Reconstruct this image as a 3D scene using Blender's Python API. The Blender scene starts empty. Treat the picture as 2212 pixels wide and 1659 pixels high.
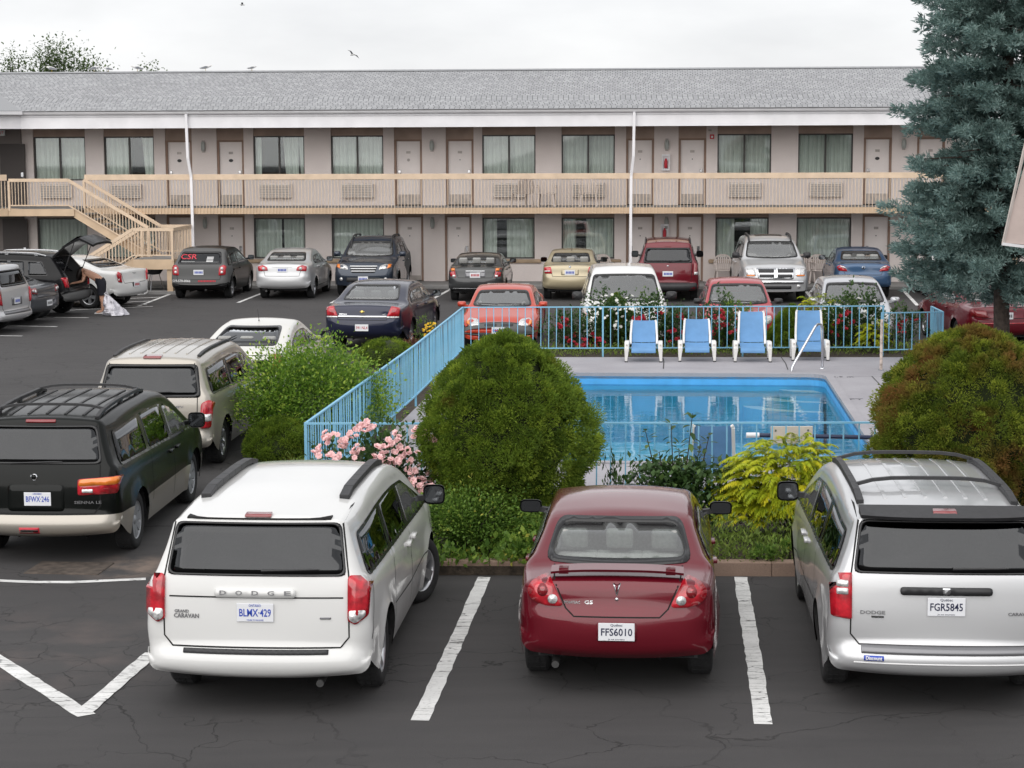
import bpy, bmesh, math, random
import numpy as np
from mathutils import Vector, Matrix, Euler
from mathutils.bvhtree import BVHTree
from mathutils.geometry import delaunay_2d_cdt

random.seed(7)
rng = np.random.default_rng(11)
R = math.radians
scene = bpy.context.scene
C = scene.collection

# ------------------------------------------------------------------ camera
CAM_H, PITCH, ROLL, FPX = 4.67, math.atan((829.5 - 306.0) / 4200.0), 0.0040, 4200.0
cd = bpy.data.cameras.new('camera')
cam = bpy.data.objects.new('camera', cd)
C.objects.link(cam)
cd.sensor_width = 36.0
cd.lens = 36.0 * FPX / 2212.0
cd.clip_start, cd.clip_end = 0.3, 3000.0
cam.location = (0, 0, CAM_H)
cam.rotation_mode = 'XYZ'
_q = Euler((math.pi / 2 - PITCH, 0, 0)).to_matrix() @ Matrix.Rotation(-ROLL, 3, 'Z')
cam.rotation_euler = _q.to_euler('XYZ')
scene.camera = cam
_q_inv = _q.transposed()

# ------------------------------------------------------------------ sky, sun, exposure
w = bpy.data.worlds.new('World')
scene.world = w
w.use_nodes = True
nt = w.node_tree
nt.nodes.clear()
out = nt.nodes.new('ShaderNodeOutputWorld')
bg_sky = nt.nodes.new('ShaderNodeBackground')
bg_cloud = nt.nodes.new('ShaderNodeBackground')
mixw = nt.nodes.new('ShaderNodeMixShader')
sky = nt.nodes.new('ShaderNodeTexSky')
sky.sky_type = 'NISHITA'
sky.sun_disc = False
sky.sun_elevation = R(42)
sky.sun_rotation = R(205)
bg_sky.inputs['Strength'].default_value = 0.10
tc = nt.nodes.new('ShaderNodeTexCoord')
mp = nt.nodes.new('ShaderNodeMapping')
mp.inputs['Scale'].default_value = (1.0, 1.0, 3.2)
n1 = nt.nodes.new('ShaderNodeTexNoise')
n1.inputs['Scale'].default_value = 3.4
n1.inputs['Detail'].default_value = 6.0
n1.inputs['Roughness'].default_value = 0.55
rmp = nt.nodes.new('ShaderNodeValToRGB')
rmp.color_ramp.elements[0].position = 0.36
rmp.color_ramp.elements[0].color = (0.48, 0.483, 0.496, 1)
rmp.color_ramp.elements[1].position = 0.72
rmp.color_ramp.elements[1].color = (0.64, 0.64, 0.644, 1)
nt.links.new(tc.outputs['Generated'], mp.inputs['Vector'])
nt.links.new(mp.outputs['Vector'], n1.inputs['Vector'])
nt.links.new(n1.outputs['Fac'], rmp.inputs['Fac'])
nt.links.new(rmp.outputs['Color'], bg_cloud.inputs['Color'])
bg_cloud.inputs['Strength'].default_value = 1.0
nt.links.new(sky.outputs['Color'], bg_sky.inputs['Color'])
mixw.inputs['Fac'].default_value = 0.95
nt.links.new(bg_sky.outputs[0], mixw.inputs[1])
nt.links.new(bg_cloud.outputs[0], mixw.inputs[2])
nt.links.new(mixw.outputs[0], out.inputs['Surface'])

sd = bpy.data.lights.new('sun', 'SUN')
sd.energy = 1.5
sd.angle = R(90)
sd.color = (1.0, 0.97, 0.93)
sun = bpy.data.objects.new('sun', sd)
C.objects.link(sun)
# same direction as the sky's sun: elevation 58 deg, a little behind the camera's left shoulder
_az = R(205)
sun.rotation_euler = Vector((-math.sin(_az) * math.cos(R(42)), -math.cos(_az) * math.cos(R(42)), -math.sin(R(42)))).to_track_quat('-Z', 'Y').to_euler()

scene.view_settings.view_transform = 'Standard'
scene.view_settings.look = 'None'
scene.view_settings.exposure = 0.80
scene.view_settings.gamma = 1.0
scene.view_settings.use_curve_mapping = False
scene.cycles.max_bounces = 8
scene.cycles.transparent_max_bounces = 16
scene.cycles.caustics_reflective = False
scene.cycles.caustics_refractive = False

# ------------------------------------------------------------------ small helpers
def at(u, v, z=0.0):
    """world point at height z seen at (u, v) of a 2212 x 1659 view"""
    d = _q @ Vector(((u - 1106.0) / FPX, (829.5 - v) / FPX, -1.0))
    t = (z - CAM_H) / d.z
    return Vector((d.x * t, d.y * t, z))

def tag(o, label=None, cat=None, group=None, kind=None):
    if label: o['label'] = label
    if cat: o['category'] = cat
    if group: o['group'] = group
    if kind: o['kind'] = kind
    return o

def thing(name, label, cat, loc=(0, 0, 0), rz=0.0, group=None):
    o = bpy.data.objects.new(name, None)
    C.objects.link(o)
    o.empty_display_size = 0.2
    o.location = loc
    o.rotation_euler = (0, 0, rz)
    return tag(o, label, cat, group)

def link_mesh(name, me, parent=None, m=None):
    o = bpy.data.objects.new(name, me)
    C.objects.link(o)
    if parent is not None: o.parent = parent
    if m is not None:
        me.materials.clear()
        me.materials.append(m)
    return o

class MB:
    """collects boxes, bars, tubes, lathes and prisms; build() links them as ONE mesh object"""
    def __init__(s):
        s.v, s.f, s.mi, s.cur, s.sm, s.smooth = [], [], [], 0, [], False
    def _add(s, vs, fs):
        o = len(s.v)
        s.v += [tuple(p) for p in vs]
        for f in fs:
            s.f.append([i + o for i in f])
            s.mi.append(s.cur)
            s.sm.append(s.smooth)
        return s
    def box(s, x0, x1, y0, y1, z0, z1, mat=None):
        vs = [Vector((x, y, z)) for z in (z0, z1) for y in (y0, y1) for x in (x0, x1)]
        if mat is not None: vs = [mat @ p for p in vs]
        return s._add(vs, [(0, 2, 3, 1), (4, 5, 7, 6), (0, 1, 5, 4), (2, 6, 7, 3), (0, 4, 6, 2), (1, 3, 7, 5)])
    def bar(s, a, b, w, h, up=(0, 0, 1)):
        a, b = Vector(a), Vector(b)
        d = (b - a).normalized()
        up = Vector(up)
        if abs(d.dot(up)) > .98: up = Vector((0, 1, 0))
        x = d.cross(up).normalized() * w / 2
        y = x.cross(d).normalized() * h / 2
        vs = [p + sx * x + sy * y for p in (a, b) for sx, sy in ((-1, -1), (1, -1), (1, 1), (-1, 1))]
        return s._add(vs, [(0, 1, 2, 3), (7, 6, 5, 4), (0, 4, 5, 1), (1, 5, 6, 2), (2, 6, 7, 3), (3, 7, 4, 0)])
    def tube(s, pts, r, n=8, cap=True):
        pts = [Vector(p) for p in pts]
        rs = r if isinstance(r, (list, tuple)) else [r] * len(pts)
        vs, fs, ref = [], [], None
        for i, p in enumerate(pts):
            d = (pts[min(i + 1, len(pts) - 1)] - pts[max(i - 1, 0)]).normalized()
            if ref is None: ref = Vector((0, 0, 1)) if abs(d.z) < .9 else Vector((1, 0, 0))
            x = d.cross(ref).normalized()
            y = x.cross(d).normalized()
            ref = y
            for k in range(n):
                a = 2 * math.pi * k / n
                vs.append(p + rs[i] * (math.cos(a) * x + math.sin(a) * y))
        for i in range(len(pts) - 1):
            for k in range(n):
                fs.append((i * n + k, i * n + (k + 1) % n, (i + 1) * n + (k + 1) % n, (i + 1) * n + k))
        if cap:
            fs.append(tuple(range(n - 1, -1, -1)))
            fs.append(tuple((len(pts) - 1) * n + k for k in range(n)))
        return s._add(vs, fs)
    def lathe(s, prof, n=16, axis='z', mat=None):
        vs, fs = [], []
        for (r, h) in prof:
            for k in range(n):
                a = 2 * math.pi * k / n
                p = (r * math.cos(a), r * math.sin(a), h)
                if axis == 'y': p = (p[0], h, p[1])
                if axis == 'x': p = (h, p[0], p[1])
                p = Vector(p)
                vs.append(mat @ p if mat is not None else p)
        m = len(prof)
        for i in range(m - 1):
            for k in range(n):
                fs.append((i * n + k, i * n + (k + 1) % n, (i + 1) * n + (k + 1) % n, (i + 1) * n + k))
        return s._add(vs, fs)
    def prism(s, pts, d):
        pts = [Vector(p) for p in pts]
        d = Vector(d)
        n = len(pts)
        vs = pts + [p + d for p in pts]
        fs = [tuple(range(n - 1, -1, -1)), tuple(range(n, 2 * n))] + [(i, (i + 1) % n, n + (i + 1) % n, n + i) for i in range(n)]
        return s._add(vs, fs)
    def build(s, name, mats, parent=None, bevel=0.0, smooth=None, recalc=True):
        me = bpy.data.meshes.new(name)
        me.from_pydata(s.v, [], s.f)
        mats = mats if isinstance(mats, (list, tuple)) else [mats]
        for m in mats: me.materials.append(m)
        me.polygons.foreach_set('material_index', s.mi)
        me.polygons.foreach_set('use_smooth', [True] * len(s.f) if smooth else s.sm)
        if recalc or bevel:
            bm = bmesh.new()
            bm.from_mesh(me)
            if bevel:
                bmesh.ops.remove_doubles(bm, verts=bm.verts, dist=1e-5)
                es = [e for e in bm.edges if len(e.link_faces) == 2 and e.calc_face_angle(0) > .5]
                bmesh.ops.bevel(bm, geom=es, offset=bevel, segments=2, affect='EDGES', profile=.5, clamp_overlap=True)
            bmesh.ops.recalc_face_normals(bm, faces=bm.faces)
            bm.to_mesh(me)
            bm.free()
        return link_mesh(name, me, parent)

def copy_thing(o, **kw):
    """a thing with copies of its parts and sub-parts, sharing mesh data"""
    def rec(src, par):
        c = src.copy()
        C.objects.link(c)
        c.parent = par
        for ch in src.children: rec(ch, c)
        return c
    c = rec(o, None)
    for k, val in kw.items():
        if k == 'loc': c.location = val
        elif k == 'rz': c.rotation_euler = (0, 0, val)
        else: c[k] = val
    return c

def rounded(pts, r, n=4):
    """closed 2D polygon with filleted corners; r a number or one per corner"""
    m = len(pts)
    res = []
    for i in range(m):
        p0, p, p1 = Vector(pts[i - 1]), Vector(pts[i]), Vector(pts[(i + 1) % m])
        rr = r[i] if isinstance(r, (list, tuple)) else r
        a, b = p0 - p, p1 - p
        rr = min(rr, a.length * .45, b.length * .45)
        if rr < 1e-4:
            res.append(tuple(p))
            continue
        a, b = p + a.normalized() * rr, p + b.normalized() * rr
        for k in range(n + 1):
            t = k / n
            res.append(tuple((1 - t) ** 2 * a + 2 * t * (1 - t) * p + t * t * b))
    return res

def densify(loop, step, closed=True):
    res = []
    m = len(loop)
    for i in range(m if closed else m - 1):
        a, b = Vector(loop[i]), Vector(loop[(i + 1) % m])
        k = max(1, int(math.ceil((b - a).length / step)))
        for j in range(k): res.append(tuple(a + (b - a) * j / k))
    if not closed: res.append(tuple(loop[-1]))
    return res

def inside(poly, x, y):
    c = False
    j = len(poly) - 1
    for i in range(len(poly)):
        xi, yi = poly[i]
        xj, yj = poly[j]
        if (yi > y) != (yj > y) and x < (xj - xi) * (y - yi) / (yj - yi + 1e-12) + xi: c = not c
        j = i
    return c

def tess(outer, res, holes=()):
    """triangulated 2D region with an interior grid of spacing res -> verts, tris"""
    loops = [densify(outer, res)] + [densify(h, res) for h in holes]
    vs, es = [], []
    for lp in loops:
        o = len(vs)
        vs += [Vector(p) for p in lp]
        es += [(o + i, o + (i + 1) % len(lp)) for i in range(len(lp))]
    xs = [p[0] for p in outer]
    ys = [p[1] for p in outer]
    allv = np.array([tuple(p) for p in vs])
    x = min(xs) + res * .5
    while x < max(xs):
        y = min(ys) + res * .5
        while y < max(ys):
            if inside(outer, x, y) and not any(inside(h, x, y) for h in holes):
                if ((allv - (x, y)) ** 2).sum(1).min() > (res * .4) ** 2: vs.append(Vector((x, y)))
            y += res
        x += res
    r = delaunay_2d_cdt(vs, es, [], 0, 1e-6)
    tris = []
    for f in r[2]:
        cx = sum(r[0][i].x for i in f) / len(f)
        cy = sum(r[0][i].y for i in f) / len(f)
        if inside(outer, cx, cy) and not any(inside(h, cx, cy) for h in holes): tris.append(tuple(f))
    return [(p.x, p.y) for p in r[0]], tris

# ------------------------------------------------------------------ materials
def mat(name, col, rough=.5, metal=0., coat=0., spec=.5, noise=0., nscale=8., bump=0., bscale=60., trans=0., ntint=None):
    m = bpy.data.materials.new(name)
    m.use_nodes = True
    n = m.node_tree
    b = n.nodes['Principled BSDF']
    b.inputs['Base Color'].default_value = (*col, 1)
    b.inputs['Roughness'].default_value = rough
    b.inputs['Metallic'].default_value = metal
    b.inputs['Coat Weight'].default_value = coat
    b.inputs['Coat Roughness'].default_value = .04
    b.inputs['Specular IOR Level'].default_value = spec
    if noise or bump:
        tcn = n.nodes.new('ShaderNodeTexCoord')
    if noise:
        nz = n.nodes.new('ShaderNodeTexNoise')
        nz.inputs['Scale'].default_value = nscale
        nz.inputs['Detail'].default_value = 5
        n.links.new(tcn.outputs['Object'], nz.inputs['Vector'])
        mx = n.nodes.new('ShaderNodeMix')
        mx.data_type = 'RGBA'
        lo = [c * (1 - noise) for c in col]
        hi = ntint if ntint else [min(1, c * (1 + noise)) for c in col]
        mx.inputs[6].default_value = (*lo, 1)
        mx.inputs[7].default_value = (*hi, 1)
        rp = n.nodes.new('ShaderNodeMapRange')
        rp.inputs[1].default_value, rp.inputs[2].default_value = .3, .7
        n.links.new(nz.outputs['Fac'], rp.inputs[0])
        n.links.new(rp.outputs[0], mx.inputs[0])
        n.links.new(mx.outputs[2], b.inputs['Base Color'])
    if bump:
        nb = n.nodes.new('ShaderNodeTexNoise')
        nb.inputs['Scale'].default_value = bscale
        nb.inputs['Detail'].default_value = 4
        n.links.new(tcn.outputs['Object'], nb.inputs['Vector'])
        bp = n.nodes.new('ShaderNodeBump')
        bp.inputs['Strength'].default_value = bump
        bp.inputs['Distance'].default_value = .02
        n.links.new(nb.outputs['Fac'], bp.inputs['Height'])
        n.links.new(bp.outputs['Normal'], b.inputs['Normal'])
    return m

def glass(name, tint, gloss=.6, rough=.02, haze=0.):
    """thin sheet of glass: tinted see-through plus a Fresnel mirror"""
    m = bpy.data.materials.new(name)
    m.use_nodes = True
    n = m.node_tree
    n.nodes.clear()
    o = n.nodes.new('ShaderNodeOutputMaterial')
    t = n.nodes.new('ShaderNodeBsdfTransparent')
    t.inputs['Color'].default_value = (*tint, 1)
    g = n.nodes.new('ShaderNodeBsdfGlossy')
    g.inputs['Roughness'].default_value = rough
    g.inputs['Color'].default_value = (.95, .97, 1, 1)
    lw = n.nodes.new('ShaderNodeFresnel')
    lw.inputs['IOR'].default_value = 1.0 + gloss
    mx = n.nodes.new('ShaderNodeMixShader')
    src = t
    if haze:                                        # pale diffuse film painting sky reflection into the pane
        df = n.nodes.new('ShaderNodeBsdfDiffuse')
        df.inputs['Color'].default_value = (.72, .73, .72, 1)
        src = n.nodes.new('ShaderNodeMixShader')
        src.inputs[0].default_value = haze
        n.links.new(t.outputs[0], src.inputs[1])
        n.links.new(df.outputs[0], src.inputs[2])
    n.links.new(lw.outputs[0], mx.inputs[0])
    n.links.new(src.outputs[0], mx.inputs[1])
    n.links.new(g.outputs[0], mx.inputs[2])
    n.links.new(mx.outputs[0], o.inputs['Surface'])
    return m

def paint(name, col, metal=0., rough=.35, coat=1.):
    """car paint: flakes if metallic, clear coat, a little road dust low down on the roughness"""
    m = mat(name, col, rough, metal, coat, spec=.08)
    n = m.node_tree
    b = n.nodes['Principled BSDF']
    tcn = n.nodes.new('ShaderNodeTexCoord')
    nz = n.nodes.new('ShaderNodeTexNoise')
    nz.inputs['Scale'].default_value = 2.5
    nz.inputs['Detail'].default_value = 8
    mr = n.nodes.new('ShaderNodeMapRange')
    mr.inputs[1].default_value, mr.inputs[2].default_value = .35, .75
    mr.inputs[3].default_value, mr.inputs[4].default_value = .03, .16
    n.links.new(tcn.outputs['Object'], nz.inputs['Vector'])
    n.links.new(nz.outputs['Fac'], mr.inputs[0])
    n.links.new(mr.outputs[0], b.inputs['Coat Roughness'])
    # the inside of the shell is lined with grey cloth
    ge = n.nodes.new('ShaderNodeNewGeometry')
    df = n.nodes.new('ShaderNodeBsdfDiffuse')
    df.inputs['Color'].default_value = (.12, .12, .12, 1)
    mx = n.nodes.new('ShaderNodeMixShader')
    n.links.new(ge.outputs['Backfacing'], mx.inputs[0])
    n.links.new(b.outputs[0], mx.inputs[1])
    n.links.new(df.outputs[0], mx.inputs[2])
    n.links.new(mx.outputs[0], n.nodes['Material Output'].inputs['Surface'])
    return m

M = {
    'rubber': mat('tyre_rubber', (.016, .016, .017), .85, noise=.3, nscale=30),
    'alloy': mat('alloy_wheel', (.52, .53, .55), .32, .85),
    'cover': mat('wheel_cover', (.34, .35, .37), .45, .4),
    'dark': mat('black_plastic', (.022, .022, .024), .55, noise=.2, nscale=20),
    'gap': mat('panel_gap', (.006, .006, .006), .9),
    'under': mat('underbody', (.010, .010, .011), .95),
    'trim': mat('window_trim', (.008, .008, .009), .22),
    'chrome': mat('chrome', (.75, .76, .78), .12, 1.0),
    'steel': mat('steel_tube', (.62, .63, .66), .25, 1.0),
    'tint': glass('privacy_glass', (.05, .05, .055), .62),
    'glass': glass('clear_glass', (.66, .72, .71), .80, haze=.16),
    'glass_pale': glass('pale_glass', (.82, .88, .86), .55, haze=.12),
    'pane': glass('window_pane', (.93, .96, .945), .55),
    'dark_steel': mat('sooty_steel', (.10, .10, .10), .5, .8),
    'mirror': mat('mirror_glass', (.16, .17, .18), .06, 1.0),
    'red_lens': mat('red_lens', (.42, .012, .022), .12, 0, 1.0, noise=.45, nscale=14),
    'dark_lens': mat('dark_red_lens', (.20, .008, .012), .15, 0, 1.0),
    'amber': mat('amber_lens', (.75, .20, .02), .15, 0, 1.0),
    'clear_lens': mat('clear_lens', (.62, .62, .62), .12, .3, 1.0, noise=.5, nscale=28),
    'seat_grey': mat('grey_cloth', (.30, .30, .29), .9, noise=.15, nscale=30),
    'seat_dark': mat('dark_cloth', (.05, .05, .052), .9, noise=.15, nscale=30),
    'plate': mat('plate_white', (.72, .73, .76), .4),
    'ink_blue': mat('plate_blue', (.02, .06, .40), .5),
    'ink_navy': mat('plate_navy', (.010, .014, .05), .5),
    'ink_red': mat('plate_red', (.42, .03, .04), .5),
    'ink_grey': mat('badge_grey', (.20, .20, .21), .3, .6),
    'white_ink': mat('white_decal', (.75, .75, .75), .5),
    'red_ink': mat('red_decal', (.55, .03, .05), .5),
}
# ------------------------------------------------------------------ car builder
# car frame: x from the rear bumper (0) to the nose (L), y to the car's left, z up
def smooth_profile(pts, step=.05):
    """(x, z, fillet, edge radius, crown) corners -> dense rows with the last two interpolated"""
    P = [Vector(p[:2]) for p in pts]
    raw = []
    for i, p in enumerate(pts):
        if 0 < i < len(pts) - 1 and p[2] > 0:
            a, b = P[i - 1] - P[i], P[i + 1] - P[i]
            rr = min(p[2], a.length * .48, b.length * .48)
            A, B = P[i] + a.normalized() * rr, P[i] + b.normalized() * rr
            for k in range(9):
                t = k / 8
                q = (1 - t) ** 2 * A + 2 * t * (1 - t) * P[i] + t * t * B
                raw.append((q.x, q.y, p[3], p[4]))
        else:
            raw.append((p[0], p[1], p[3], p[4]))
    raw = np.array(raw)
    d = np.r_[0, np.cumsum(np.hypot(np.diff(raw[:, 0]), np.diff(raw[:, 1])))]
    keep = np.r_[True, np.diff(d) > 1e-5]
    raw, d = raw[keep], d[keep]
    n = int(d[-1] / step)
    s = np.linspace(0, d[-1], n + 1)
    X = np.column_stack([np.interp(s, d, raw[:, k]) for k in range(4)])
    # soften the kinks of radius and crown
    for _ in range(6):
        X[1:-1, 2:] = (X[:-2, 2:] + X[1:-1, 2:] * 2 + X[2:, 2:]) / 4
    return X

class Body:
    def __init__(s, sp):
        s.sp = sp
        s.L, s.W, s.H = sp['L'], sp['W'] / 2, sp['H']
        s.xr, s.xf = sp['xr'], sp['xr'] + sp['wb']
        s.rw = sp.get('rw', .32)
        s.zb = sp.get('zb', .24)
        s.prof = smooth_profile(sp['prof'])
        P = s.prof[:, :2]
        T = np.gradient(P, axis=0)
        T /= np.linalg.norm(T, axis=1)[:, None]
        N = np.column_stack([-T[:, 1], T[:, 0]])
        for _ in range(10): N[1:-1] = (N[:-2] + 2 * N[1:-1] + N[2:]) / 4
        s.N = N / np.linalg.norm(N, axis=1)[:, None]
        s.Q = P - s.N * (s.prof[:, 2] + s.prof[:, 3])[:, None]
        s.build()
    def belt(s, x):
        b = s.sp['belt']
        return np.interp(x, [p[0] for p in b], [p[1] for p in b])
    def Y(s, x, z):
        """half width of the side at (x, z)"""
        sp = s.sp
        x, z = np.asarray(x, float), np.asarray(z, float)
        a = np.clip((sp.get('xt_r', .9) - x) / sp.get('xt_r', .9), 0, 1)
        b = np.clip((x - (s.L - sp.get('xt_f', 1.1))) / sp.get('xt_f', 1.1), 0, 1)
        y = s.W * (1 - sp.get('tr', .06) * a ** 2.2 - sp.get('tf', .12) * b ** 2.4)
        zm, zbt = sp.get('zm', .62), s.belt(x)
        t = np.clip((zm - z) / (zm - .2), 0, 1.3)
        y = y - .05 * t ** 2
        t = np.clip((z - zm) / np.maximum(zbt - zm, .05), 0, 1)
        y = y - sp.get('upper', .03) * t ** 2
        h = np.maximum(z - zbt, 0)
        y = y - sp.get('shoulder', .03) * np.clip(h / .06, 0, 1) - sp.get('tum', .28) * h - sp.get('tum2', .10) * h * h
        # greenhouse draws in towards the tail and the windscreen
        g = np.clip(h / .25, 0, 1)
        y = y - g * sp.get('gr', .04) * np.clip((sp.get('xg_r', 1.6) - x) / 1.2, 0, 1) ** 1.5
        # crease along the flank and lips round the wheel arches
        y = y - .010 * np.exp(-((z - (zm + .12)) / .035) ** 2) * (1 - a) * (1 - b)
        for xc in (s.xr, s.xf):
            d = np.hypot(x - xc, z - s.rw)
            y = y + sp.get('flare', .022) * np.exp(-((d - s.rw - .06) / .07) ** 2) * (z < zbt)
        return y
    def build(s):
        sp = s.sp
        vs, fs = [], []
        n = len(s.Q)
        nf, nr = 9, 5                              # flat and round columns of one half
        cols = []
        for i in range(n):
            er, cr = s.prof[i, 2], s.prof[i, 3]
            Wb = float(s.Y(s.Q[i, 0], s.Q[i, 1]))
            er = min(er, Wb * .8)
            row = []
            for k in range(nf + 1):
                y = (Wb - er) * k / nf
                row.append((y, cr * (y / Wb) ** 2.2))
            c0 = cr * ((Wb - er) / Wb) ** 2.2
            for k in range(1, nr + 1):
                f = math.pi / 2 * k / nr
                row.append((Wb - er + er * math.sin(f), c0 + (cr - c0) * k / nr + er * (1 - math.cos(f))))
            cols.append(row)
        m = nf + nr
        for i in range(n):
            for sgn_k in range(-m, m + 1):
                y, d = cols[i][abs(sgn_k)]
                p = s.prof[i, :2] - s.N[i] * d
                if abs(sgn_k) == m: p = s.Q[i]
                vs.append((p[0], math.copysign(y, sgn_k) if sgn_k else 0.0, p[1]))
        w_ = 2 * m + 1
        for i in range(n - 1):
            for k in range(w_ - 1): fs.append((i * w_ + k, i * w_ + k + 1, (i + 1) * w_ + k + 1, (i + 1) * w_ + k))
        # flank: region under the edge line with both wheel arches cut out
        ra = s.rw + .055
        zs = s.zb
        bot = []
        def arch(xc):
            res = []
            a0 = math.asin(max(-1, min(1, (zs - s.rw) / ra)))
            for k in range(17):
                a = a0 + (math.pi - 2 * a0) * k / 16
                res.append((xc + ra * math.cos(a), s.rw + ra * math.sin(a)))
            return res
        q0, q1 = s.Q[0], s.Q[-1]
        bot += [(s.xf + ra + .02, zs)] if s.xf + ra + .02 < q1[0] else []
        bot += arch(s.xf) + [(s.xf - ra - .02, zs - .01), (s.xr + ra + .02, zs - .01)] + arch(s.xr)
        bot += [(s.xr - ra - .02, zs)] if s.xr - ra - .02 > q0[0] else []
        loop = [tuple(p) for p in s.Q] + bot
        s.loop = loop
        vl = [Vector(p) for p in densify(loop, .09)]
        es = [(i, (i + 1) % len(vl)) for i in range(len(vl))]
        arr = np.array([tuple(p) for p in vl])
        g = .085
        for ix in range(int(s.L / g) + 2):
            for iz in range(int(s.H / g) + 2):
                x, z = ix * g, iz * g + (g / 2 if ix % 2 else 0)
                if inside(loop, x, z) and ((arr - (x, z)) ** 2).sum(1).min() > .0016: vl.append(Vector((x, z)))
        r = delaunay_2d_cdt(vl, es, [], 0, 1e-6)
        pts = np.array([tuple(p) for p in r[0]])
        yy = s.Y(pts[:, 0], pts[:, 1])
        tri = [tuple(f) for f in r[2] if inside(loop, *pts[list(f)].mean(0))]
        for sg in (1, -1):
            o = len(vs)
            vs += [(p[0], sg * y, p[1]) for p, y in zip(pts, yy)]
            fs += [tuple(o + i for i in (f if sg < 0 else f[::-1])) for f in tri]
        me = bpy.data.meshes.new('body')
        me.from_pydata(vs, [], fs)
        bm = bmesh.new()
        bm.from_mesh(me)
        bmesh.ops.remove_doubles(bm, verts=bm.verts, dist=.004)
        bmesh.ops.recalc_face_normals(bm, faces=bm.faces)
        # outward: the roof must look up
        top = max(bm.faces, key=lambda f: f.calc_center_median().z)
        if top.normal.z < 0: bmesh.ops.reverse_faces(bm, faces=bm.faces)
        for f in bm.faces: f.smooth = True
        s.bvh = BVHTree.FromBMesh(bm)
        bm.normal_update()
        s.fdat = [[(v.co.copy(), v.normal.copy()) for v in f.verts] for f in bm.faces]
        s.bm, s.me = bm, me
    def cast(s, axis, u, v):
        if axis == 'R': o, d = Vector((-2, u, v)), Vector((1, 0, 0))
        elif axis == 'F': o, d = Vector((s.L + 2, u, v)), Vector((-1, 0, 0))
        elif axis == 'L': o, d = Vector((u, 3, v)), Vector((0, -1, 0))
        elif axis == 'S': o, d = Vector((u, -3, v)), Vector((0, 1, 0))
        else: o, d = Vector((u, v, 4)), Vector((0, 0, -1))
        h = s.bvh.ray_cast(o, d)
        if h[0] is None:
            c = {'R': Vector((0, u, v)), 'F': Vector((s.L, u, v)), 'L': Vector((u, s.W, v)), 'S': Vector((u, -s.W, v)), 'T': Vector((u, v, s.H))}[axis]
            h = s.bvh.find_nearest(c)
        nn = Vector()
        for co, vn in s.fdat[h[2]]: nn += vn / ((co - h[0]).length + .004)
        nn.normalize()
        if nn.dot(h[1]) < .3: nn = h[1]
        return h[0], (nn if nn.dot(d) < 0 else -nn)
    def cut(s, axis, poly):
        """open the sheet metal behind a pane, along the pane's own outline"""
        us, vv = [p[0] for p in poly], [p[1] for p in poly]
        u0, u1, v0, v1 = min(us) - .1, max(us) + .1, min(vv) - .1, max(vv) + .1
        def pick(f):
            c, nn = f.calc_center_median(), f.normal
            if axis == 'R': ok, a, b = c.x < s.L * .45 and nn.x < -.02, c.y, c.z
            elif axis == 'F': ok, a, b = c.x > s.L * .45 and nn.x > .02, c.y, c.z
            elif axis == 'L': ok, a, b = nn.y > .5, c.x, c.z
            else: ok, a, b = nn.y < -.5, c.x, c.z
            return ok, a, b
        fs = []
        for f in s.bm.faces:
            ok, a, b = pick(f)
            if ok and u0 < a < u1 and v0 < b < v1: fs.append(f)
        for i in range(len(poly)):
            p, q = poly[i], poly[(i + 1) % len(poly)]
            du, dv = q[0] - p[0], q[1] - p[1]
            if math.hypot(du, dv) < 1e-4: continue
            if axis in 'RF': co, no = Vector((0, p[0], p[1])), Vector((0, dv, -du))
            else: co, no = Vector((p[0], 0, p[1])), Vector((dv, 0, -du))
            es = {e for f in fs for e in f.edges}
            r = bmesh.ops.bisect_plane(s.bm, geom=fs + list(es) + list({v for e in es for v in e.verts}), plane_co=co, plane_no=no.normalized(), dist=1e-4)
            fs = [g for g in r['geom'] if isinstance(g, bmesh.types.BMFace)]
        kill = []
        for f in s.bm.faces:
            ok, a, b = pick(f)
            if ok and inside(poly, a, b): kill.append(f)
        bmesh.ops.delete(s.bm, geom=kill, context='FACES')

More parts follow.
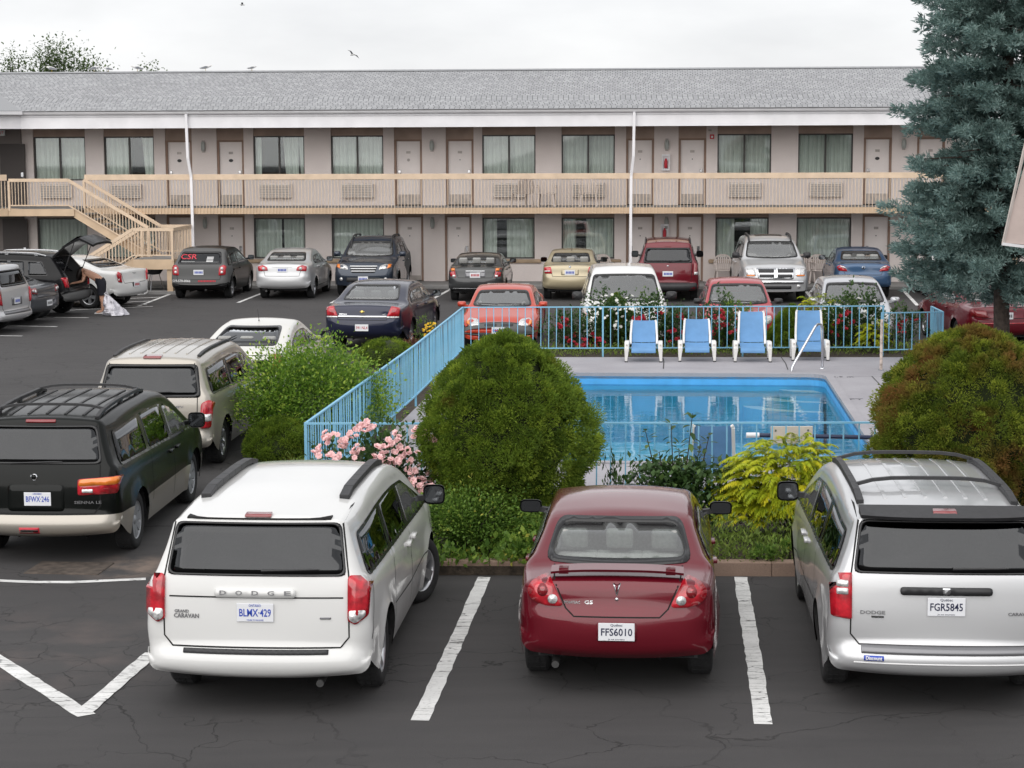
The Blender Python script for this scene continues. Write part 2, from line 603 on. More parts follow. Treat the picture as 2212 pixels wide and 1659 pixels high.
def panel(B, axis, outer, name, m, parent, off=.004, thick=.012, res=.09, hole=None, dome=0.):
    """a piece of sheet, glass or lens lying on the body: outline in the view along axis"""
    vs2, tris = tess(outer, res, [hole] if hole else [])
    hit = [B.cast(axis, *p) for p in vs2]
    V = []
    if dome:
        lp = np.array(densify(outer, res))
        for p, (h, nn) in zip(vs2, hit):
            e = math.sqrt(((lp - p) ** 2).sum(1).min())
            V.append(h + nn * (off + dome * min(1, e / .05) ** .6))
    else:
        V = [h + nn * off for h, nn in hit]
    n = len(V)
    V2 = V + [h - nn * (thick - off) for h, nn in hit]
    cnt = {}
    for t in tris:
        for a, b in ((t[0], t[1]), (t[1], t[2]), (t[2], t[0])): cnt[(a, b)] = 1
    F = [t for t in tris]
    rim = [(b, a) for (a, b) in cnt if (b, a) not in cnt]
    F += [(a, b, n + b, n + a) for a, b in rim]
    me = bpy.data.meshes.new(name)
    me.from_pydata(V2, [], F)
    bm = bmesh.new()
    bm.from_mesh(me)
    f0 = bm.faces[:] and bm.faces[0] if False else None
    bm.faces.ensure_lookup_table()
    nrm = sum((bm.faces[i].normal * bm.faces[i].calc_area() for i in range(len(tris))), Vector())
    ref = {'R': Vector((-1, 0, 0)), 'F': Vector((1, 0, 0)), 'L': Vector((0, 1, 0)), 'S': Vector((0, -1, 0)), 'T': Vector((0, 0, 1))}[axis]
    if nrm.dot(ref) < 0: bmesh.ops.reverse_faces(bm, faces=bm.faces)
    for i, f in enumerate(bm.faces): f.smooth = i < len(tris)
    loose = [v for v in bm.verts if not v.link_faces]
    bmesh.ops.delete(bm, geom=loose, context='VERTS')
    bm.to_mesh(me)
    bm.free()
    return link_mesh(name, me, parent, m)

def seams(B, lines, parent, wd=.012, name='panel_gap', m=None, off=.003):
    """thin dark lines along the shut lines: list of (axis, path)"""
    vs, fs = [], []
    for axis, path in lines:
        path = densify(path, .06, closed=False)
        o = len(vs)
        for i, p in enumerate(path):
            a, b = Vector(path[max(i - 1, 0)]), Vector(path[min(i + 1, len(path) - 1)])
            t = (b - a).normalized()
            sd_ = Vector((-t.y, t.x)) * wd / 2
            for q in (Vector(p) - sd_, Vector(p) + sd_):
                h, nn = B.cast(axis, *q)
                vs.append(h + nn * off)
        for i in range(len(path) - 1): fs.append((o + 2 * i, o + 2 * i + 1, o + 2 * i + 3, o + 2 * i + 2))
    me = bpy.data.meshes.new(name)
    me.from_pydata(vs, [], fs)
    return link_mesh(name, me, parent, m or M['gap'])

def mirror2(poly): return [(-u, v) for u, v in poly][::-1]

# --- wheels -------------------------------------------------------
_wheel_cache = {}
def wheel_meshes(r, wd, style):
    key = (round(r, 3), round(wd, 3), style)
    if key in _wheel_cache: return _wheel_cache[key]
    t = MB()
    t.smooth = True
    rr = r * .66
    h = wd / 2
    t.lathe([(rr, -h * .86), (rr + .02, -h * .97), (r * .86, -h), (r * .955, -h * .92), (r, -h * .72), (r, h * .72), (r * .955, h * .92), (r * .86, h), (rr + .02, h * .97), (rr, h * .86), (rr * .94, h * .6)], 28, 'y')
    t.smooth = False
    for k in range(28):                             # tread blocks
        a = 2 * math.pi * (k + .5) / 28
        mt = Matrix.Rotation(-a, 4, 'Y')
        for y0, y1 in ((-h * .7, -h * .25), (-h * .2, h * .2), (h * .25, h * .7)): t.box(r - .006, r + .004, y0, y1, -r * .085, r * .085, mt)
    ty = t.build('tyre', M['rubber'])
    a = MB()
    a.smooth = True
    a.lathe([(rr, h * .86), (rr * .97, h * .84), (rr * .92, h * .55), (rr * .90, -h * .2)], 28, 'y')
    a.cur = 1
    a.lathe([(rr * .93, h * .12), (.001, h * .12)], 20, 'y')
    a.cur = 0
    a.smooth = False
    ns = {'five': 5, 'seven': 7, 'six': 6, 'cover': 9, 'split': 5}[style]
    for k in range(ns):
        an = 2 * math.pi * k / ns + .3
        w0, w1 = {'five': (.040, .052), 'seven': (.024, .034), 'six': (.030, .040), 'cover': (.022, .050), 'split': (.05, .03)}[style]
        mt = Matrix.Rotation(-an, 4, 'Y')
        pts = [(.03, h * .62, -w0), (.03, h * .62, w0), (rr * .93, h * .78, w1), (rr * .93, h * .78, -w1)]
        if style == 'split':
            for sg in (-1, 1):
                p2 = [(.03, h * .62, sg * .002), (.03, h * .62, sg * .035), (rr * .93, h * .78, sg * .085), (rr * .93, h * .78, sg * .045)]
                a.prism([mt @ Vector(p) for p in (p2 if sg > 0 else p2[::-1])], mt @ Vector((0, -.04, 0)))
        else:
            a.prism([mt @ Vector(p) for p in pts], mt @ Vector((0, -.05, 0)))
    a.smooth = True
    a.lathe([(.001, h * .80), (.028, h * .78), (.055, h * .64), (.07, h * .40)], 14, 'y')
    al = a.build('rim', [M['cover'] if style == 'cover' else M['alloy'], M['dark']])
    _wheel_cache[key] = (ty.data, al.data)
    bpy.data.objects.remove(ty)
    bpy.data.objects.remove(al)
    return _wheel_cache[key]

_text_cache = {}
def text_mesh(txt, size, width=None, bold=0.0, depth=.0015):
    key = (txt, size, width, bold)
    if key in _text_cache: return _text_cache[key]
    cu = bpy.data.curves.new('lettering', 'FONT')
    cu.body = txt
    cu.size = size
    cu.align_x, cu.align_y = 'CENTER', 'CENTER'
    cu.extrude = depth
    cu.offset = bold
    cu.resolution_u = 2
    o = bpy.data.objects.new('lettering', cu)
    C.objects.link(o)
    dg = bpy.context.evaluated_depsgraph_get()
    me = bpy.data.meshes.new_from_object(o.evaluated_get(dg))
    bpy.data.objects.remove(o)
    if width:
        xs = [v.co.x for v in me.vertices]
        k = width / max(1e-6, max(xs) - min(xs))
        for v in me.vertices: v.co.x *= k
    _text_cache[key] = me
    return me

def lettering(txt, size, m, parent, M4, name='lettering', width=None, bold=0.0):
    me = text_mesh(txt, size, width, bold).copy()
    me.transform(M4)
    return link_mesh(name, me, parent, m)

def rear_frame(x, y, z, tilt=0.0):
    """text plane facing backwards (-x): reads from the car's left to its right as seen from behind"""
    return Matrix.Translation((x, y, z)) @ Matrix.Rotation(tilt, 4, 'Y') @ Matrix(((0, 0, -1, 0), (-1, 0, 0, 0), (0, 1, 0, 0), (0, 0, 0, 1)))

def front_frame(x, y, z):
    return Matrix.Translation((x, y, z)) @ Matrix(((0, 0, 1, 0), (1, 0, 0, 0), (0, 1, 0, 0), (0, 0, 0, 1)))

def plate(B, parent, end, z, txt, ink, top=None, sub=None, y=0., bg=None):
    x = B.cast(end, y, z)[0].x
    sg = -1 if end == 'R' else 1
    xo = min(B.cast(end, y + dy, z + dz)[0].x * -sg for dy in (-.15, 0, .15) for dz in (-.075, .075)) * -sg
    p = MB()
    b0, b1 = sorted((xo + sg * .004, xo + sg * .012))
    p.box(b0, b1, y - .152, y + .152, z - .076, z + .076)
    o = p.build('licence_plate', bg or M['plate'], parent, bevel=.003)
    fr = rear_frame if end == 'R' else front_frame
    xx = xo + sg * .0125
    if txt: lettering(txt, .088, ink, o, fr(xx, y, z - .004), 'plate_number', width=.262, bold=.0012)
    if top: lettering(top, .030, ink, o, fr(xx, y, z + .058), 'plate_legend', width=.10)
    if sub: lettering(sub, .016, ink, o, fr(xx, y, z - .062), 'plate_motto', width=.14)
    if not txt:
        q = MB()
        for k in range(6):
            c0, c1 = sorted((xx - sg * .001, xx + sg * .001))
            q.box(c0, c1, y - .125 + k * .042, y - .096 + k * .042, z - .035, z + .032)
        q.build('plate_number', ink, o)
    return o

def headrest_seat(mb, x, y, z, wd=.50, back=.62, lean=.22):
    mb.box(-.05, .50, -wd / 2, wd / 2, 0, .16, Matrix.Translation((x, y, z)))
    mt = Matrix.Translation((x, y, z + .12)) @ Matrix.Rotation(-lean, 4, 'Y')
    mb.box(-.12, .03, -wd / 2, wd / 2, 0, back, mt)
    mb.box(-.09, .01, -.12, .12, back + .05, back + .22, mt)

def make_car(sp, name, label, cat, group=None):
    """builds one vehicle from its sheet of measures; origin on the ground under its middle"""
    B = Body(sp)
    L, W, H = B.L, B.W, B.H
    root = thing(name, label, cat, group=group)
    body_m = sp['paint']
    x_off = -L / 2
    made = []
    def keep(o): made.append(o); return o
    # --- glazing
    gl = M[sp.get('glass', 'tint')]
    glf = M[sp.get('glass_f', 'glass')]
    ring = M[sp.get('ring', 'trim')]
    Q = B.Q
    def edge(axis, z):
        """half width and x of the edge line at height z in the rear or front half"""
        top = int(np.argmax(Q[:, 1]))
        seg = Q[:top + 1] if axis == 'R' else Q[top:][::-1]
        i = int(np.argmin(np.abs(seg[:, 1] - z)))
        x = np.interp(z, seg[:, 1], seg[:, 0]) if np.all(np.diff(seg[:, 1]) > 0) else seg[i, 0]
        return float(B.Y(x, z))
    def screen(axis, z0, z1, w0, w1, r=.07, frame=.045, m=gl, bow=.0, nm='window'):
        nb = 6
        lo = [(-w0 + 2 * w0 * k / nb, z0 - bow * (1 - (2 * k / nb - 1) ** 2)) for k in range(nb + 1)]
        hi = [(w1 - 2 * w1 * k / nb, z1 + bow * .6 * (1 - (2 * k / nb - 1) ** 2)) for k in range(nb + 1)]
        outer = lo + hi
        rr = [r] + [0] * (nb - 1) + [r, r] + [0] * (nb - 1) + [r]
        inner = [(u * (1 - frame / w0), z0 + (v - z0) * (1 - 1.7 * frame / (z1 - z0)) + .85 * frame) for u, v in outer]
        oo, ii = rounded(outer, rr), rounded(inner, rr)
        keep(panel(B, axis, oo, 'window_trim', ring, root, off=.005, thick=.008, hole=ii))
        keep(panel(B, axis, ii, nm, m, root, off=.003, thick=.004))
        cuts.append((axis, [(u * (1 - .5 * frame / w0), z0 + (v - z0) * (1 - frame / (z1 - z0)) + .5 * frame) for u, v in outer]))
    cuts = []
    rs = sp.get('rear_screen')
    if rs: screen('R', *rs[:4], r=sp.get('rs_r', .07), frame=sp.get('rs_frame', .05), m=M[sp.get('glass_r', sp.get('glass', 'tint'))], bow=sp.get('rs_bow', .0), nm='rear_window')
    fs_ = sp.get('windscreen')
    if fs_: screen('F', *fs_[:4], r=.08, frame=.035, m=glf, bow=sp.get('ws_bow', .03), nm='windscreen')
    # --- side windows
    top_i = int(np.argmax(Q[:, 1]))
    ordx = np.argsort(Q[:, 0])
    def z_edge(x):
        m_ = Q[:, 1] > B.belt(x) - .15
        q = Q[m_]
        q = q[np.argsort(q[:, 0])]
        return float(np.interp(x, q[:, 0], q[:, 1]))
    def dlo(xa, ka, xb, kb, mg_b=.02, mg_t=.035):
        """pane between two slanted pillars: x = xa + ka*(z - belt)"""
        def meet(x0, k):
            zz = B.belt(x0) + mg_b
            lo, hi = zz, H
            for _ in range(30):
                mid = (lo + hi) / 2
                x = x0 + k * (mid - B.belt(x0))
                if mid < z_edge(x) - mg_t: lo = mid
                else: hi = mid
            return x0 + k * (lo - B.belt(x0)), lo
        ta, tb = meet(xa, ka), meet(xb, kb)
        pts = [(xa + (xb - xa) * t / 4, B.belt(xa + (xb - xa) * t / 4) + mg_b) for t in range(5)]
        pts += [(tb[0], tb[1])] if tb[1] > B.belt(xb) + mg_b + .02 else []
        for t in range(1, 7):
            x = tb[0] + (ta[0] - tb[0]) * t / 7
            z = z_edge(x) - mg_t
            if z > B.belt(x) + mg_b + .02: pts.append((x, z))
        if ta[1] > B.belt(xa) + mg_b + .02: pts.append((ta[0], ta[1]))
        return pts
    sides = sp.get('sides', [])
    if sides:
        full = rounded(dlo(sides[0][0], sides[0][1], sides[-1][2], sides[-1][3]), sp.get('side_r', .05), 3)
        gs = M[sp.get('glass_s', sp.get('glass', 'tint'))]
        for axis in ('L', 'S'):
            inner_all, raw_all = [], []
            for i, (xa, ka, xb, kb) in enumerate(sides):
                p = rounded(dlo(xa + .028, ka, xb - .028, kb, .045, .065), .04, 3)
                inner_all.append(p)
                raw_all.append(dlo(xa + .022, ka, xb - .022, kb, .038, .058))
                keep(panel(B, axis, p, 'side_window', glf if i == len(sides) - 1 and sp.get('front_side_clear', True) else gs, root, off=.010, thick=.004, res=.10))
            if sp.get('side_trim', True):
                vs2, tris = tess(full, .07, inner_all)
                keep(panel_multi(B, axis, vs2, tris, 'window_trim', ring, root, .008))
            for p in raw_all: cuts.append((axis, p))
    # --- lights, grilles, plates and the like
    for it in sp.get('panels', []):
        axis, poly, nm, mm = it[:4]
        kw = it[4] if len(it) > 4 else {}
        kw = dict(kw)
        both = kw.pop('both', False)
        rr = kw.pop('r', .02)
        par = kw.pop('on', None)
        lb = kw.pop('label', None)
        pr = root
        for q in ([poly, mirror2(poly)] if both and axis in 'RFT' else [poly]):
            for ax in (['L', 'S'] if both and axis == 'L' else [axis]):
                o = keep(panel(B, ax, rounded(q, rr), nm, M[mm] if isinstance(mm, str) else mm, pr, **kw))
                if lb: o['label'] = lb
    for gp in sp.get('gaps', []): keep(seams(B, [gp], root))
    for pl in sp.get('plates', []): keep(plate(B, root, *pl))
    for end, y, z, txt, sz, mm, wd, *ex in sp.get('badges', []):
        bo = ex[0] if ex else .004
        x = B.cast(end, y, z)[0].x
        fr = rear_frame if end == 'R' else front_frame
        nn = B.cast(end, y, z)[1]
        sg = -1 if end == 'R' else 1
        tl = math.atan2(nn.z, abs(nn.x)) if end == 'R' else 0
        if end == 'R':                           # letters laid on the curved sheet metal
            me = text_mesh(txt, sz, wd, .0008).copy()
            for vt in me.vertices:
                h_, n_2 = B.cast('R', y - vt.co.x, z + vt.co.y)
                vt.co = h_ + n_2 * (bo + (.0025 if vt.co.z > 0 else 0))
            keep(link_mesh('badge', me, root, M[mm]))
            continue
        keep(lettering(txt, sz, M[mm], root, fr(x + sg * bo, y, z, tl) if end == 'R' else fr(x + sg * .006, y, z), 'badge', width=wd, bold=.0008))
    # --- mirrors
    mx, mz = sp.get('mirror', (L - 1.75, None))
    if mz is None: mz = B.belt(mx) + .12
    for sg in (1, -1):
        y0 = float(B.Y(mx, mz - .05))
        mb = MB()
        mb.smooth = True
        sx, sy, sz = sp.get('mirror_size', (.10, .20, .15))
        nseg = 10
        mtx = Matrix.Translation((mx, sg * (y0 + .06 + sy / 2), mz))
        prof = []
        for k in range(7):                                       # rounded shell, flat towards the rear
            t = k / 6
            prof.append((math.sqrt(max(0, 1 - t ** 2.6)), t))
        vs, fs = [], []
        for (r_, t) in prof:
            for k in range(16):
                a = 2 * math.pi * k / 16
                ca, sa = math.cos(a), math.sin(a)
                e = .5
                vs.append(mtx @ Vector((t * sx - .02, math.copysign(abs(ca) ** e, ca) * r_ * sy / 2, math.copysign(abs(sa) ** e, sa) * r_ * sz / 2)))
        for i in range(6):
            for k in range(16): fs.append((i * 16 + k, i * 16 + (k + 1) % 16, (i + 1) * 16 + (k + 1) % 16, (i + 1) * 16 + k))
        mb._add(vs, fs)
        mb.smooth = False
        mb.bar((mx + .02, sg * (y0 - .03), mz - .05), (mx + .02, sg * (y0 + .10), mz - .03), .07, .05)
        o = keep(mb.build('door_mirror', sp.get('mirror_m', body_m), root))
        g_ = MB()
        ring_ = [mtx @ Vector((-.022, math.copysign(abs(math.cos(a)) ** .5, math.cos(a)) * sy * .44, math.copysign(abs(math.sin(a)) ** .5, math.sin(a)) * sz * .42)) for a in [2 * math.pi * k / 16 for k in range(16)]]
        g_.prism(ring_, (.004, 0, 0))
        g_.build('mirror_glass', M['mirror'], o)
        made.append(o.children[0])
    # --- door handles
    for (hx, hz) in sp.get('handles', []):
        for sg in (1, -1):
            y0 = float(B.Y(hx, hz))
            mb = MB()
            mb.box(hx - .09, hx + .09, sg * y0 - .012 if sg > 0 else sg * y0 - .034, sg * y0 + .034 if sg > 0 else sg * y0 + .012, hz - .018, hz + .018)
            keep(mb.build('door_handle', sp.get('handle_m', body_m), root, bevel=.008, smooth=True))
    # --- roof rails
    rk = sp.get('rack')
    if rk:
        for sg in (1, -1):
            mb = MB()
            pts = []
            for k in range(9):
                x = rk['x0'] + (rk['x1'] - rk['x0']) * k / 8
                zz = B.cast('T', x, sg * rk['y'])[0].z
                lift = rk.get('lift', .05) * (0 if k in (0, 8) else 1)
                pts.append((x, sg * rk['y'], zz + .012 + lift))
            for a, b in zip(pts[:-1], pts[1:]): mb.bar(a, b, rk.get('w', .05), rk.get('h', .035))
            for k in (1, 4, 7): mb.box(pts[k][0] - .05, pts[k][0] + .05, pts[k][1] - .02, pts[k][1] + .02, pts[k][2] - rk.get('lift', .05) - .02, pts[k][2])
            keep(mb.build('roof_rail', M[rk.get('m', 'dark')], root, bevel=.006))
        for x in rk.get('bars', []):
            mb = MB()
            zc = B.cast('T', x, 0)[0].z + .07
            ze = B.cast('T', x, rk['y'])[0].z + rk.get('lift', .05) + .02
            n_ = 8
            pts = [(x, -rk['y'] + 2 * rk['y'] * k / n_, ze + (max(zc, ze) - ze) * (1 - abs(2 * k / n_ - 1) ** 4)) for k in range(n_ + 1)]
            for a, b in zip(pts[:-1], pts[1:]): mb.bar(a, b, .045, .028)
            keep(mb.build('roof_bar', M[rk.get('m', 'dark')], root))
        if rk.get('ribs'):
            for k in range(rk['ribs']):
                mb = MB()
                y = -.42 + .84 * k / (rk['ribs'] - 1)
                for j in range(8):
                    xa = rk['x0'] + .1 + (rk['x1'] - rk['x0'] - .2) * j / 8
                    xb = rk['x0'] + .1 + (rk['x1'] - rk['x0'] - .2) * (j + 1) / 8
                    mb.bar((xa, y, B.cast('T', xa, y)[0].z + .003), (xb, y, B.cast('T', xb, y)[0].z + .003), .03, .012)
                keep(mb.build('roof_rib', sp['paint'] if rk.get('rib_paint', True) else M['dark'], root))
    # --- wiper
    wp = sp.get('wiper')
    if wp:
        for (ax, ya, za, yb, zb_) in wp:
            mb = MB()
            n_ = 6
            pts = []
            for k in range(n_ + 1):
                h, nn = B.cast(ax, ya + (yb - ya) * k / n_, za + (zb_ - za) * k / n_)
                pts.append(h + nn * .025)
            mb.tube(pts, [.012] + [.009] * (n_ - 1) + [.005], 5)
            keep(mb.build('wiper', M['dark'], root))
    # --- exhaust
    if sp.get('exhaust'):
        mb = MB()
        y, z = sp['exhaust']
        mb.tube([(.12, y, z), (.5, y, z + .02)], .032, 10)
        keep(mb.build('exhaust_pipe', M['dark_steel'], root))
    # --- aerial
    if sp.get('aerial'):
        ax_, ay_, ln, back = sp['aerial']
        zz = B.cast('T', ax_, ay_)[0].z
        mb = MB()
        mb.tube([(ax_, ay_, zz - .01), (ax_, ay_, zz + .03), (ax_ - back, ay_, zz + ln)], [.016, .006, .003], 6)
        keep(mb.build('aerial', M['dark'], root))
    # --- inside
    if sp.get('interior', True):
        sm = M[sp.get('seat_m', 'seat_grey')]
        dark = M['seat_dark']
        xs_front = sp.get('seat_x', L - 2.55)
        rows = sp.get('rows', [xs_front, xs_front - .95])
        zfl = sp.get('floor_z', .38)
        for i, x in enumerate(rows):
            for sg in ((-1, 1) if i == 0 or not sp.get('bench', True) else (-1, 0, 1)):
                mb = MB()
                headrest_seat(mb, x, sg * (.36 if sg and i == 0 else .40), zfl, .50 if i == 0 else .42, sp.get('back_h', .58))
                keep(mb.build('seat', sm, root, bevel=.03, smooth=True))
        mb = MB()
        mb.box(.45, L - 1.25, -W * .8, W * .8, zfl - .12, zfl)
        keep(mb.build('cabin_floor', dark, root))
        mb = MB()
        dx = sp.get('dash_x', L - 1.75)
        mb.box(dx - .30, dx + .25, -W * .78, W * .78, .60, B.belt(dx) - .04)
        mb.tube([(dx - .38 + .05 * math.cos(a) * .6, .36 + .18 * math.sin(a), B.belt(dx) - .02 + .17 * math.cos(a)) for a in [2 * math.pi * k / 14 for k in range(15)]], .016, 6, cap=False)
        keep(mb.build('dashboard', dark, root, bevel=.02))
        if sp.get('shelf'):
            mb = MB()
            x0, x1, z = sp['shelf']
            mb.box(x0, x1, -W * .74, W * .74, z - .03, z)
            keep(mb.build('parcel_shelf', sm, root))
    # --- sheet metal last, with the openings cut
    cuts += sp.get('open', [])
    for axis, poly in cuts:
        if sp.get('interior', True): B.cut(axis, poly)
    if sp.get('lower'):
        bmesh.ops.bisect_plane(B.bm, geom=B.bm.faces[:] + B.bm.edges[:] + B.bm.verts[:], plane_co=(0, 0, sp['lower'][0]), plane_no=(0, 0, 1), dist=1e-4)
    B.bm.to_mesh(B.me)
    B.bm.free()
    o = keep(link_mesh('body', B.me, root, body_m))
    if sp.get('lower'):
        zl, lm = sp['lower']
        B.me.materials.append(lm)
        for f in B.me.polygons:
            if f.center.z < zl: f.material_index = 1
    # --- underbody and wheel wells
    mb = MB()
    ra = B.rw + .055
    mb.box(B.xr - .45, L - .45, -W * .80, W * .80, B.zb + .03, B.zb + .06)
    mb.box(.20, B.xr, -W * .76, W * .76, B.zb + .10, B.zb + .13)
    for xc in (B.xr, B.xf):
        for sg in (1, -1):
            n_ = 10
            prev = None
            for k in range(n_ + 1):
                a = math.pi * k / n_
                p = (xc + (ra + .02) * math.cos(a), B.rw + (ra + .02) * math.sin(a))
                if prev:
                    y_in, y_out = sg * W * .45, sg * (W - .035)
                    mb._add([(prev[0], y_in, prev[1]), (prev[0], y_out, prev[1]), (p[0], y_out, p[1]), (p[0], y_in, p[1])], [(0, 1, 2, 3)])
                prev = p
            mb.box(xc - ra, xc + ra, sg * W * .42 - .01, sg * W * .42 + .01, .2, B.rw + ra)
    keep(mb.build('underbody', M['under'], root, recalc=False))
    # --- wheels
    tw = sp.get('tyre_w', .215)
    ty, al = wheel_meshes(B.rw, tw, sp.get('rim', 'seven'))
    for xc in (B.xr, B.xf):
        for sg in (1, -1):
            yw = W - .035 - tw / 2 - sp.get('track_in', .0)
            wo = link_mesh('wheel', ty, root)
            steer = sp.get('steer', 0) if xc == B.xf else 0
            wo.location = (xc + x_off, sg * yw, B.rw)
            wo.rotation_euler = (0, random.uniform(0, 6), (math.pi if sg < 0 else 0) + steer)
            ro = link_mesh('rim', al, wo)
    # --- everything else was modelled from the rear bumper: shift to the middle
    seen = set()
    for o in made:
        if o.data.name in seen: continue
        seen.add(o.data.name)
        o.data.transform(Matrix.Translation((x_off, 0, 0)))
        for ch in o.children:
            if ch.data.name not in seen:
                seen.add(ch.data.name)
                ch.data.transform(Matrix.Translation((x_off, 0, 0)))
    root['_L'] = L
    return root, B

def panel_multi(B, axis, vs2, tris, name, m, parent, off=.004):
    hit = [B.cast(axis, *p) for p in vs2]
    V = [h + nn * off for h, nn in hit]
    me = bpy.data.meshes.new(name)
    me.from_pydata(V, [], [t if axis == 'S' else t[::-1] for t in tris])
    for p in me.polygons: p.use_smooth = True
    return link_mesh(name, me, parent, m)

def park(root, x_local, X, Y, heading):
    """put the point x_local of the car's centre line at (X, Y); heading in degrees clockwise from +Y"""
    th = R(heading)
    L = root['_L']
    d = x_local - L / 2
    root.location = (X - math.sin(th) * d, Y - math.cos(th) * d, 0)
    root.rotation_euler = (0, 0, math.pi / 2 - th)
    del root['_L']
# ------------------------------------------------------------------ measures of the cars
def sedan(L, W, H, wb, deck=1.03, tail=.95, rg0=.62, rg1=1.35, ws0=None, ws1=None, cowl=1.0, hood=.84, **kw):
    ws0 = ws0 or L - 1.20
    ws1 = ws1 or L - 1.98
    sp = dict(L=L, W=W, H=H, wb=wb, xr=kw.pop('xr', .98), rw=kw.pop('rw', .31), zb=.23, prof=[
        (.14, .33, 0, .12, .06), (.03, .40, .05, .22, .10), (0, .55, .1, .25, .12), (.02, .72, .06, .22, .10),
        (.06, .79, .05, .16, .06), (.08, tail, .05, .14, .06), (.14, deck, .05, .12, .05), (rg0, deck + .03, kw.pop('rf0', .14), .10, .05),
        (rg1, H - kw.pop('rdrop', .065), kw.pop('rf1', .28), .09, .05), (rg1 + .68, H, .4, .11, .05), (ws1, H - .05, .28, .08, .05), (ws0, cowl, .2, .10, .05),
        (L - .38, hood, .3, .14, .06), (L - .12, hood - .14, .1, .2, .12), (L, .50, .1, .24, .16), (L - .08, .24, 0, .15, .10)],
        belt=[(0, deck - .06), (rg0, deck - .05), (ws0, cowl - .06), (L, hood - .10)], zm=.60, tum=.36, tum2=.15, xg_r=1.7, gr=.06, tf=.15, tr=.08,
        rear_screen=(deck + .05, H - .115, W * .355, W * .305), windscreen=(cowl + .03, H - .125, W * .40, W * .33),
        sides=[(rg0 + .52, .95, rg0 + .98, .25), (rg0 + 1.03, .05, rg0 + 1.92, -.03), (rg0 + 1.97, -.03, ws0 + .02, -1.3)],
        handles=[(rg0 + 1.05, deck - .14), (rg0 + 2.0, deck - .16)], mirror=(ws0 - .22, cowl + .06), seat_x=L - 2.45, dash_x=ws0 - .1,
        shelf=(rg0 - .05, rg0 + .45, deck - .01), gaps=[('L', [(rg0 + 1.0, .36), (rg0 + 1.0, deck - .05)]), ('L', [(rg0 + 1.95, .34), (rg0 + 1.95, deck - .05)]), ('L', [(ws0 + .05, .36), (ws0 + .02, cowl - .08)]), ('L', [(rg0 + 1.0, .35), (ws0 + .05, .35)])])
    sp['gaps'] += [('S', p) for a, p in sp['gaps']]
    sp['gaps'] += [('R', [(-W * .36, deck - .01), (-W * .30, .72), (W * .30, .72), (W * .36, deck - .01)])]
    sp.update(kw)
    return sp

def hatch(L, W, H, wb, belt=.98, rg0=.16, rg1=.62, ws0=None, ws1=None, cowl=1.03, hood=.90, **kw):
    ws0 = ws0 or L - 1.05
    ws1 = ws1 or L - 1.85
    sp = dict(L=L, W=W, H=H, wb=wb, xr=kw.pop('xr', .78), rw=kw.pop('rw', .31), zb=.23, prof=[
        (.14, .30, 0, .12, .06), (.03, .36, .05, .22, .08), (0, .52, .08, .22, .10), (.03, .62, .05, .18, .08),
        (.07, .70, .05, .13, .06), (.10, belt, .1, .12, .06), (rg0, belt + .06, .06, .10, .05), (rg1, H - .10, .10, .09, .05),
        (rg1 + .30, H - .02, .25, .11, .05), (rg1 + 1.1, H, .5, .11, .05), (ws1, H - .06, .3, .08, .05), (ws0, cowl, .2, .10, .05),
        (L - .30, hood, .25, .14, .06), (L - .10, hood - .16, .1, .2, .12), (L, .50, .1, .22, .14), (L - .08, .24, 0, .15, .10)],
        belt=[(0, belt), (ws0, cowl - .06), (L, hood - .10)], zm=.60, tum=.30, tum2=.12, xg_r=1.1, gr=.05, tf=.14, tr=.07,
        rear_screen=(belt + .07, H - .14, W * .38, W * .33), windscreen=(cowl + .03, H - .12, W * .41, W * .345),
        sides=[(rg0 + .28, .55, rg0 + .78, .10), (rg0 + .82, .10, rg0 + 1.62, -.03), (rg0 + 1.66, -.03, ws0 + .02, -1.1)],
        handles=[(rg0 + .86, belt - .12), (rg0 + 1.7, belt - .12)], mirror=(ws0 - .2, cowl + .07), seat_x=L - 2.3, dash_x=ws0 - .1,
        gaps=[('L', [(rg0 + .81, .66), (rg0 + .82, belt)]), ('L', [(rg0 + 1.64, .36), (rg0 + 1.64, belt)]), ('L', [(ws0 + .06, .36), (ws0, cowl - .08)])])
    sp['gaps'] += [('S', p) for a, p in sp['gaps']]
    sp['gaps'] += [('R', [(-W * .41, belt + .02), (-W * .36, .60), (W * .36, .60), (W * .41, belt + .02)])]
    sp.update(kw)
    return sp

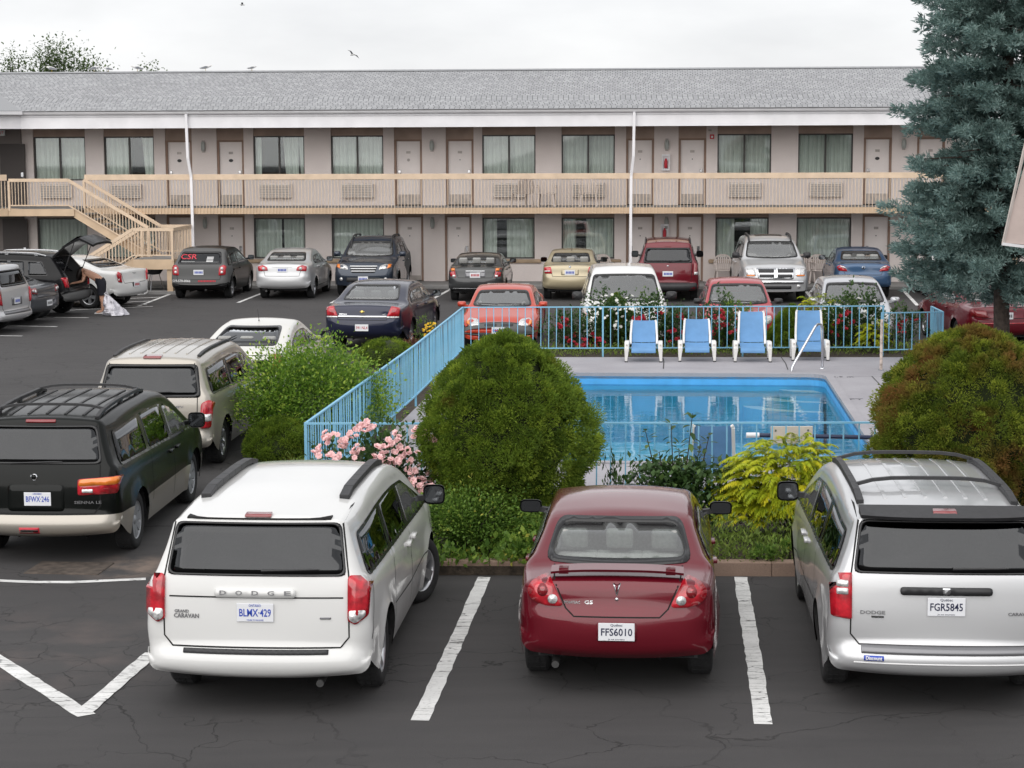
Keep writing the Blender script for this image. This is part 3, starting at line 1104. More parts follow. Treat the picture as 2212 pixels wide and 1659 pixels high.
def van(L, W, H, wb, belt=1.06, gl0=1.14, gl1=1.57, tx=.10, cowl=1.13, hood=.97, ws0=None, ws1=None, **kw):
    ws0 = ws0 or L - .85
    ws1 = ws1 or L - 1.72
    sp = dict(L=L, W=W, H=H, wb=wb, xr=kw.pop('xr', 1.08), rw=kw.pop('rw', .335), zb=.25, prof=[
        (.16, .30, 0, .10, .06), (.03, .35, .06, .20, .10), (0, .47, .05, .22, .12), (.04, .545, .03, .20, .10),
        (tx - .01, .58, .03, .14, .06), (tx, .85, .1, .12, .05), (tx + .03, gl0, .1, .10, .05), (tx + .20, gl1 + .04, .05, .09, .05),
        (tx + .24, H - .06, .08, .10, .05), (1.2, H, .6, .12, .05), (2.6, H, .8, .12, .05), (ws1, H - .09, .5, .10, .05), (ws0, cowl, .15, .10, .06),
        (L - .30, hood, .25, .12, .06), (L - .10, hood - .16, .12, .16, .10), (L - .01, .55, .1, .20, .14), (L - .07, .27, 0, .15, .10)],
        belt=[(0, belt + .04), (2, belt), (ws0, belt - .06), (L, hood - .14)], zm=.66, tum=.24, tum2=.12, xg_r=1.2, gr=.05, tf=.13, tr=.05,
        rear_screen=(gl0 + .03, gl1, W * .355, W * .325), windscreen=(cowl + .03, H - .17, W * .42, W * .36),
        sides=[(.42, .32, 1.62, .02), (1.70, .02, 2.74, -.02), (2.82, -.02, ws0 - .02, -1.15)],
        handles=[(2.62, belt - .13), (2.98, belt - .13)], mirror=(ws0 - .38, belt + .10), mirror_size=(.12, .22, .20), seat_x=L - 2.25,
        rows=[L - 2.25, L - 3.15, L - 4.05], floor_z=.45, dash_x=ws0 - .15, rim='five',
        gaps=[('L', [(1.66, .46), (1.66, belt - .05)]), ('L', [(2.78, .32), (2.78, belt - .05)]), ('L', [(ws0 - .05, .34), (ws0 - .05, belt - .12)]), ('L', [(1.66, .60), (.40, .98)])][:3])
    sp['gaps'] += [('S', p) for a, p in sp['gaps']]
    wg = W * .375
    sp['gaps'] += [('R', [(-wg * .90, gl1 + .03), (-wg, gl0), (-wg, .66), (-wg + .07, .575), (wg - .07, .575), (wg, .66), (wg, gl0), (wg * .90, gl1 + .03)])]
    sp.update(kw)
    return sp

def suv(L, W, H, wb, belt=1.10, gl0=1.14, gl1=1.52, cowl=1.16, hood=1.05, ws0=None, ws1=None, **kw):
    ws0 = ws0 or L - 1.25
    ws1 = ws1 or L - 2.05
    sp = dict(L=L, W=W, H=H, wb=wb, xr=kw.pop('xr', .98), rw=kw.pop('rw', .36), zb=.32, prof=[
        (.16, .40, 0, .10, .06), (.03, .45, .05, .20, .08), (0, .60, .06, .22, .10), (.04, .70, .04, .18, .08),
        (.09, .76, .04, .12, .06), (.12, gl0 - .06, .1, .12, .06), (.17, gl0, .06, .10, .05), (.50, gl1 + .03, .06, .09, .05),
        (.62, H - .07, .12, .10, .05), (1.5, H, .6, .12, .05), (2.4, H, .6, .12, .05), (ws1, H - .08, .35, .09, .05), (ws0, cowl, .18, .10, .06),
        (L - .28, hood, .22, .14, .06), (L - .09, hood - .16, .12, .18, .10), (L, .65, .1, .22, .12), (L - .09, .34, 0, .15, .10)],
        belt=[(0, belt + .02), (2, belt), (ws0, cowl - .08), (L, hood - .12)], zm=.74, tum=.28, tum2=.12, xg_r=1.2, gr=.05, tf=.12, tr=.06, flare=.035,
        rear_screen=(gl0 + .03, gl1, W * .36, W * .32), windscreen=(cowl + .03, H - .16, W * .40, W * .35),
        sides=[(.62, .55, 1.22, .12), (1.28, .12, 2.10, -.02), (2.16, -.02, ws0 - .02, -1.0)],
        handles=[(1.34, belt - .12), (2.22, belt - .12)], mirror=(ws0 - .25, cowl + .08), mirror_size=(.12, .22, .17), seat_x=L - 2.5,
        rows=[L - 2.5, L - 3.4], floor_z=.55, dash_x=ws0 - .1, rim='five',
        gaps=[('L', [(1.26, .55), (1.24, belt)]), ('L', [(2.13, .46), (2.13, belt)]), ('L', [(ws0 + .08, .5), (ws0, cowl - .1)])])
    sp['gaps'] += [('S', p) for a, p in sp['gaps']]
    sp['gaps'] += [('R', [(-W * .40, gl0 + .02), (-W * .38, .74), (W * .38, .74), (W * .40, gl0 + .02)])]
    sp.update(kw)
    return sp

def rect(y0, y1, z0, z1): return [(y0, z0), (y1, z0), (y1, z1), (y0, z1)]
def disc(y, z, r, n=12): return [(y + r * math.cos(2 * math.pi * k / n), z + r * math.sin(2 * math.pi * k / n)) for k in range(n)]

ONT, QUE, MA = 'ONTARIO', 'Québec', None
P_WHITE = paint('white_paint', (.66, .66, .65), 0, .4)
P_PEARL = paint('pearl_white_paint', (.66, .65, .61), .1, .4)
P_SILVER = paint('silver_paint', (.55, .555, .565), .5, .36)
P_SILVER2 = paint('pale_silver_paint', (.52, .53, .56), .5, .36)
P_CHAMP = paint('champagne_paint', (.40, .37, .325), .5, .38)
P_GOLD = paint('gold_paint', (.42, .36, .24), .5, .38)
P_BLACK = paint('black_paint', (.004, .005, .0045), .0, .3, .3)
P_BLACK2 = paint('matt_black_paint', (.008, .008, .009), .0, .35, .3)
P_RED = paint('dark_cherry_paint', (.125, .005, .013), .25, .36)
P_RED2 = paint('wine_red_paint', (.13, .006, .014), .2, .36)
P_ORANGE = paint('orange_red_paint', (.46, .052, .026), .1, .38)
P_PINKRED = paint('faded_red_paint', (.36, .026, .036), .1, .38)
P_NAVY = paint('navy_paint', (.012, .015, .038), .3, .34)
P_BLUEGREY = paint('slate_blue_paint', (.030, .040, .060), .4, .34)
P_BLUE = paint('mid_blue_paint', (.040, .085, .165), .4, .34)
P_GREY = paint('charcoal_paint', (.045, .047, .048), .4, .36)
P_GREY2 = paint('graphite_paint', (.085, .09, .10), .45, .36)
SITE = 4.3                                       # the lot lies turned by this much to the camera
def A_(theta): return theta

# ---------------------------------------------------------------- the three cars nearest the camera
sp = van(5.14, 1.90, 1.69, 3.08, tr=.02, paint=P_WHITE, glass='tint', rear_screen=(1.155, 1.575, .745, .685), rs_frame=.022, rs_r=.06, gl1=1.59, steer=R(-24),
    rack=dict(x0=1.0, x1=3.0, y=.60, w=.085, h=.05, lift=.028), wiper=[('R', -.05, 1.20, -.52, 1.21)], exhaust=(-.52, .27), mirror_m=M['dark'],
    handles=[(2.62, .93), (2.98, .93)],
    panels=[('R', [(.755, .80), (.815, .765), (.91, .84), (.918, 1.14), (.775, 1.165), (.755, 1.14)], 'tail_light', 'red_lens', dict(both=True, off=.020, dome=.012, thick=.03, res=.06)),
            ('R', [(.765, .81), (.815, .78), (.885, .84), (.885, .885), (.765, .885)], 'reversing_light', 'clear_lens', dict(both=True, off=.034, thick=.03)),
            ('R', rect(-.335, .335, .985, 1.055), 'trim_bar', P_WHITE, dict(off=.022, thick=.03, r=.03)),
            ('R', rect(-.30, .30, .985, .992), 'panel_gap', 'gap', dict(off=.006, r=0)),
            ('R', rect(-.60, .60, .525, .562), 'step_pad', 'dark', dict(off=.008, thick=.016, r=.006, res=.06)),
            ('R', rect(-.11, .11, 1.612, 1.632), 'brake_light', 'dark_lens', dict(off=.016, thick=.025, r=.008)),
            ('R', rect(-.60, .60, 1.595, 1.606), 'panel_gap', 'gap', dict(off=.01, r=.004, thick=.02)),
            ('R', rect(-.62, -.53, .812, .828), 'badge', 'ink_grey', dict(off=.008, r=.004))],
    gaps=van(5.14, 2.04, 1.69, 3.08, gl1=1.59)['gaps'] + [('R', [(-.72, .985), (.72, .985)]), ('L', [(.25, .62), (.42, .98), (.42, 1.08)]), ('S', [(.25, .62), (.42, .98), (.42, 1.08)]), ('L', [(1.6, .60), (2.7, .55), (4.1, .60)]), ('S', [(1.6, .60), (2.7, .55), (4.1, .60)])],
    plates=[('R', .865, 'BLMX·429', M['ink_blue'], ONT, 'YOURS TO DISCOVER')],
    badges=[('R', .265 - .1325 * k, 1.022, ch, .05, 'ink_grey', .055, .027) for k, ch in enumerate('DODGE')] + [('R', .615, .862, 'GRAND', .036, 'ink_grey', .12), ('R', .575, .825, 'CARAVAN', .05, 'ink_grey', .21)])
r_, B_ = make_car(sp, 'minivan', 'white minivan in the foreground with plate BLMX-429 and black roof rails', 'minivan', 'cars parked nose-in to the planting bed')
park(r_, 1.08, -2.03, 16.50, SITE)

sp = sedan(4.58, 1.715, 1.455, 2.62, deck=1.025, tail=.97, rg0=.50, rg1=1.16, rf0=.06, rf1=.14, rdrop=.06, paint=P_RED, glass='glass_pale', rear_screen=(1.065, 1.355, .64, .545), rs_frame=.045, rs_r=.09, rs_bow=.012, rim='five', xr=.96, rw=.31,
    seat_m='seat_grey', exhaust=(.52, .27), mirror_size=(.11, .22, .13), mirror_m=M['dark'],
    panels=[('R', [(.44, .785), (.60, .785), (.715, .83), (.755, .92), (.70, .99), (.56, 1.02)], 'tail_light', 'red_lens', dict(both=True, off=.018, dome=.018, thick=.03, res=.06, r=.05)),
            ('R', disc(.535, .848, .042), 'reversing_light', 'clear_lens', dict(both=True, off=.040, thick=.03, r=0, dome=.008)),
            ('R', disc(.62, .915, .045), 'tail_lamp_bowl', 'dark_lens', dict(both=True, off=.038, thick=.03, r=0)),
            ('R', [(-.033, .985), (0, .972), (.033, .985), (.0, .88)], 'emblem', 'chrome', dict(off=.008, r=.004, res=.03)),
            ('R', [(-.018, .976), (0, .966), (.018, .976), (0, .905)], 'emblem', P_RED, dict(off=.0095, r=.002, res=.03)),
            ('R', disc(0, .855, .014), 'emblem', 'chrome', dict(off=.008, r=0)),
            ('R', rect(-.17, .17, .505, .67), 'plate_recess', P_RED, dict(off=.004, r=.03)),
            ('L', [(1.32, 1.02), (1.34, 1.03), (1.34, 1.02)], 'window_trim', 'trim', dict(r=0))],
    plates=[('R', .59, 'FFS6010', M['ink_navy'], QUE, 'Je me souviens')],
    badges=[('R', .375, .822, 'PONTIAC', .030, 'chrome', .135), ('R', .235, .824, 'G5', .042, 'chrome', .07)])
sp['gaps'][-1] = ('R', [(-.55, 1.05), (-.43, .775), (-.36, .71), (.36, .71), (.43, .775), (.55, 1.05)])
r_, B_ = make_car(sp, 'sedan', 'dark cherry sedan in the foreground with plate FFS6010 and boot spoiler', 'car', 'cars parked nose-in to the planting bed')
mb = MB()                                        # boot spoiler on two feet
n_ = 12
for k in range(n_):
    y0, y1 = -.56 + 1.12 * k / n_, -.56 + 1.12 * (k + 1) / n_
    f = lambda y: (.10 + .035 * abs(y / .56) ** 3, 1.10 - .03 * abs(y / .56) ** 3)
    (xa, za), (xb, zb) = f(y0), f(y1)
    xa -= 2.29; xb -= 2.29
    mb._add([(xa, y0, za), (xb, y1, zb), (xb + .20, y1, zb + .012), (xa + .20, y0, za + .012), (xa + .01, y0, za - .022), (xb + .01, y1, zb - .022), (xb + .20, y1, zb - .012), (xa + .20, y0, za - .012)],
            [(0, 1, 2, 3), (7, 6, 5, 4), (0, 4, 5, 1), (3, 2, 6, 7)] + ([(0, 3, 7, 4)] if k == 0 else []) + ([(1, 5, 6, 2)] if k == n_ - 1 else []))
for sg in (-1, 1): mb.box(-2.15, -2.05, sg * .45 - .04, sg * .45 + .04, 1.05, 1.10)
mb.build('spoiler', P_RED, r_, smooth=False)
park(r_, .96, .945, 16.86, SITE + .4)

sp = van(5.14, 1.90, 1.69, 3.08, tr=.02, paint=P_SILVER, glass='tint', rear_screen=(1.155, 1.575, .745, .685), rs_frame=.022, rs_r=.06, gl1=1.59,
    rack=dict(x0=.75, x1=3.1, y=.64, w=.06, h=.05, lift=.02, bars=[1.3, 2.9], ribs=6), wiper=[('R', -.05, 1.20, -.50, 1.205)], mirror_m=M['dark'],
    panels=[('R', [(.755, .78), (.91, .80), (.918, 1.13), (.755, 1.16)], 'tail_light', 'red_lens', dict(both=True, off=.020, dome=.012, thick=.03, res=.06)),
            ('R', rect(.785, .865, 1.045, 1.095), 'reversing_light', 'clear_lens', dict(both=True, off=.036, thick=.03, r=.01)),
            ('R', rect(.785, .865, .985, 1.035), 'reversing_light', 'clear_lens', dict(both=True, off=.036, thick=.03, r=.01)),
            ('R', rect(-.37, .37, .99, 1.055), 'trim_bar', 'dark', dict(off=.022, thick=.03, r=.03)),
            ('R', [(-.03, 1.005), (0, .993), (.03, 1.005), (.034, 1.05), (-.034, 1.05)], 'emblem', 'chrome', dict(off=.026, r=.008, res=.03)),
            ('R', rect(-.68, .68, .51, .575), 'step_pad', 'ink_grey', dict(off=.008, thick=.016, r=.006, res=.06)),
            ('R', rect(-.74, .74, .43, .442), 'bumper_line', 'white_ink', dict(off=.004, r=.003)),
            ('R', [(.66, .455), (.50, .455), (.50, .495), (.66, .495)], 'bumper_sticker', 'ink_blue', dict(off=.006, r=.004, label='blue rental firm sticker on the bumper')),
            ('R', rect(-.095, .095, 1.612, 1.632), 'brake_light', 'dark_lens', dict(off=.03, r=.008)),
            ('R', rect(.50, .60, .80, .815), 'badge', 'trim', dict(off=.008, r=.004))],
    gaps=van(5.14, 2.04, 1.69, 3.08, gl1=1.59)['gaps'] + [('L', [(1.6, .60), (2.7, .55), (4.1, .60)]), ('S', [(1.6, .60), (2.7, .55), (4.1, .60)])],
    plates=[('R', .90, 'FGR5845', M['ink_navy'], QUE, 'Je me souviens')],
    badges=[('R', .59, .84, 'DODGE', .04, 'ink_grey', .20), ('R', -.60, .84, 'CARAVAN', .036, 'ink_grey', .2), ('R', .58, .475, 'Discount', .036, 'white_ink', .13, .009)])
r_, B_ = make_car(sp, 'minivan', 'silver minivan at the right foreground with plate FGR5845 and roof bars', 'minivan', 'cars parked nose-in to the planting bed')
mb = MB()                                        # dark spoiler over the tailgate glass
n_ = 12
for k in range(n_):
    y0, y1 = -.68 + 1.36 * k / n_, -.68 + 1.36 * (k + 1) / n_
    f = lambda y: .17 + .10 * abs(y / .68) ** 3
    xa, xb = f(y0) - 2.57, f(y1) - 2.57
    mb._add([(xa, y0, 1.62), (xb, y1, 1.62), (.50 - 2.57, y1, 1.665), (.50 - 2.57, y0, 1.665), (xa + .02, y0, 1.59), (xb + .02, y1, 1.59), (.48 - 2.57, y1, 1.60), (.48 - 2.57, y0, 1.60)],
            [(0, 1, 2, 3), (7, 6, 5, 4), (0, 4, 5, 1), (3, 2, 6, 7)] + ([(0, 3, 7, 4)] if k == 0 else []) + ([(1, 5, 6, 2)] if k == n_ - 1 else []))
mb.build('spoiler', M['dark'], r_)
park(r_, 1.08, 3.60, 16.45, SITE)

# ---------------------------------------------------------------- the line along the left of the pool fence
sp = van(4.92, 1.86, 1.68, 2.90, belt=1.02, gl0=1.10, gl1=1.52, paint=P_BLACK, glass='tint', rim='cover', lower=(.56, P_CHAMP), xr=1.0, rear_screen=(1.12, 1.54, .72, .64), rs_frame=.03,
    rack=dict(x0=.45, x1=2.5, y=.60, w=.05, h=.04, lift=.035, bars=[.75, 2.3], ribs=5, rib_paint=False), wiper=[('R', .32, 1.13, -.28, 1.15)],
    panels=[('R', [(.45, .78), (.88, .80), (.90, .99), (.45, .96)], 'tail_light', 'red_lens', dict(both=True, off=.010, dome=.01, thick=.02, r=.03)),
            ('R', [(.46, .88), (.88, .90), (.895, .985), (.47, .955)], 'indicator_light', 'amber', dict(both=True, off=.022, thick=.02, r=.03)),
            ('R', rect(.50, .62, .81, .85), 'reversing_light', 'clear_lens', dict(both=True, off=.022, thick=.02, r=.01)),
            ('R', rect(-.17, .17, 1.565, 1.595), 'brake_light', 'dark_lens', dict(off=.016, thick=.025, r=.01)),
            ('R', rect(-.30, .34, .60, .90), 'plate_recess', P_BLACK, dict(off=.003, r=.05)),
            ('R', disc(0.04, .985, .04), 'emblem', 'chrome', dict(off=.01, r=0)), ('R', disc(0.04, .985, .028), 'emblem', P_BLACK, dict(off=.012, r=0)),
            ('R', rect(-.03, .20, .36, .43), 'bumper_sticker', 'red_ink', dict(off=.006, r=.004)), ('R', rect(-.015, .185, .385, .405), 'sticker_print', 'trim', dict(off=.008, r=.002))],
    plates=[('R', .74, 'BFWX·246', M['ink_blue'], ONT, None)],
    badges=[('R', -.56, .70, 'SIENNA LE', .045, 'chrome', .30, .008)])
r_, B_ = make_car(sp, 'minivan', 'black minivan with champagne bumper and sills, plate BFWX-246, left edge', 'minivan', 'cars parked along the left of the pool fence')
park(r_, 1.0, -5.24, 22.25, 3.2)

sp = van(4.75, 1.83, 1.68, 2.84, belt=1.03, gl0=1.05, gl1=1.51, paint=P_CHAMP, glass='tint', rim='seven', xr=.95, rear_screen=(1.06, 1.525, .74, .66), rs_frame=.05, wiper=[('R', .2, 1.12, -.32, 1.14)],
    rack=dict(x0=.6, x1=2.6, y=.62, w=.05, h=.035, lift=.012, ribs=6), exhaust=(-.45, .27),
    panels=[('R', [(.72, .62), (.86, .63), (.885, .98), (.84, 1.03), (.74, .98)], 'tail_light', 'red_lens', dict(both=True, off=.020, dome=.012, thick=.03, res=.06, r=.04)),
            ('R', rect(.74, .86, .73, .83), 'reversing_light', 'clear_lens', dict(both=True, off=.036, thick=.03, r=.01)),
            ('R', rect(-.13, .13, 1.60, 1.63), 'brake_light', 'dark_lens', dict(off=.016, thick=.025, r=.012)),
            ('R', rect(-.30, .30, .93, .965), 'trim_bar', P_CHAMP, dict(off=.02, thick=.03, r=.012)), ('R', disc(.0, 1.01, .035), 'emblem', 'chrome', dict(off=.008, r=0))],
    plates=[('R', .84, '', M['ink_blue'])], badges=[('R', -.42, .93, 'MPV', .045, 'ink_grey', .14)])
r_, B_ = make_car(sp, 'minivan', 'champagne minivan with tall red tail lights ahead of the black minivan', 'minivan', 'cars parked along the left of the pool fence')
park(r_, .95, -5.12, 28.34, 4.0)

sp = sedan(4.45, 1.73, 1.49, 2.70, deck=1.08, tail=1.0, rg0=.30, rg1=1.55, ws0=3.55, ws1=2.55, paint=P_PEARL, glass='tint', rear_screen=(1.14, 1.40, .60, .50), rs_frame=.03, wiper=[('R', .42, 1.16, .20, 1.26)],
    aerial=(1.85, 0, .22, .1), sides=[(1.0, .9, 1.5, .3), (1.55, .05, 2.35, -.03), (2.4, -.03, 3.58, -1.3)],
    panels=[('R', rect(-.60, .60, .86, 1.02), 'rear_window', 'trim', dict(off=.004, r=.03)),
            ('R', [(.60, .78), (.74, .80), (.76, 1.0), (.63, 1.04)], 'tail_light', 'red_lens', dict(both=True, off=.01, thick=.02))], plates=[('R', .70, '', M['ink_blue'])])
r_, B_ = make_car(sp, 'hatchback', 'pearl white fastback hatchback with stub roof aerial behind the green bush', 'car', 'cars parked along the left of the pool fence')
park(r_, .9, -4.68, 34.29, 5.0)

sp = sedan(5.09, 1.85, 1.49, 2.81, deck=1.05, tail=1.0, rg0=.80, rg1=1.60, paint=P_NAVY, glass='tint', glass_s='glass', rim='five', xr=1.15, rw=.33, exhaust=(-.5, .3), rear_screen=(1.10, 1.41, .66, .55), rs_frame=.03, glass_r='glass',
    panels=[('R', [(.56, .80), (.82, .80), (.84, .98), (.66, 1.02)], 'tail_light', 'red_lens', dict(both=True, off=.020, dome=.012, thick=.03, res=.06)),
            ('R', [(.56, .765), (.82, .765), (.82, .80), (.56, .80)], 'reversing_light', 'clear_lens', dict(both=True, off=.02, thick=.02, r=.01)),
            ('R', rect(-.56, .56, .77, .815), 'chrome_strip', 'chrome', dict(off=.014, thick=.02, r=.012)),
            ('R', [(-.065, .90), (-.03, .918), (-.022, .93), (.022, .93), (.03, .918), (.065, .90), (.03, .885), (.022, .872), (-.022, .872), (-.03, .885)], 'emblem', mat('gold_emblem', (.65, .48, .14), .25, .9), dict(off=.01, r=.004, res=.03))],
    plates=[('R', .55, '391 NL4', M['ink_red'])], badges=[('R', .44, .845, 'IMPALA', .035, 'chrome', .18), ('R', -.50, .845, 'LT', .035, 'chrome', .06)])
r_, B_ = make_car(sp, 'sedan', 'navy sedan with chrome boot strip and gold emblem left of the pool fence corner', 'car', 'cars parked along the left of the pool fence')
park(r_, 1.15, -3.18, 44.47, 9.0)

# ---------------------------------------------------------------- second row: noses to the bed behind the pool
def head(y0, y1, z0, z1, k=.03): return [(y0, z0 + k), (y1 - .04, z0), (y1, z1 - .04), (y0 + .04, z1)]
GR2 = 'cars parked nose to the back fence bed'
sp = sedan(4.60, 1.73, 1.36, 2.64, deck=.98, tail=.92, hood=.74, cowl=.89, paint=P_ORANGE, glass='glass', mirror_size=(.11, .20, .13),
    panels=[('F', [(.42, .58), (.66, .54), (.74, .62), (.70, .72), (.48, .70)], 'headlight', 'clear_lens', dict(both=True, off=.01, dome=.012, thick=.02, r=.05)),
            ('F', [(.66, .57), (.74, .60), (.73, .66), (.67, .66)], 'indicator_light', 'amber', dict(both=True, off=.024, thick=.02, r=.01)),
            ('F', rect(.05, .32, .56, .61), 'grille', 'dark', dict(both=True, off=.006, r=.02)), ('F', rect(-.45, .45, .28, .42), 'air_intake', 'dark', dict(off=.005, r=.04))],
    plates=[('F', .47, '', M['ink_blue'])], wiper=[('F', .45, .94, -.1, .95), ('F', -.1, .94, -.6, .96)])
r_, B_ = make_car(sp, 'sedan', 'orange-red sedan facing the camera behind the left rounded conifer', 'car', GR2)
park(r_, 4.6, -.30, 43.36, 180 + 3.5)

sp = van(4.80, 1.98, 1.75, 2.88, belt=1.02, hood=.92, cowl=1.0, paint=P_WHITE, glass='tint', ws0=3.85, ws1=2.95, mirror_m=M['dark'], mirror_size=(.13, .25, .19),
    panels=[('F', [(.50, .66), (.80, .64), (.90, .74), (.86, .84), (.55, .80)], 'headlight', 'clear_lens', dict(both=True, off=.01, dome=.012, thick=.02, r=.05)),
            ('F', [(.80, .66), (.90, .70), (.89, .82), (.82, .81)], 'indicator_light', 'amber', dict(both=True, off=.024, thick=.02, r=.01)),
            ('F', rect(-.42, .42, .66, .80), 'grille', 'dark', dict(off=.006, r=.04)), ('F', rect(-.44, .44, .72, .74), 'grille_bar', 'chrome', dict(off=.014, r=.006)), ('F', rect(-.55, .55, .30, .42), 'air_intake', 'dark', dict(off=.005, r=.04))],
    plates=[('F', .50, '', M['ink_blue'])], wiper=[('F', .66, 1.05, .0, 1.09), ('F', .0, 1.055, -.66, 1.08)])
r_, B_ = make_car(sp, 'minivan', 'white minivan facing the camera with black wipers behind the pool fence', 'minivan', GR2)
park(r_, 4.8, 2.58, 43.66, 180 + 1.5)

aveo_panels = [('F', [(.40, .62), (.62, .58), (.70, .66), (.68, .78), (.54, .76)], 'headlight', 'clear_lens', dict(both=True, off=.01, dome=.012, thick=.02, r=.05)),
    ('F', rect(-.33, .33, .60, .68), 'grille', 'dark', dict(off=.006, r=.03)), ('F', rect(-.48, .48, .28, .42), 'air_intake', 'dark', dict(off=.005, r=.04))]
sp = hatch(3.92, 1.68, 1.49, 2.48, cowl=.95, hood=.85, paint=P_PINKRED, glass='glass', mirror_m=M['dark'], mirror_size=(.11, .2, .13), panels=aveo_panels, plates=[('F', .50, '', M['ink_blue'])], wiper=[('F', .45, 1.0, -.1, 1.01), ('F', -.1, 1.0, -.6, 1.02)])
r_, B_ = make_car(sp, 'hatchback', 'faded red hatchback facing the camera behind the pool chairs', 'car', GR2)
park(r_, 3.92, 5.12, 43.26, 180 + 3.5)
sp = hatch(4.2, 1.70, 1.49, 2.6, cowl=.95, hood=.85, paint=P_SILVER2, glass='glass', mirror_size=(.12, .21, .14), panels=aveo_panels, plates=[('F', .50, '', M['ink_blue'])], wiper=[('F', .45, 1.0, -.1, 1.01), ('F', -.1, 1.0, -.6, 1.02)])
r_, B_ = make_car(sp, 'hatchback', 'pale silver hatchback facing the camera beside the golden bush', 'car', GR2)
park(r_, 4.2, 7.82, 43.46, 180 + 3.5)

sp = sedan(4.6, 1.74, 1.40, 2.64, deck=.99, tail=.95, rg0=.70, rg1=1.35, paint=P_RED2, glass='glass', rs_frame=.03, mirror_size=(.11, .2, .13), aerial=(1.55, 0, .25, .05),
    panels=[('R', [(.40, .74), (.76, .76), (.78, .90), (.44, .90)], 'tail_light', 'dark_lens', dict(both=True, off=.01, thick=.02)), ('R', rect(-.70, .70, .60, .625), 'bumper_line', 'red_lens', dict(off=.006, r=.006))],
    plates=[('R', .78, '', M['ink_grey'])])
r_, B_ = make_car(sp, 'sedan', 'wine red coupe seen from behind next to the spruce trunk', 'car', GR2)
park(r_, 0, 11.0, 43.05, -4.0)

# ---------------------------------------------------------------- far row: along the motel
GR3 = 'cars parked along the motel front'
def place_tail(r, u, v, h=SITE, back=1.0):
    p = at(u, v)
    park(r, back, p.x, p.y, h)

sp = hatch(4.36, 1.78, 1.55, 2.60, paint=P_BLACK2, glass='tint', rim='five', exhaust=(-.2, .3), xr=.85,
    panels=[('R', [(.60, .72), (.80, .74), (.82, 1.0), (.72, 1.04), (.62, .98)], 'tail_light', 'red_lens', dict(both=True, off=.01, dome=.01, thick=.02, r=.04)),
            ('R', disc(.70, .93, .04), 'reversing_light', 'clear_lens', dict(both=True, off=.026, thick=.02, r=0)), ('R', disc(.70, .82, .04), 'reversing_light', 'clear_lens', dict(both=True, off=.026, thick=.02, r=0)),
            ('R', [(.16, 1.31), (.50, 1.31), (.50, 1.34), (.16, 1.34)], 'window_lettering', 'red_ink', dict(off=.008, r=.004)),
            ('R', [(.46, 1.18), (.50, 1.18), (.50, 1.33), (.46, 1.33)], 'window_lettering', 'red_ink', dict(off=.008, r=.004))],
    plates=[('R', .82, '', M['ink_blue'])],
    badges=[('R', .36, 1.255, 'CSR', .20, 'red_ink', .50, .010), ('R', .36, 1.15, '__________', .05, 'white_ink', .42), ('R', -.30, 1.26, 'FIRST', .045, 'white_ink', .2), ('R', -.30, 1.21, 'CHOICE', .045, 'white_ink', .22), ('R', -.32, 1.16, 'HERE', .045, 'white_ink', .18),
            ('R', .52, .56, '519-570-0066', .10, 'white_ink', .56, .010), ('R', -.22, .56, 'www.csr.com', .075, 'red_ink', .52)])
sp['panels'] = sp['panels'][:3]
sp['badges'] = [sp['badges'][0]] + [sp['badges'][1]] + sp['badges'][5:6]
sp['panels'] += [('R', rect(-.40, -.20, 1.24 - .04 * k, 1.26 - .04 * k), 'window_decal', 'white_ink', dict(off=.009, r=.002)) for k in range(4)]
sp['panels'] += [('R', rect(-.52 + .045 * k, -.49 + .045 * k, .535, .585), 'bumper_lettering', 'red_ink', dict(off=.007, r=.003)) for k in range(12)]
r_, B_ = make_car(sp, 'hatchback', 'black hatchback with red CSR decal on its rear window and 519-570-0066 on the bumper', 'car', GR3)
place_tail(r_, 443, 643, SITE, .85)

sp = sedan(4.53, 1.70, 1.48, 2.60, deck=1.08, tail=1.02, rg0=.60, paint=P_SILVER, glass='glass', exhaust=(.5, .27),
    panels=[('R', [(.42, .88), (.72, .86), (.74, 1.0), (.60, 1.04), (.46, .99)], 'tail_light', 'red_lens', dict(both=True, off=.01, dome=.01, thick=.02, r=.03)),
            ('R', disc(.56, .94, .045), 'reversing_light', 'clear_lens', dict(both=True, off=.025, thick=.02, r=0)), ('R', rect(-.30, .30, .985, 1.005), 'trim_bar', 'chrome', dict(off=.012, r=.006))],
    plates=[('R', .90, '', M['ink_blue'])])
r_, B_ = make_car(sp, 'sedan', 'silver sedan seen from behind between the black hatchback and the slate SUV', 'car', GR3)
place_tail(r_, 623, 643)

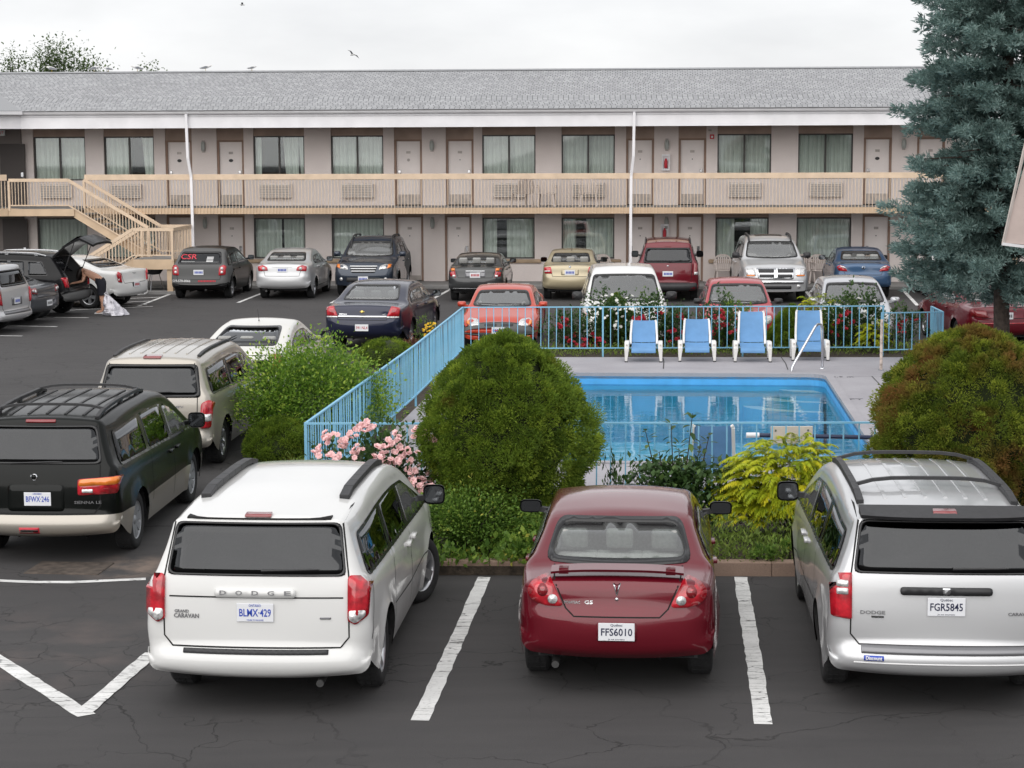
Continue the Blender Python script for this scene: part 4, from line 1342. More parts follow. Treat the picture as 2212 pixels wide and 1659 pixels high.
sp = suv(4.67, 1.89, 1.76, 2.70, paint=P_BLUEGREY, glass='tint', rack=dict(x0=.8, x1=3.0, y=.62, w=.04, h=.04, lift=.04),
    panels=[('F', [(.46, .82), (.74, .86), (.80, .97), (.66, 1.0), (.50, .94)], 'headlight', 'clear_lens', dict(both=True, off=.01, dome=.012, thick=.02, r=.04)),
            ('F', [(.72, .86), (.82, .90), (.82, .98), (.74, .98)], 'indicator_light', 'amber', dict(both=True, off=.024, thick=.02, r=.01)),
            ('F', [(-.36, .74), (.36, .74), (.42, .93), (-.42, .93)], 'grille', 'dark', dict(off=.008, r=.05)), ('F', rect(-.37, .37, .78, .80), 'grille_bar', 'chrome', dict(off=.016, r=.005)), ('F', rect(-.39, .39, .855, .875), 'grille_bar', 'chrome', dict(off=.016, r=.005)),
            ('F', [(-.42, .925), (.42, .925), (.42, .95), (-.42, .95)], 'grille_bar', 'chrome', dict(off=.014, r=.005)), ('F', rect(-.52, .52, .46, .60), 'air_intake', 'dark', dict(off=.005, r=.05)), ('F', disc(.68, .55, .05), 'fog_light', 'clear_lens', dict(both=True, off=.01, r=0))],
    plates=[('F', .56, '', M['ink_blue'])], aerial=(1.2, 0, .2, .1))
r_, B_ = make_car(sp, 'suv', 'slate blue SUV facing the camera with chrome barred grille', 'suv', GR3)
p = at(795, 637)
park(r_, 3.68, p.x, p.y, 180 + SITE)

sp = sedan(4.24, 1.67, 1.39, 2.44, deck=1.02, tail=.98, rg0=.55, rg1=1.2, paint=P_GREY, glass='glass', mirror_size=(.11, .2, .13),
    panels=[('R', [(.56, .72), (.74, .76), (.76, .98), (.60, .98)], 'tail_light', 'red_lens', dict(both=True, off=.01, dome=.01, thick=.02, r=.03)), ('R', rect(.60, .70, .92, .98), 'indicator_light', 'amber', dict(both=True, off=.024, thick=.02, r=.01)), ('R', rect(.58, .66, .74, .80), 'reversing_light', 'clear_lens', dict(both=True, off=.024, thick=.02, r=.01)),
            ('R', rect(-.28, .28, .90, .925), 'trim_bar', 'chrome', dict(off=.012, r=.006)), ('R', rect(-.66, .66, .40, .415), 'bumper_line', 'chrome', dict(off=.006, r=.004)), ('R', rect(-.30, .30, .74, .90), 'plate_recess', 'ink_grey', dict(off=.003, r=.03))],
    plates=[('R', .80, '', M['ink_red'])], aerial=(3.2, .6, .5, .15))
r_, B_ = make_car(sp, 'sedan', 'charcoal sedan seen from behind with arched rear window', 'car', GR3)
place_tail(r_, 1033, 647.6)

sp = sedan(4.24, 1.695, 1.47, 2.50, deck=1.06, tail=1.0, rg0=.55, rg1=1.2, paint=P_GOLD, glass='glass_pale', mirror_m=M['dark'],
    panels=[('R', [(.52, .80), (.74, .80), (.76, .98), (.56, 1.0)], 'tail_light', 'red_lens', dict(both=True, off=.01, dome=.01, thick=.02, r=.03)), ('R', rect(.58, .74, .86, .89), 'reversing_light', 'clear_lens', dict(both=True, off=.024, thick=.02, r=.01)), ('R', disc(0, 1.0, .035), 'emblem', 'chrome', dict(off=.01, r=0)), ('R', rect(-.26, .26, .76, .93), 'plate_recess', P_GOLD, dict(off=.003, r=.03))],
    plates=[('R', .84, '', M['ink_blue'])], aerial=(1.35, 0, .2, .1))
r_, B_ = make_car(sp, 'sedan', 'gold sedan seen from behind left of the second downspout', 'car', GR3)
place_tail(r_, 1234, 644.6)

sp = van(5.0, 1.83, 1.80, 3.07, belt=1.10, gl0=1.14, gl1=1.56, paint=P_RED2, glass='tint', mirror_m=M['dark'], rear_screen=(1.14, 1.58, .72, .64), rack=dict(x0=.6, x1=2.8, y=.66, w=.04, h=.04, lift=.04), wiper=[('R', .0, 1.16, -.4, 1.22)],
    panels=[('R', [(.74, .78), (.86, .80), (.88, 1.12), (.76, 1.14)], 'tail_light', 'dark_lens', dict(both=True, off=.01, thick=.02)), ('R', rect(.76, .86, .80, .88), 'reversing_light', 'clear_lens', dict(both=True, off=.022, thick=.02, r=.01)), ('R', [(-.035, 1.07), (.035, 1.07), (0, 1.03)], 'emblem', 'chrome', dict(off=.01, r=.006, res=.03)), ('R', rect(-.09, .09, 1.61, 1.635), 'brake_light', 'dark_lens', dict(off=.01, r=.01)),
            ('R', rect(-.84, .84, .33, .56), 'bumper', 'dark', dict(off=.012, r=.05))],
    plates=[('R', .83, '', M['ink_blue'])])
r_, B_ = make_car(sp, 'minivan', 'wine red minivan seen from behind with dark rear bumper', 'minivan', GR3)
place_tail(r_, 1442, 647, SITE, 1.08)

sp = suv(5.1, 1.93, 1.86, 3.02, belt=1.16, hood=1.12, cowl=1.24, gl0=1.22, gl1=1.62, rw=.38, paint=P_SILVER, glass='tint', mirror_m=M['dark'], rack=dict(x0=1.6, x1=3.1, y=.62, w=.05, h=.05, lift=.05),
    panels=[('F', [(.56, .80), (.84, .80), (.88, 1.0), (.60, 1.02)], 'headlight', 'clear_lens', dict(both=True, off=.01, dome=.012, thick=.02, r=.04)), ('F', rect(.60, .82, .79, .83), 'indicator_light', 'amber', dict(both=True, off=.022, thick=.02, r=.01)),
            ('F', [(-.50, .70), (.50, .70), (.56, 1.03), (-.56, 1.03)], 'grille_surround', 'chrome', dict(off=.012, thick=.02, r=.05)),
            ('F', rect(.05, .47, .75, .85), 'grille', 'dark', dict(both=True, off=.016, r=.02)), ('F', rect(.05, .50, .89, .99), 'grille', 'dark', dict(both=True, off=.016, r=.02)),
            ('F', rect(-.80, .80, .58, .66), 'chrome_strip', 'chrome', dict(off=.016, thick=.03, r=.02)), ('F', rect(-.45, .45, .42, .52), 'air_intake', 'dark', dict(off=.006, r=.03)), ('F', disc(.66, .50, .06), 'fog_light', 'clear_lens', dict(both=True, off=.012, r=0)),
            ('T', rect(2.05, 2.55, -.40, .40), 'sunroof', 'trim', dict(off=.006, r=.05))],
    plates=[('F', .60, '', M['ink_blue'])])
sp['plates'] = []
r_, B_ = make_car(sp, 'suv', 'silver SUV facing the camera with a cross-shaped chrome grille', 'suv', GR3)
p = at(1668, 650)
park(r_, 4.0, p.x, p.y, 180 + SITE - 2)

sp = sedan(4.58, 1.755, 1.47, 2.64, deck=1.06, tail=1.0, paint=P_BLUE, glass='glass_pale', mirror_m=M['dark'],
    panels=[('R', [(.46, .82), (.72, .84), (.78, .96), (.68, 1.0), (.54, .96)], 'tail_light', 'red_lens', dict(both=True, off=.01, dome=.01, thick=.02, r=.03)), ('R', [(.47, .90), (.56, .955), (.68, .985), (.67, .96), (.56, .92)], 'reversing_light', 'clear_lens', dict(both=True, off=.03, thick=.03, r=.008)), ('R', disc(0, .93, .05), 'emblem', 'chrome', dict(off=.01, r=0)), ('R', disc(0, .935, .032), 'emblem', P_BLUE, dict(off=.013, r=0))],
    plates=[('R', .62, '', M['ink_blue'])])
r_, B_ = make_car(sp, 'sedan', 'blue sedan seen from behind left of the blue spruce', 'car', GR3)
place_tail(r_, 1857, 641)

sp = sedan(4.7, 1.78, 1.46, 2.7, paint=P_WHITE, glass='glass', panels=[('R', [(.56, .80), (.80, .82), (.80, .98), (.60, 1.0)], 'tail_light', 'red_lens', dict(both=True, off=.01, dome=.01, thick=.02, r=.03))], plates=[('R', .62, '', M['ink_blue'])])
r_, B_ = make_car(sp, 'sedan', 'white sedan almost hidden behind the lower spruce boughs', 'car', GR3)
park(r_, 1.0, 13.15, 57.4, SITE)

# ---------------------------------------------------------------- left side, tails to the aisle
GR4 = 'cars parked across the left edge of the lot'
sp = sedan(5.0, 1.88, 1.48, 3.05, deck=1.10, tail=1.06, rg0=.70, rg1=1.5, cowl=1.08, hood=.98, paint=P_WHITE, glass='tint', xr=1.05, rw=.345, rim='five', exhaust=(.5, .28),
    panels=[('R', [(.66, .74), (.80, .76), (.84, 1.0), (.78, 1.06), (.68, 1.0)], 'tail_light', 'red_lens', dict(both=True, off=.020, dome=.012, thick=.03, res=.06, r=.03)), ('R', rect(.68, .80, .80, .86), 'reversing_light', 'clear_lens', dict(both=True, off=.026, thick=.02, r=.01)),
            ('R', [(-.12, 1.0), (-.02, .985), (.02, .985), (.12, 1.0), (.02, .972), (-.02, .972)], 'emblem', 'ink_grey', dict(off=.01, r=.002, res=.03)), ('R', [(-.20, .60), (.20, .60), (.20, .72), (-.20, .72)], 'plate_recess', 'gap', dict(off=.003, r=.02))],
    plates=[('R', .66, '', M['ink_red'])])
r_, B_ = make_car(sp, 'sedan', 'white sedan with high boot and upright red tail light by the staircase', 'car', GR4)
park(r_, 0, -10.75, 55.7, -70)

sp = suv(4.76, 1.85, 1.76, 2.86, paint=P_BLACK2, glass='tint', rw=.36, rim='split', rack=dict(x0=.75, x1=3.0, y=.66, w=.045, h=.04, lift=.05, m='chrome'), rear_screen=None, wiper=None, open=[('R', [(-.66, .80), (.66, .80), (.60, 1.60), (-.60, 1.60)])], seat_m='seat_dark',
    panels=[('R', [(.66, .80), (.84, .82), (.88, 1.08), (.70, 1.08)], 'tail_light', 'red_lens', dict(both=True, off=.020, dome=.014, thick=.03, res=.06, r=.03))])
sp['gaps'] = sp['gaps'][:-1]
r_, B_ = make_car(sp, 'suv', 'black SUV with chrome roof rails and its tailgate raised', 'suv', GR4)
mb = MB()
mb.box(-2.28, -2.14, -.70, .70, .74, .79)
mb.build('load_sill', M['dark'], r_, bevel=.01)
mb = MB()                                        # tailgate: curved shell hinged at the roof
rows = [(-1.80, 1.70, .64), (-2.15, 1.98, .68), (-2.45, 2.14, .70), (-2.62, 2.20, .72), (-2.80, 2.12, .72), (-2.98, 2.02, .68)]
n_ = 8
for side, off in (('o', 0.), ('i', -.05)):
    pass
vs, fs = [], []
for dz in (0, -.06):
    for (x, z, wy) in rows:
        for k in range(n_ + 1): vs.append((x, -wy + 2 * wy * k / n_, z + dz - .05 * abs(2 * k / n_ - 1) ** 3))
m_ = len(rows) * (n_ + 1)
for i in range(len(rows) - 1):
    for k in range(n_):
        a = i * (n_ + 1) + k
        fs += [(a, a + 1, a + n_ + 2, a + n_ + 1), (m_ + a + n_ + 1, m_ + a + n_ + 2, m_ + a + 1, m_ + a)]
for i in range(len(rows) - 1):
    a, b = i * (n_ + 1), i * (n_ + 1) + n_
    fs += [(a, a + n_ + 1, m_ + a + n_ + 1, m_ + a), (b + n_ + 1, b, m_ + b, m_ + b + n_ + 1)]
for k in range(n_):
    a = (len(rows) - 1) * (n_ + 1) + k
    fs += [(a, a + 1, m_ + a + 1, m_ + a), (k + 1, k, m_ + k, m_ + k + 1)]
mb.smooth = False
mb._add(vs, fs)
tg = mb.build('tailgate', P_BLACK2, r_)
mb = MB()
mb.prism([(-2.02, -.55, 1.885), (-2.02, .55, 1.885), (-2.50, .60, 2.175), (-2.50, -.60, 2.175)], (-.005, 0, .01))
mb.build('rear_window', M['trim'], tg)
for sg in (-1, 1):
    mb = MB()
    mb.tube([(-2.10, sg * .62, 1.2), (-2.45, sg * .66, 2.05)], .012, 6)
    mb.build('gas_strut', M['dark'], tg)
park(r_, 0, -11.70, 53.0, -80)

sp = sedan(4.75, 1.80, 1.45, 2.72, paint=P_GREY2, glass='tint', rim='seven', deck=1.04, panels=[('R', [(.50, .80), (.74, .82), (.78, .96), (.54, .97)], 'tail_light', 'dark_lens', dict(both=True, off=.01, thick=.02, r=.03)), ('R', disc(.60, .88, .045), 'reversing_light', 'clear_lens', dict(both=True, off=.024, thick=.02, r=0)), ('R', disc(.70, .90, .035), 'reversing_light', 'clear_lens', dict(both=True, off=.024, thick=.02, r=0))], plates=[('R', .55, '', M['ink_grey'])])
r_, B_ = make_car(sp, 'sedan', 'graphite sedan tail between the silver minivan and the black SUV', 'car', GR4)
park(r_, 0, -12.05, 50.6, -77)
sp = van(5.0, 1.95, 1.75, 3.03, paint=P_SILVER, glass='tint', rim='five', panels=[('R', [(.74, .72), (.90, .76), (.91, 1.08), (.78, 1.10)], 'tail_light', 'red_lens', dict(both=True, off=.020, dome=.012, thick=.03, res=.06)), ('R', rect(-.70, .70, .50, .57), 'step_pad', 'ink_grey', dict(off=.008, r=.01)), ('R', [(-.28, .70), (.28, .70), (.28, .90), (-.28, .90)], 'plate_recess', 'ink_grey', dict(off=.004, r=.03))], plates=[('R', .80, '', M['ink_blue'])])
r_, B_ = make_car(sp, 'minivan', 'silver minivan tail cut by the left edge of the view', 'minivan', GR4)
park(r_, 0, -12.2, 48.2, -78)
# ------------------------------------------------------------------ lot, kerb, pool terrace
def node_mat(name):
    m = bpy.data.materials.new(name)
    m.use_nodes = True
    n = m.node_tree
    return m, n, n.nodes['Principled BSDF']

def N(n, t, **kw):
    x = n.nodes.new(t)
    for k, v in kw.items():
        if isinstance(k, str) and hasattr(x, k): setattr(x, k, v)
    return x

def ramp(n, src, p0, c0, p1, c1):
    r = n.nodes.new('ShaderNodeValToRGB')
    r.color_ramp.elements[0].position, r.color_ramp.elements[0].color = p0, c0 if len(c0) == 4 else (*c0, 1)
    r.color_ramp.elements[1].position, r.color_ramp.elements[1].color = p1, c1 if len(c1) == 4 else (*c1, 1)
    n.links.new(src, r.inputs[0])
    return r.outputs[0]

def mixc(n, fac, a, b, mode='MIX'):
    m = n.nodes.new('ShaderNodeMix')
    m.data_type = 'RGBA'
    m.blend_type = mode
    for k, v in ((0, fac), (6, a), (7, b)):
        if hasattr(v, 'links'): n.links.new(v, m.inputs[k])
        elif k == 0: m.inputs[0].default_value = v
        else: m.inputs[k].default_value = (*v, 1) if len(v) == 3 else v
    return m.outputs[2]

def noise(n, co, sc, det=5, ro=.55):
    x = n.nodes.new('ShaderNodeTexNoise')
    x.inputs['Scale'].default_value, x.inputs['Detail'].default_value, x.inputs['Roughness'].default_value = sc, det, ro
    n.links.new(co, x.inputs['Vector'])
    return x.outputs['Fac']

def cracks(n, co, sc, w0, w1, warp=.5, wsc=2.5):
    """thin irregular lines between Voronoi cells, 1 on the line"""
    nz = n.nodes.new('ShaderNodeTexNoise')
    nz.inputs['Scale'].default_value, nz.inputs['Detail'].default_value = wsc, 6
    n.links.new(co, nz.inputs['Vector'])
    ad = n.nodes.new('ShaderNodeVectorMath')
    ad.operation = 'MULTIPLY_ADD'
    ad.inputs[1].default_value = (warp, warp, 0)
    n.links.new(nz.outputs['Color'], ad.inputs[0])
    n.links.new(co, ad.inputs[2])
    v = n.nodes.new('ShaderNodeTexVoronoi')
    v.feature = 'DISTANCE_TO_EDGE'
    v.voronoi_dimensions = '2D'
    v.inputs['Scale'].default_value = sc
    n.links.new(ad.outputs[0], v.inputs['Vector'])
    r = n.nodes.new('ShaderNodeMapRange')
    r.inputs[1].default_value, r.inputs[2].default_value, r.inputs[3].default_value, r.inputs[4].default_value = w0, w1, 1, 0
    n.links.new(v.outputs['Distance'], r.inputs[0])
    return r.outputs[0]

def mul(n, a, b):
    m = n.nodes.new('ShaderNodeMath')
    m.operation = 'MULTIPLY'
    m.use_clamp = True
    for i, v in enumerate((a, b)):
        if hasattr(v, 'links'): n.links.new(v, m.inputs[i])
        else: m.inputs[i].default_value = v
    return m.outputs[0]

def blob(n, co, x, y, r):
    """soft round mask about a place on the ground"""
    s_ = n.nodes.new('ShaderNodeVectorMath')
    s_.operation = 'DISTANCE'
    n.links.new(co, s_.inputs[0])
    s_.inputs[1].default_value = (x, y, 0)
    m = n.nodes.new('ShaderNodeMapRange')
    m.inputs[1].default_value, m.inputs[2].default_value, m.inputs[3].default_value, m.inputs[4].default_value = r * .35, r, 1, 0
    n.links.new(s_.outputs['Value'], m.inputs[0])
    return m.outputs[0]

# asphalt
m, n, b = node_mat('asphalt')
tc = N(n, 'ShaderNodeTexCoord')
co = tc.outputs['Object']
big = ramp(n, noise(n, co, .22, 6), .32, (.036, .0345, .0352), .70, (.056, .0535, .0540))
streak = N(n, 'ShaderNodeMapping')
streak.inputs['Scale'].default_value = (.6, 3.0, 1)
n.links.new(co, streak.inputs['Vector'])
c1 = mixc(n, .35, big, ramp(n, noise(n, streak.outputs[0], 1.3, 6), .3, (.035, .0335, .0345), .75, (.066, .062, .0615)))
fine = ramp(n, noise(n, co, 160, 2), .35, (.60, .60, .60), .68, (1.35, 1.33, 1.33))
c1 = mixc(n, .75, c1, fine, 'MULTIPLY')
# broken patch at the left, a few long cracks elsewhere
pm = mul(n, blob(n, co, -4.6, 16.7, 2.2), ramp(n, noise(n, co, .9, 3), .35, (0, 0, 0), .55, (1, 1, 1)))
ck = mul(n, cracks(n, co, 2.1, .004, .022, .35, 3), pm)
ck2 = mul(n, cracks(n, co, .33, .0012, .0065, 1.3, 1.1), ramp(n, noise(n, co, .35, 3), .40, (0, 0, 0), .60, (1, 1, 1)))
ck3 = mul(n, cracks(n, co, 1.0, .002, .011, .8, 2.2), ramp(n, noise(n, co, .55, 3), .44, (0, 0, 0), .60, (1, 1, 1)))
allc = N(n, 'ShaderNodeMath', operation='MAXIMUM')
n.links.new(ck, allc.inputs[0])
n.links.new(ck2, allc.inputs[1])
allc2 = N(n, 'ShaderNodeMath', operation='MAXIMUM')
n.links.new(allc.outputs[0], allc2.inputs[0])
n.links.new(mul(n, ck3, 1.0), allc2.inputs[1])
# sandy wash by the drain patch and rusty tint on the broken part
sand = mul(n, blob(n, co, -4.25, 21.2, .75), ramp(n, noise(n, co, 2.6, 6), .40, (0, 0, 0), .62, (1, 1, 1)))
c2 = mixc(n, mul(n, sand, .75), c1, (.20, .15, .12))
rust = mul(n, blob(n, co, -4.4, 17.6, 2.0), ramp(n, noise(n, co, 1.6, 6), .46, (0, 0, 0), .68, (1, 1, 1)))
c2 = mixc(n, mul(n, rust, .35), c2, (.14, .105, .095))
oil = mul(n, ramp(n, noise(n, co, .45, 5), .60, (0, 0, 0), .72, (1, 1, 1)), .35)
c2 = mixc(n, oil, c2, (.035, .034, .036))
c2 = mixc(n, allc2.outputs[0], c2, (.012, .011, .011))
n.links.new(c2, b.inputs['Base Color'])
b.inputs['Roughness'].default_value = .88
hh = N(n, 'ShaderNodeMath', operation='SUBTRACT')
n.links.new(mul(n, noise(n, co, 110, 3), .5), hh.inputs[0])
n.links.new(allc2.outputs[0], hh.inputs[1])
bp = N(n, 'ShaderNodeBump')
bp.inputs['Strength'].default_value, bp.inputs['Distance'].default_value = .45, .012
n.links.new(hh.outputs[0], bp.inputs['Height'])
n.links.new(bp.outputs[0], b.inputs['Normal'])
M['asphalt'] = m

# worn road paint, broken where the asphalt under it has cracked
m, n, b = node_mat('road_paint')
tc = N(n, 'ShaderNodeTexCoord')
co = tc.outputs['Object']
base = ramp(n, noise(n, co, 3, 6), .3, (.56, .56, .55), .7, (.76, .76, .75))
wear = ramp(n, noise(n, co, 26, 6, .7), .55, (0, 0, 0), .72, (1, 1, 1))
sc_ = N(n, 'ShaderNodeMapping')
sc_.inputs['Scale'].default_value = (1.1, 5.5, 1)
n.links.new(co, sc_.inputs['Vector'])
ckp = mul(n, cracks(n, sc_.outputs[0], 1.5, .010, .045, .9, 2.4), ramp(n, noise(n, co, 1.2, 3), .35, (0, 0, 0), .55, (1, 1, 1)))
mxw = N(n, 'ShaderNodeMath', operation='MAXIMUM')
n.links.new(mul(n, wear, .55), mxw.inputs[0])
n.links.new(ckp, mxw.inputs[1])
n.links.new(mixc(n, mxw.outputs[0], base, (.07, .068, .068)), b.inputs['Base Color'])
b.inputs['Roughness'].default_value = .7
M['road_paint'] = m

def concrete(name, c0, c1, jx=None, spots=.3):
    m, n, b = node_mat(name)
    tc = N(n, 'ShaderNodeTexCoord')
    co = tc.outputs['Object']
    base = ramp(n, noise(n, co, .8, 7, .6), .3, c0, .7, c1)
    fine = ramp(n, noise(n, co, 90, 2), .3, (.80, .80, .80), .7, (1.12, 1.12, 1.12))
    c = mixc(n, .7, base, fine, 'MULTIPLY')
    st = ramp(n, noise(n, co, 3.3, 7, .65), .58, (0, 0, 0), .75, (1, 1, 1))
    c = mixc(n, mul(n, st, spots), c, tuple(x * .55 for x in c0))
    n.links.new(c, b.inputs['Base Color'])
    b.inputs['Roughness'].default_value = .85
    bp = N(n, 'ShaderNodeBump')
    bp.inputs['Strength'].default_value, bp.inputs['Distance'].default_value = .25, .006
    n.links.new(noise(n, co, 70, 4), bp.inputs['Height'])
    n.links.new(bp.outputs[0], b.inputs['Normal'])
    return m
M['deck'] = concrete('pool_deck_paint', (.29, .28, .305), (.37, .36, .385), spots=.18)
M['walk'] = concrete('sidewalk_concrete', (.19, .185, .18), (.27, .265, .26))
M['kerb'] = concrete('brown_kerb_concrete', (.225, .150, .115), (.30, .215, .165), spots=.45)
M['soil'] = mat('bed_soil', (.045, .034, .024), .95, noise=.5, nscale=12, bump=.8, bscale=30)
M['pool'] = mat('pool_shell_blue', (.13, .62, .86), .55, noise=.06, nscale=1.5)
M['pool_band'] = mat('pool_rim_blue', (.08, .36, .70), .4, noise=.12, nscale=3)
M['coping'] = concrete('coping', (.28, .265, .25), (.38, .36, .34), spots=.4)

TH = R(4.4)                                     # the terrace is turned to the right
ex, ey = Vector((math.cos(TH), -math.sin(TH), 0)), Vector((math.sin(TH), math.cos(TH), 0))
PO = Vector((5.24, 27.15, 0))                    # near right corner of the pool
def T(a, b_, z=0.): p = PO + ex * a + ey * b_; return Vector((p.x, p.y, z))
ZD = .12
PW, PL = 5.9, 10.65                             # pool width and length
P0, P1, P2, P3 = T(-PW, 0), T(0, 0), T(.05, PL), T(-PW, PL)

def sheet(name, loop, z, m, holes=(), kind='structure', thick=0., parent=None):
    vs2, es = [], []
    for lp in [loop] + list(holes):
        o = len(vs2)
        vs2 += [Vector((p[0], p[1])) for p in lp]
        es += [(o + i, o + (i + 1) % len(lp)) for i in range(len(lp))]
    r = delaunay_2d_cdt(vs2, es, [], 0, 1e-6)
    lp2 = [(p[0], p[1]) for p in loop]
    hl = [[(p[0], p[1]) for p in h] for h in holes]
    F = []
    for f in r[2]:
        cx, cy = sum(r[0][i].x for i in f) / 3, sum(r[0][i].y for i in f) / 3
        if inside(lp2, cx, cy) and not any(inside(h, cx, cy) for h in hl): F.append(list(f))
    V = [(p.x, p.y, z) for p in r[0]]
    if thick:
        k = len(V)
        V += [(p.x, p.y, z - thick) for p in r[0]]
        cnt = {(f[i], f[(i + 1) % 3]) for f in F for i in range(3)}
        F += [[b_, a, k + a, k + b_] for a, b_ in cnt if (b_, a) not in cnt]
    me = bpy.data.meshes.new(name)
    me.from_pydata(V, [], F)
    bm = bmesh.new()
    bm.from_mesh(me)
    up = max(bm.faces, key=lambda f: abs(f.normal.z) * f.calc_area())
    if up.normal.z < 0: bmesh.ops.reverse_faces(bm, faces=bm.faces)
    bm.to_mesh(me)
    bm.free()
    o = link_mesh(name, me, parent, m)
    if kind and parent is None: o['kind'] = kind
    return o

def corner(p, a, b_, r, n_=6):
    """rounded corner from direction a to direction b"""
    p, a, b_ = Vector(p), Vector(a).normalized() * r, Vector(b_).normalized() * r
    return [tuple(((1 - t) ** 2) * (p + a) + 2 * t * (1 - t) * p + t * t * (p + b_)) for t in [k / n_ for k in range(n_ + 1)]]
def pool_loop(grow=0., r=.45):
    A, B_, Cc, D = T(-PW - grow, -grow), T(grow, -grow), T(.05 + grow, PL + grow), T(-PW - grow, PL + grow)
    return corner(A, D - A, B_ - A, r) + corner(B_, A - B_, Cc - B_, r) + corner(Cc, B_ - Cc, D - Cc, r) + corner(D, Cc - D, A - D, r)

# bed + terrace outlines
kl, kr = at(640, 1241), at(2600, 1249)          # foot of the brown kerb
BED = [Vector((-3.9, kl.y - .05, 0)), Vector((kr.x + 4, kr.y, 0)), Vector((kr.x + 4, 46, 0)), T(3.2, 16.2), T(-7.0, 16.2), T(-6.7, -.5)]
FL0, FL1 = at(660, 915, 1.17), at(1000, 664, 1.17)       # left fence: near and far corners
bed_loop = [(-3.3, kl.y), (9.5, kr.y + .02), (11.5, 43.0), (9.6, 43.1), (FL1.x - 1.0, 43.1), (FL0.x - 1.1, FL0.y + 1), (-3.3, 24.2)]
lot = sheet('parking_lot', [(-250, -250), (250, -250), (250, 400), (-250, 400)], 0., M['asphalt'], [pool_loop(.02)])
bed = sheet('planting_bed', [(p[0], p[1]) for p in bed_loop], .10, M['soil'], [pool_loop(.02)], thick=.1)
deck_loop = [tuple(T(-PW - 1.5, -3.0)[:2]), tuple(T(3.3, -3.0)[:2]), tuple(T(3.3, PL + 3.25)[:2]), tuple(T(-PW - 1.05, PL + 3.25)[:2])]
deck_loop[0] = (FL0.x + .12, FL0.y + .25)
deck_loop[3] = (FL1.x + .10, FL1.y - .15)
deck = sheet('pool_deck', deck_loop, ZD, M['deck'], [pool_loop(.16)], thick=.1)
cop = sheet('pool_coping', pool_loop(.16), ZD + .02, M['deck'], [pool_loop(0.)], thick=.12)
# joints and cracks of the terrace: narrow sunken strips
def strip(name, pts, wd, z, m, kind='structure'):
    V, F = [], []
    for i, p in enumerate(pts):
        a, b_ = Vector(pts[max(i - 1, 0)]), Vector(pts[min(i + 1, len(pts) - 1)])
        d = (b_ - a).normalized()
        s_ = Vector((-d.y, d.x, 0)) * wd / 2 * (1 if not isinstance(wd, list) else 1)
        for q in (Vector(p) - s_, Vector(p) + s_): V.append((q.x, q.y, z))
    for i in range(len(pts) - 1): F.append((2 * i, 2 * i + 2, 2 * i + 3, 2 * i + 1))
    me = bpy.data.meshes.new(name)
    me.from_pydata(V, [], F)
    o = link_mesh(name, me, None, m)
    if kind: o['kind'] = kind
    return o
dgap = mat('deck_joint', (.05, .048, .05), .95)
strip('deck_joint', [T(.95, PL - .2), T(1.0, 4.0), T(1.15, -2.6)], .02, ZD + .004, dgap)
strip('deck_joint', [T(.5, PL - .25), T(3.2, PL - .3)], .012, ZD + .004, dgap)
strip('deck_joint', [T(.5, 6.4), T(3.2, 6.3)], .012, ZD + .004, dgap)
strip('deck_crack', [at(1432, 773, ZD), at(1434, 782, ZD), at(1433, 797, ZD)], .022, ZD + .004, dgap)
strip('deck_crack', [at(1686, 770, ZD), at(1697, 785, ZD), at(1702, 799, ZD)], .022, ZD + .004, dgap)
# depth numbers painted by the pool rim
for (u, v, t_) in ((1820, 814, '0.9 m'), (1838, 862, '3 FT')):
    p = at(u, v, ZD + .006)
    lettering(t_, .20, mat('deck_print', (.12, .12, .13), .8), None, Matrix.Translation(p) @ Matrix.Rotation(-TH, 4, 'Z'), 'depth_marking', width=.42)['kind'] = 'structure'

# pool shell, water, steps
ZW = -.09
mb = MB()
lp = pool_loop(0.)
k = len(lp)
for i in range(k):
    a, b_ = lp[i], lp[(i + 1) % k]
    mb.cur = 1
    mb._add([(a[0], a[1], ZD - .05), (b_[0], b_[1], ZD - .05), (b_[0], b_[1], ZW - .03), (a[0], a[1], ZW - .03)], [(0, 1, 2, 3)])
    mb.cur = 0
    mb._add([(a[0], a[1], ZW - .03), (b_[0], b_[1], ZW - .03), (b_[0], b_[1], -1.25), (a[0], a[1], -1.25)], [(0, 1, 2, 3)])
pl = mb.build('pool_basin', [M['pool'], M['pool_band']], recalc=False)
pl['kind'] = 'structure'
sheet('pool_floor', lp, -1.24, M['pool'])
st = thing('pool_steps', 'pale rounded corner steps under water at the far right of the pool', 'pool steps', T(0, PL, 0))
pale = mat('pool_step_white', (.55, .72, .78), .6)
for r_, z_ in ((1.5, -.50), (1.15, -.34), (.8, -.17)):
    mb = MB()
    pts = [T(-.16, PL - .16, z_)] + [T(-.02 - r_ * math.sin(a), PL - r_ * .62 * math.cos(a), z_) for a in [math.pi / 2 * q / 10 for q in range(11)]]
    mb.prism([p - T(0, PL, 0) for p in pts], (0, 0, -1.1))
    mb.mi = [1 if i != 0 else 0 for i in range(len(mb.f))]
    mb.build('step', [pale, M['pool']], st)
m = bpy.data.materials.new('pool_water')
m.use_nodes = True
n = m.node_tree
n.nodes.clear()
o_ = n.nodes.new('ShaderNodeOutputMaterial')
tr = n.nodes.new('ShaderNodeBsdfTransparent')
tr.inputs['Color'].default_value = (.80, .95, .985, 1)
gg = n.nodes.new('ShaderNodeBsdfGlossy')
gg.inputs['Roughness'].default_value = .015
fr = n.nodes.new('ShaderNodeFresnel')
fr.inputs['IOR'].default_value = 1.333
mx = n.nodes.new('ShaderNodeMixShader')
tcn = n.nodes.new('ShaderNodeTexCoord')
mpn = n.nodes.new('ShaderNodeMapping')
mpn.inputs['Scale'].default_value = (.55, 1.6, 1)
nz = n.nodes.new('ShaderNodeTexNoise')
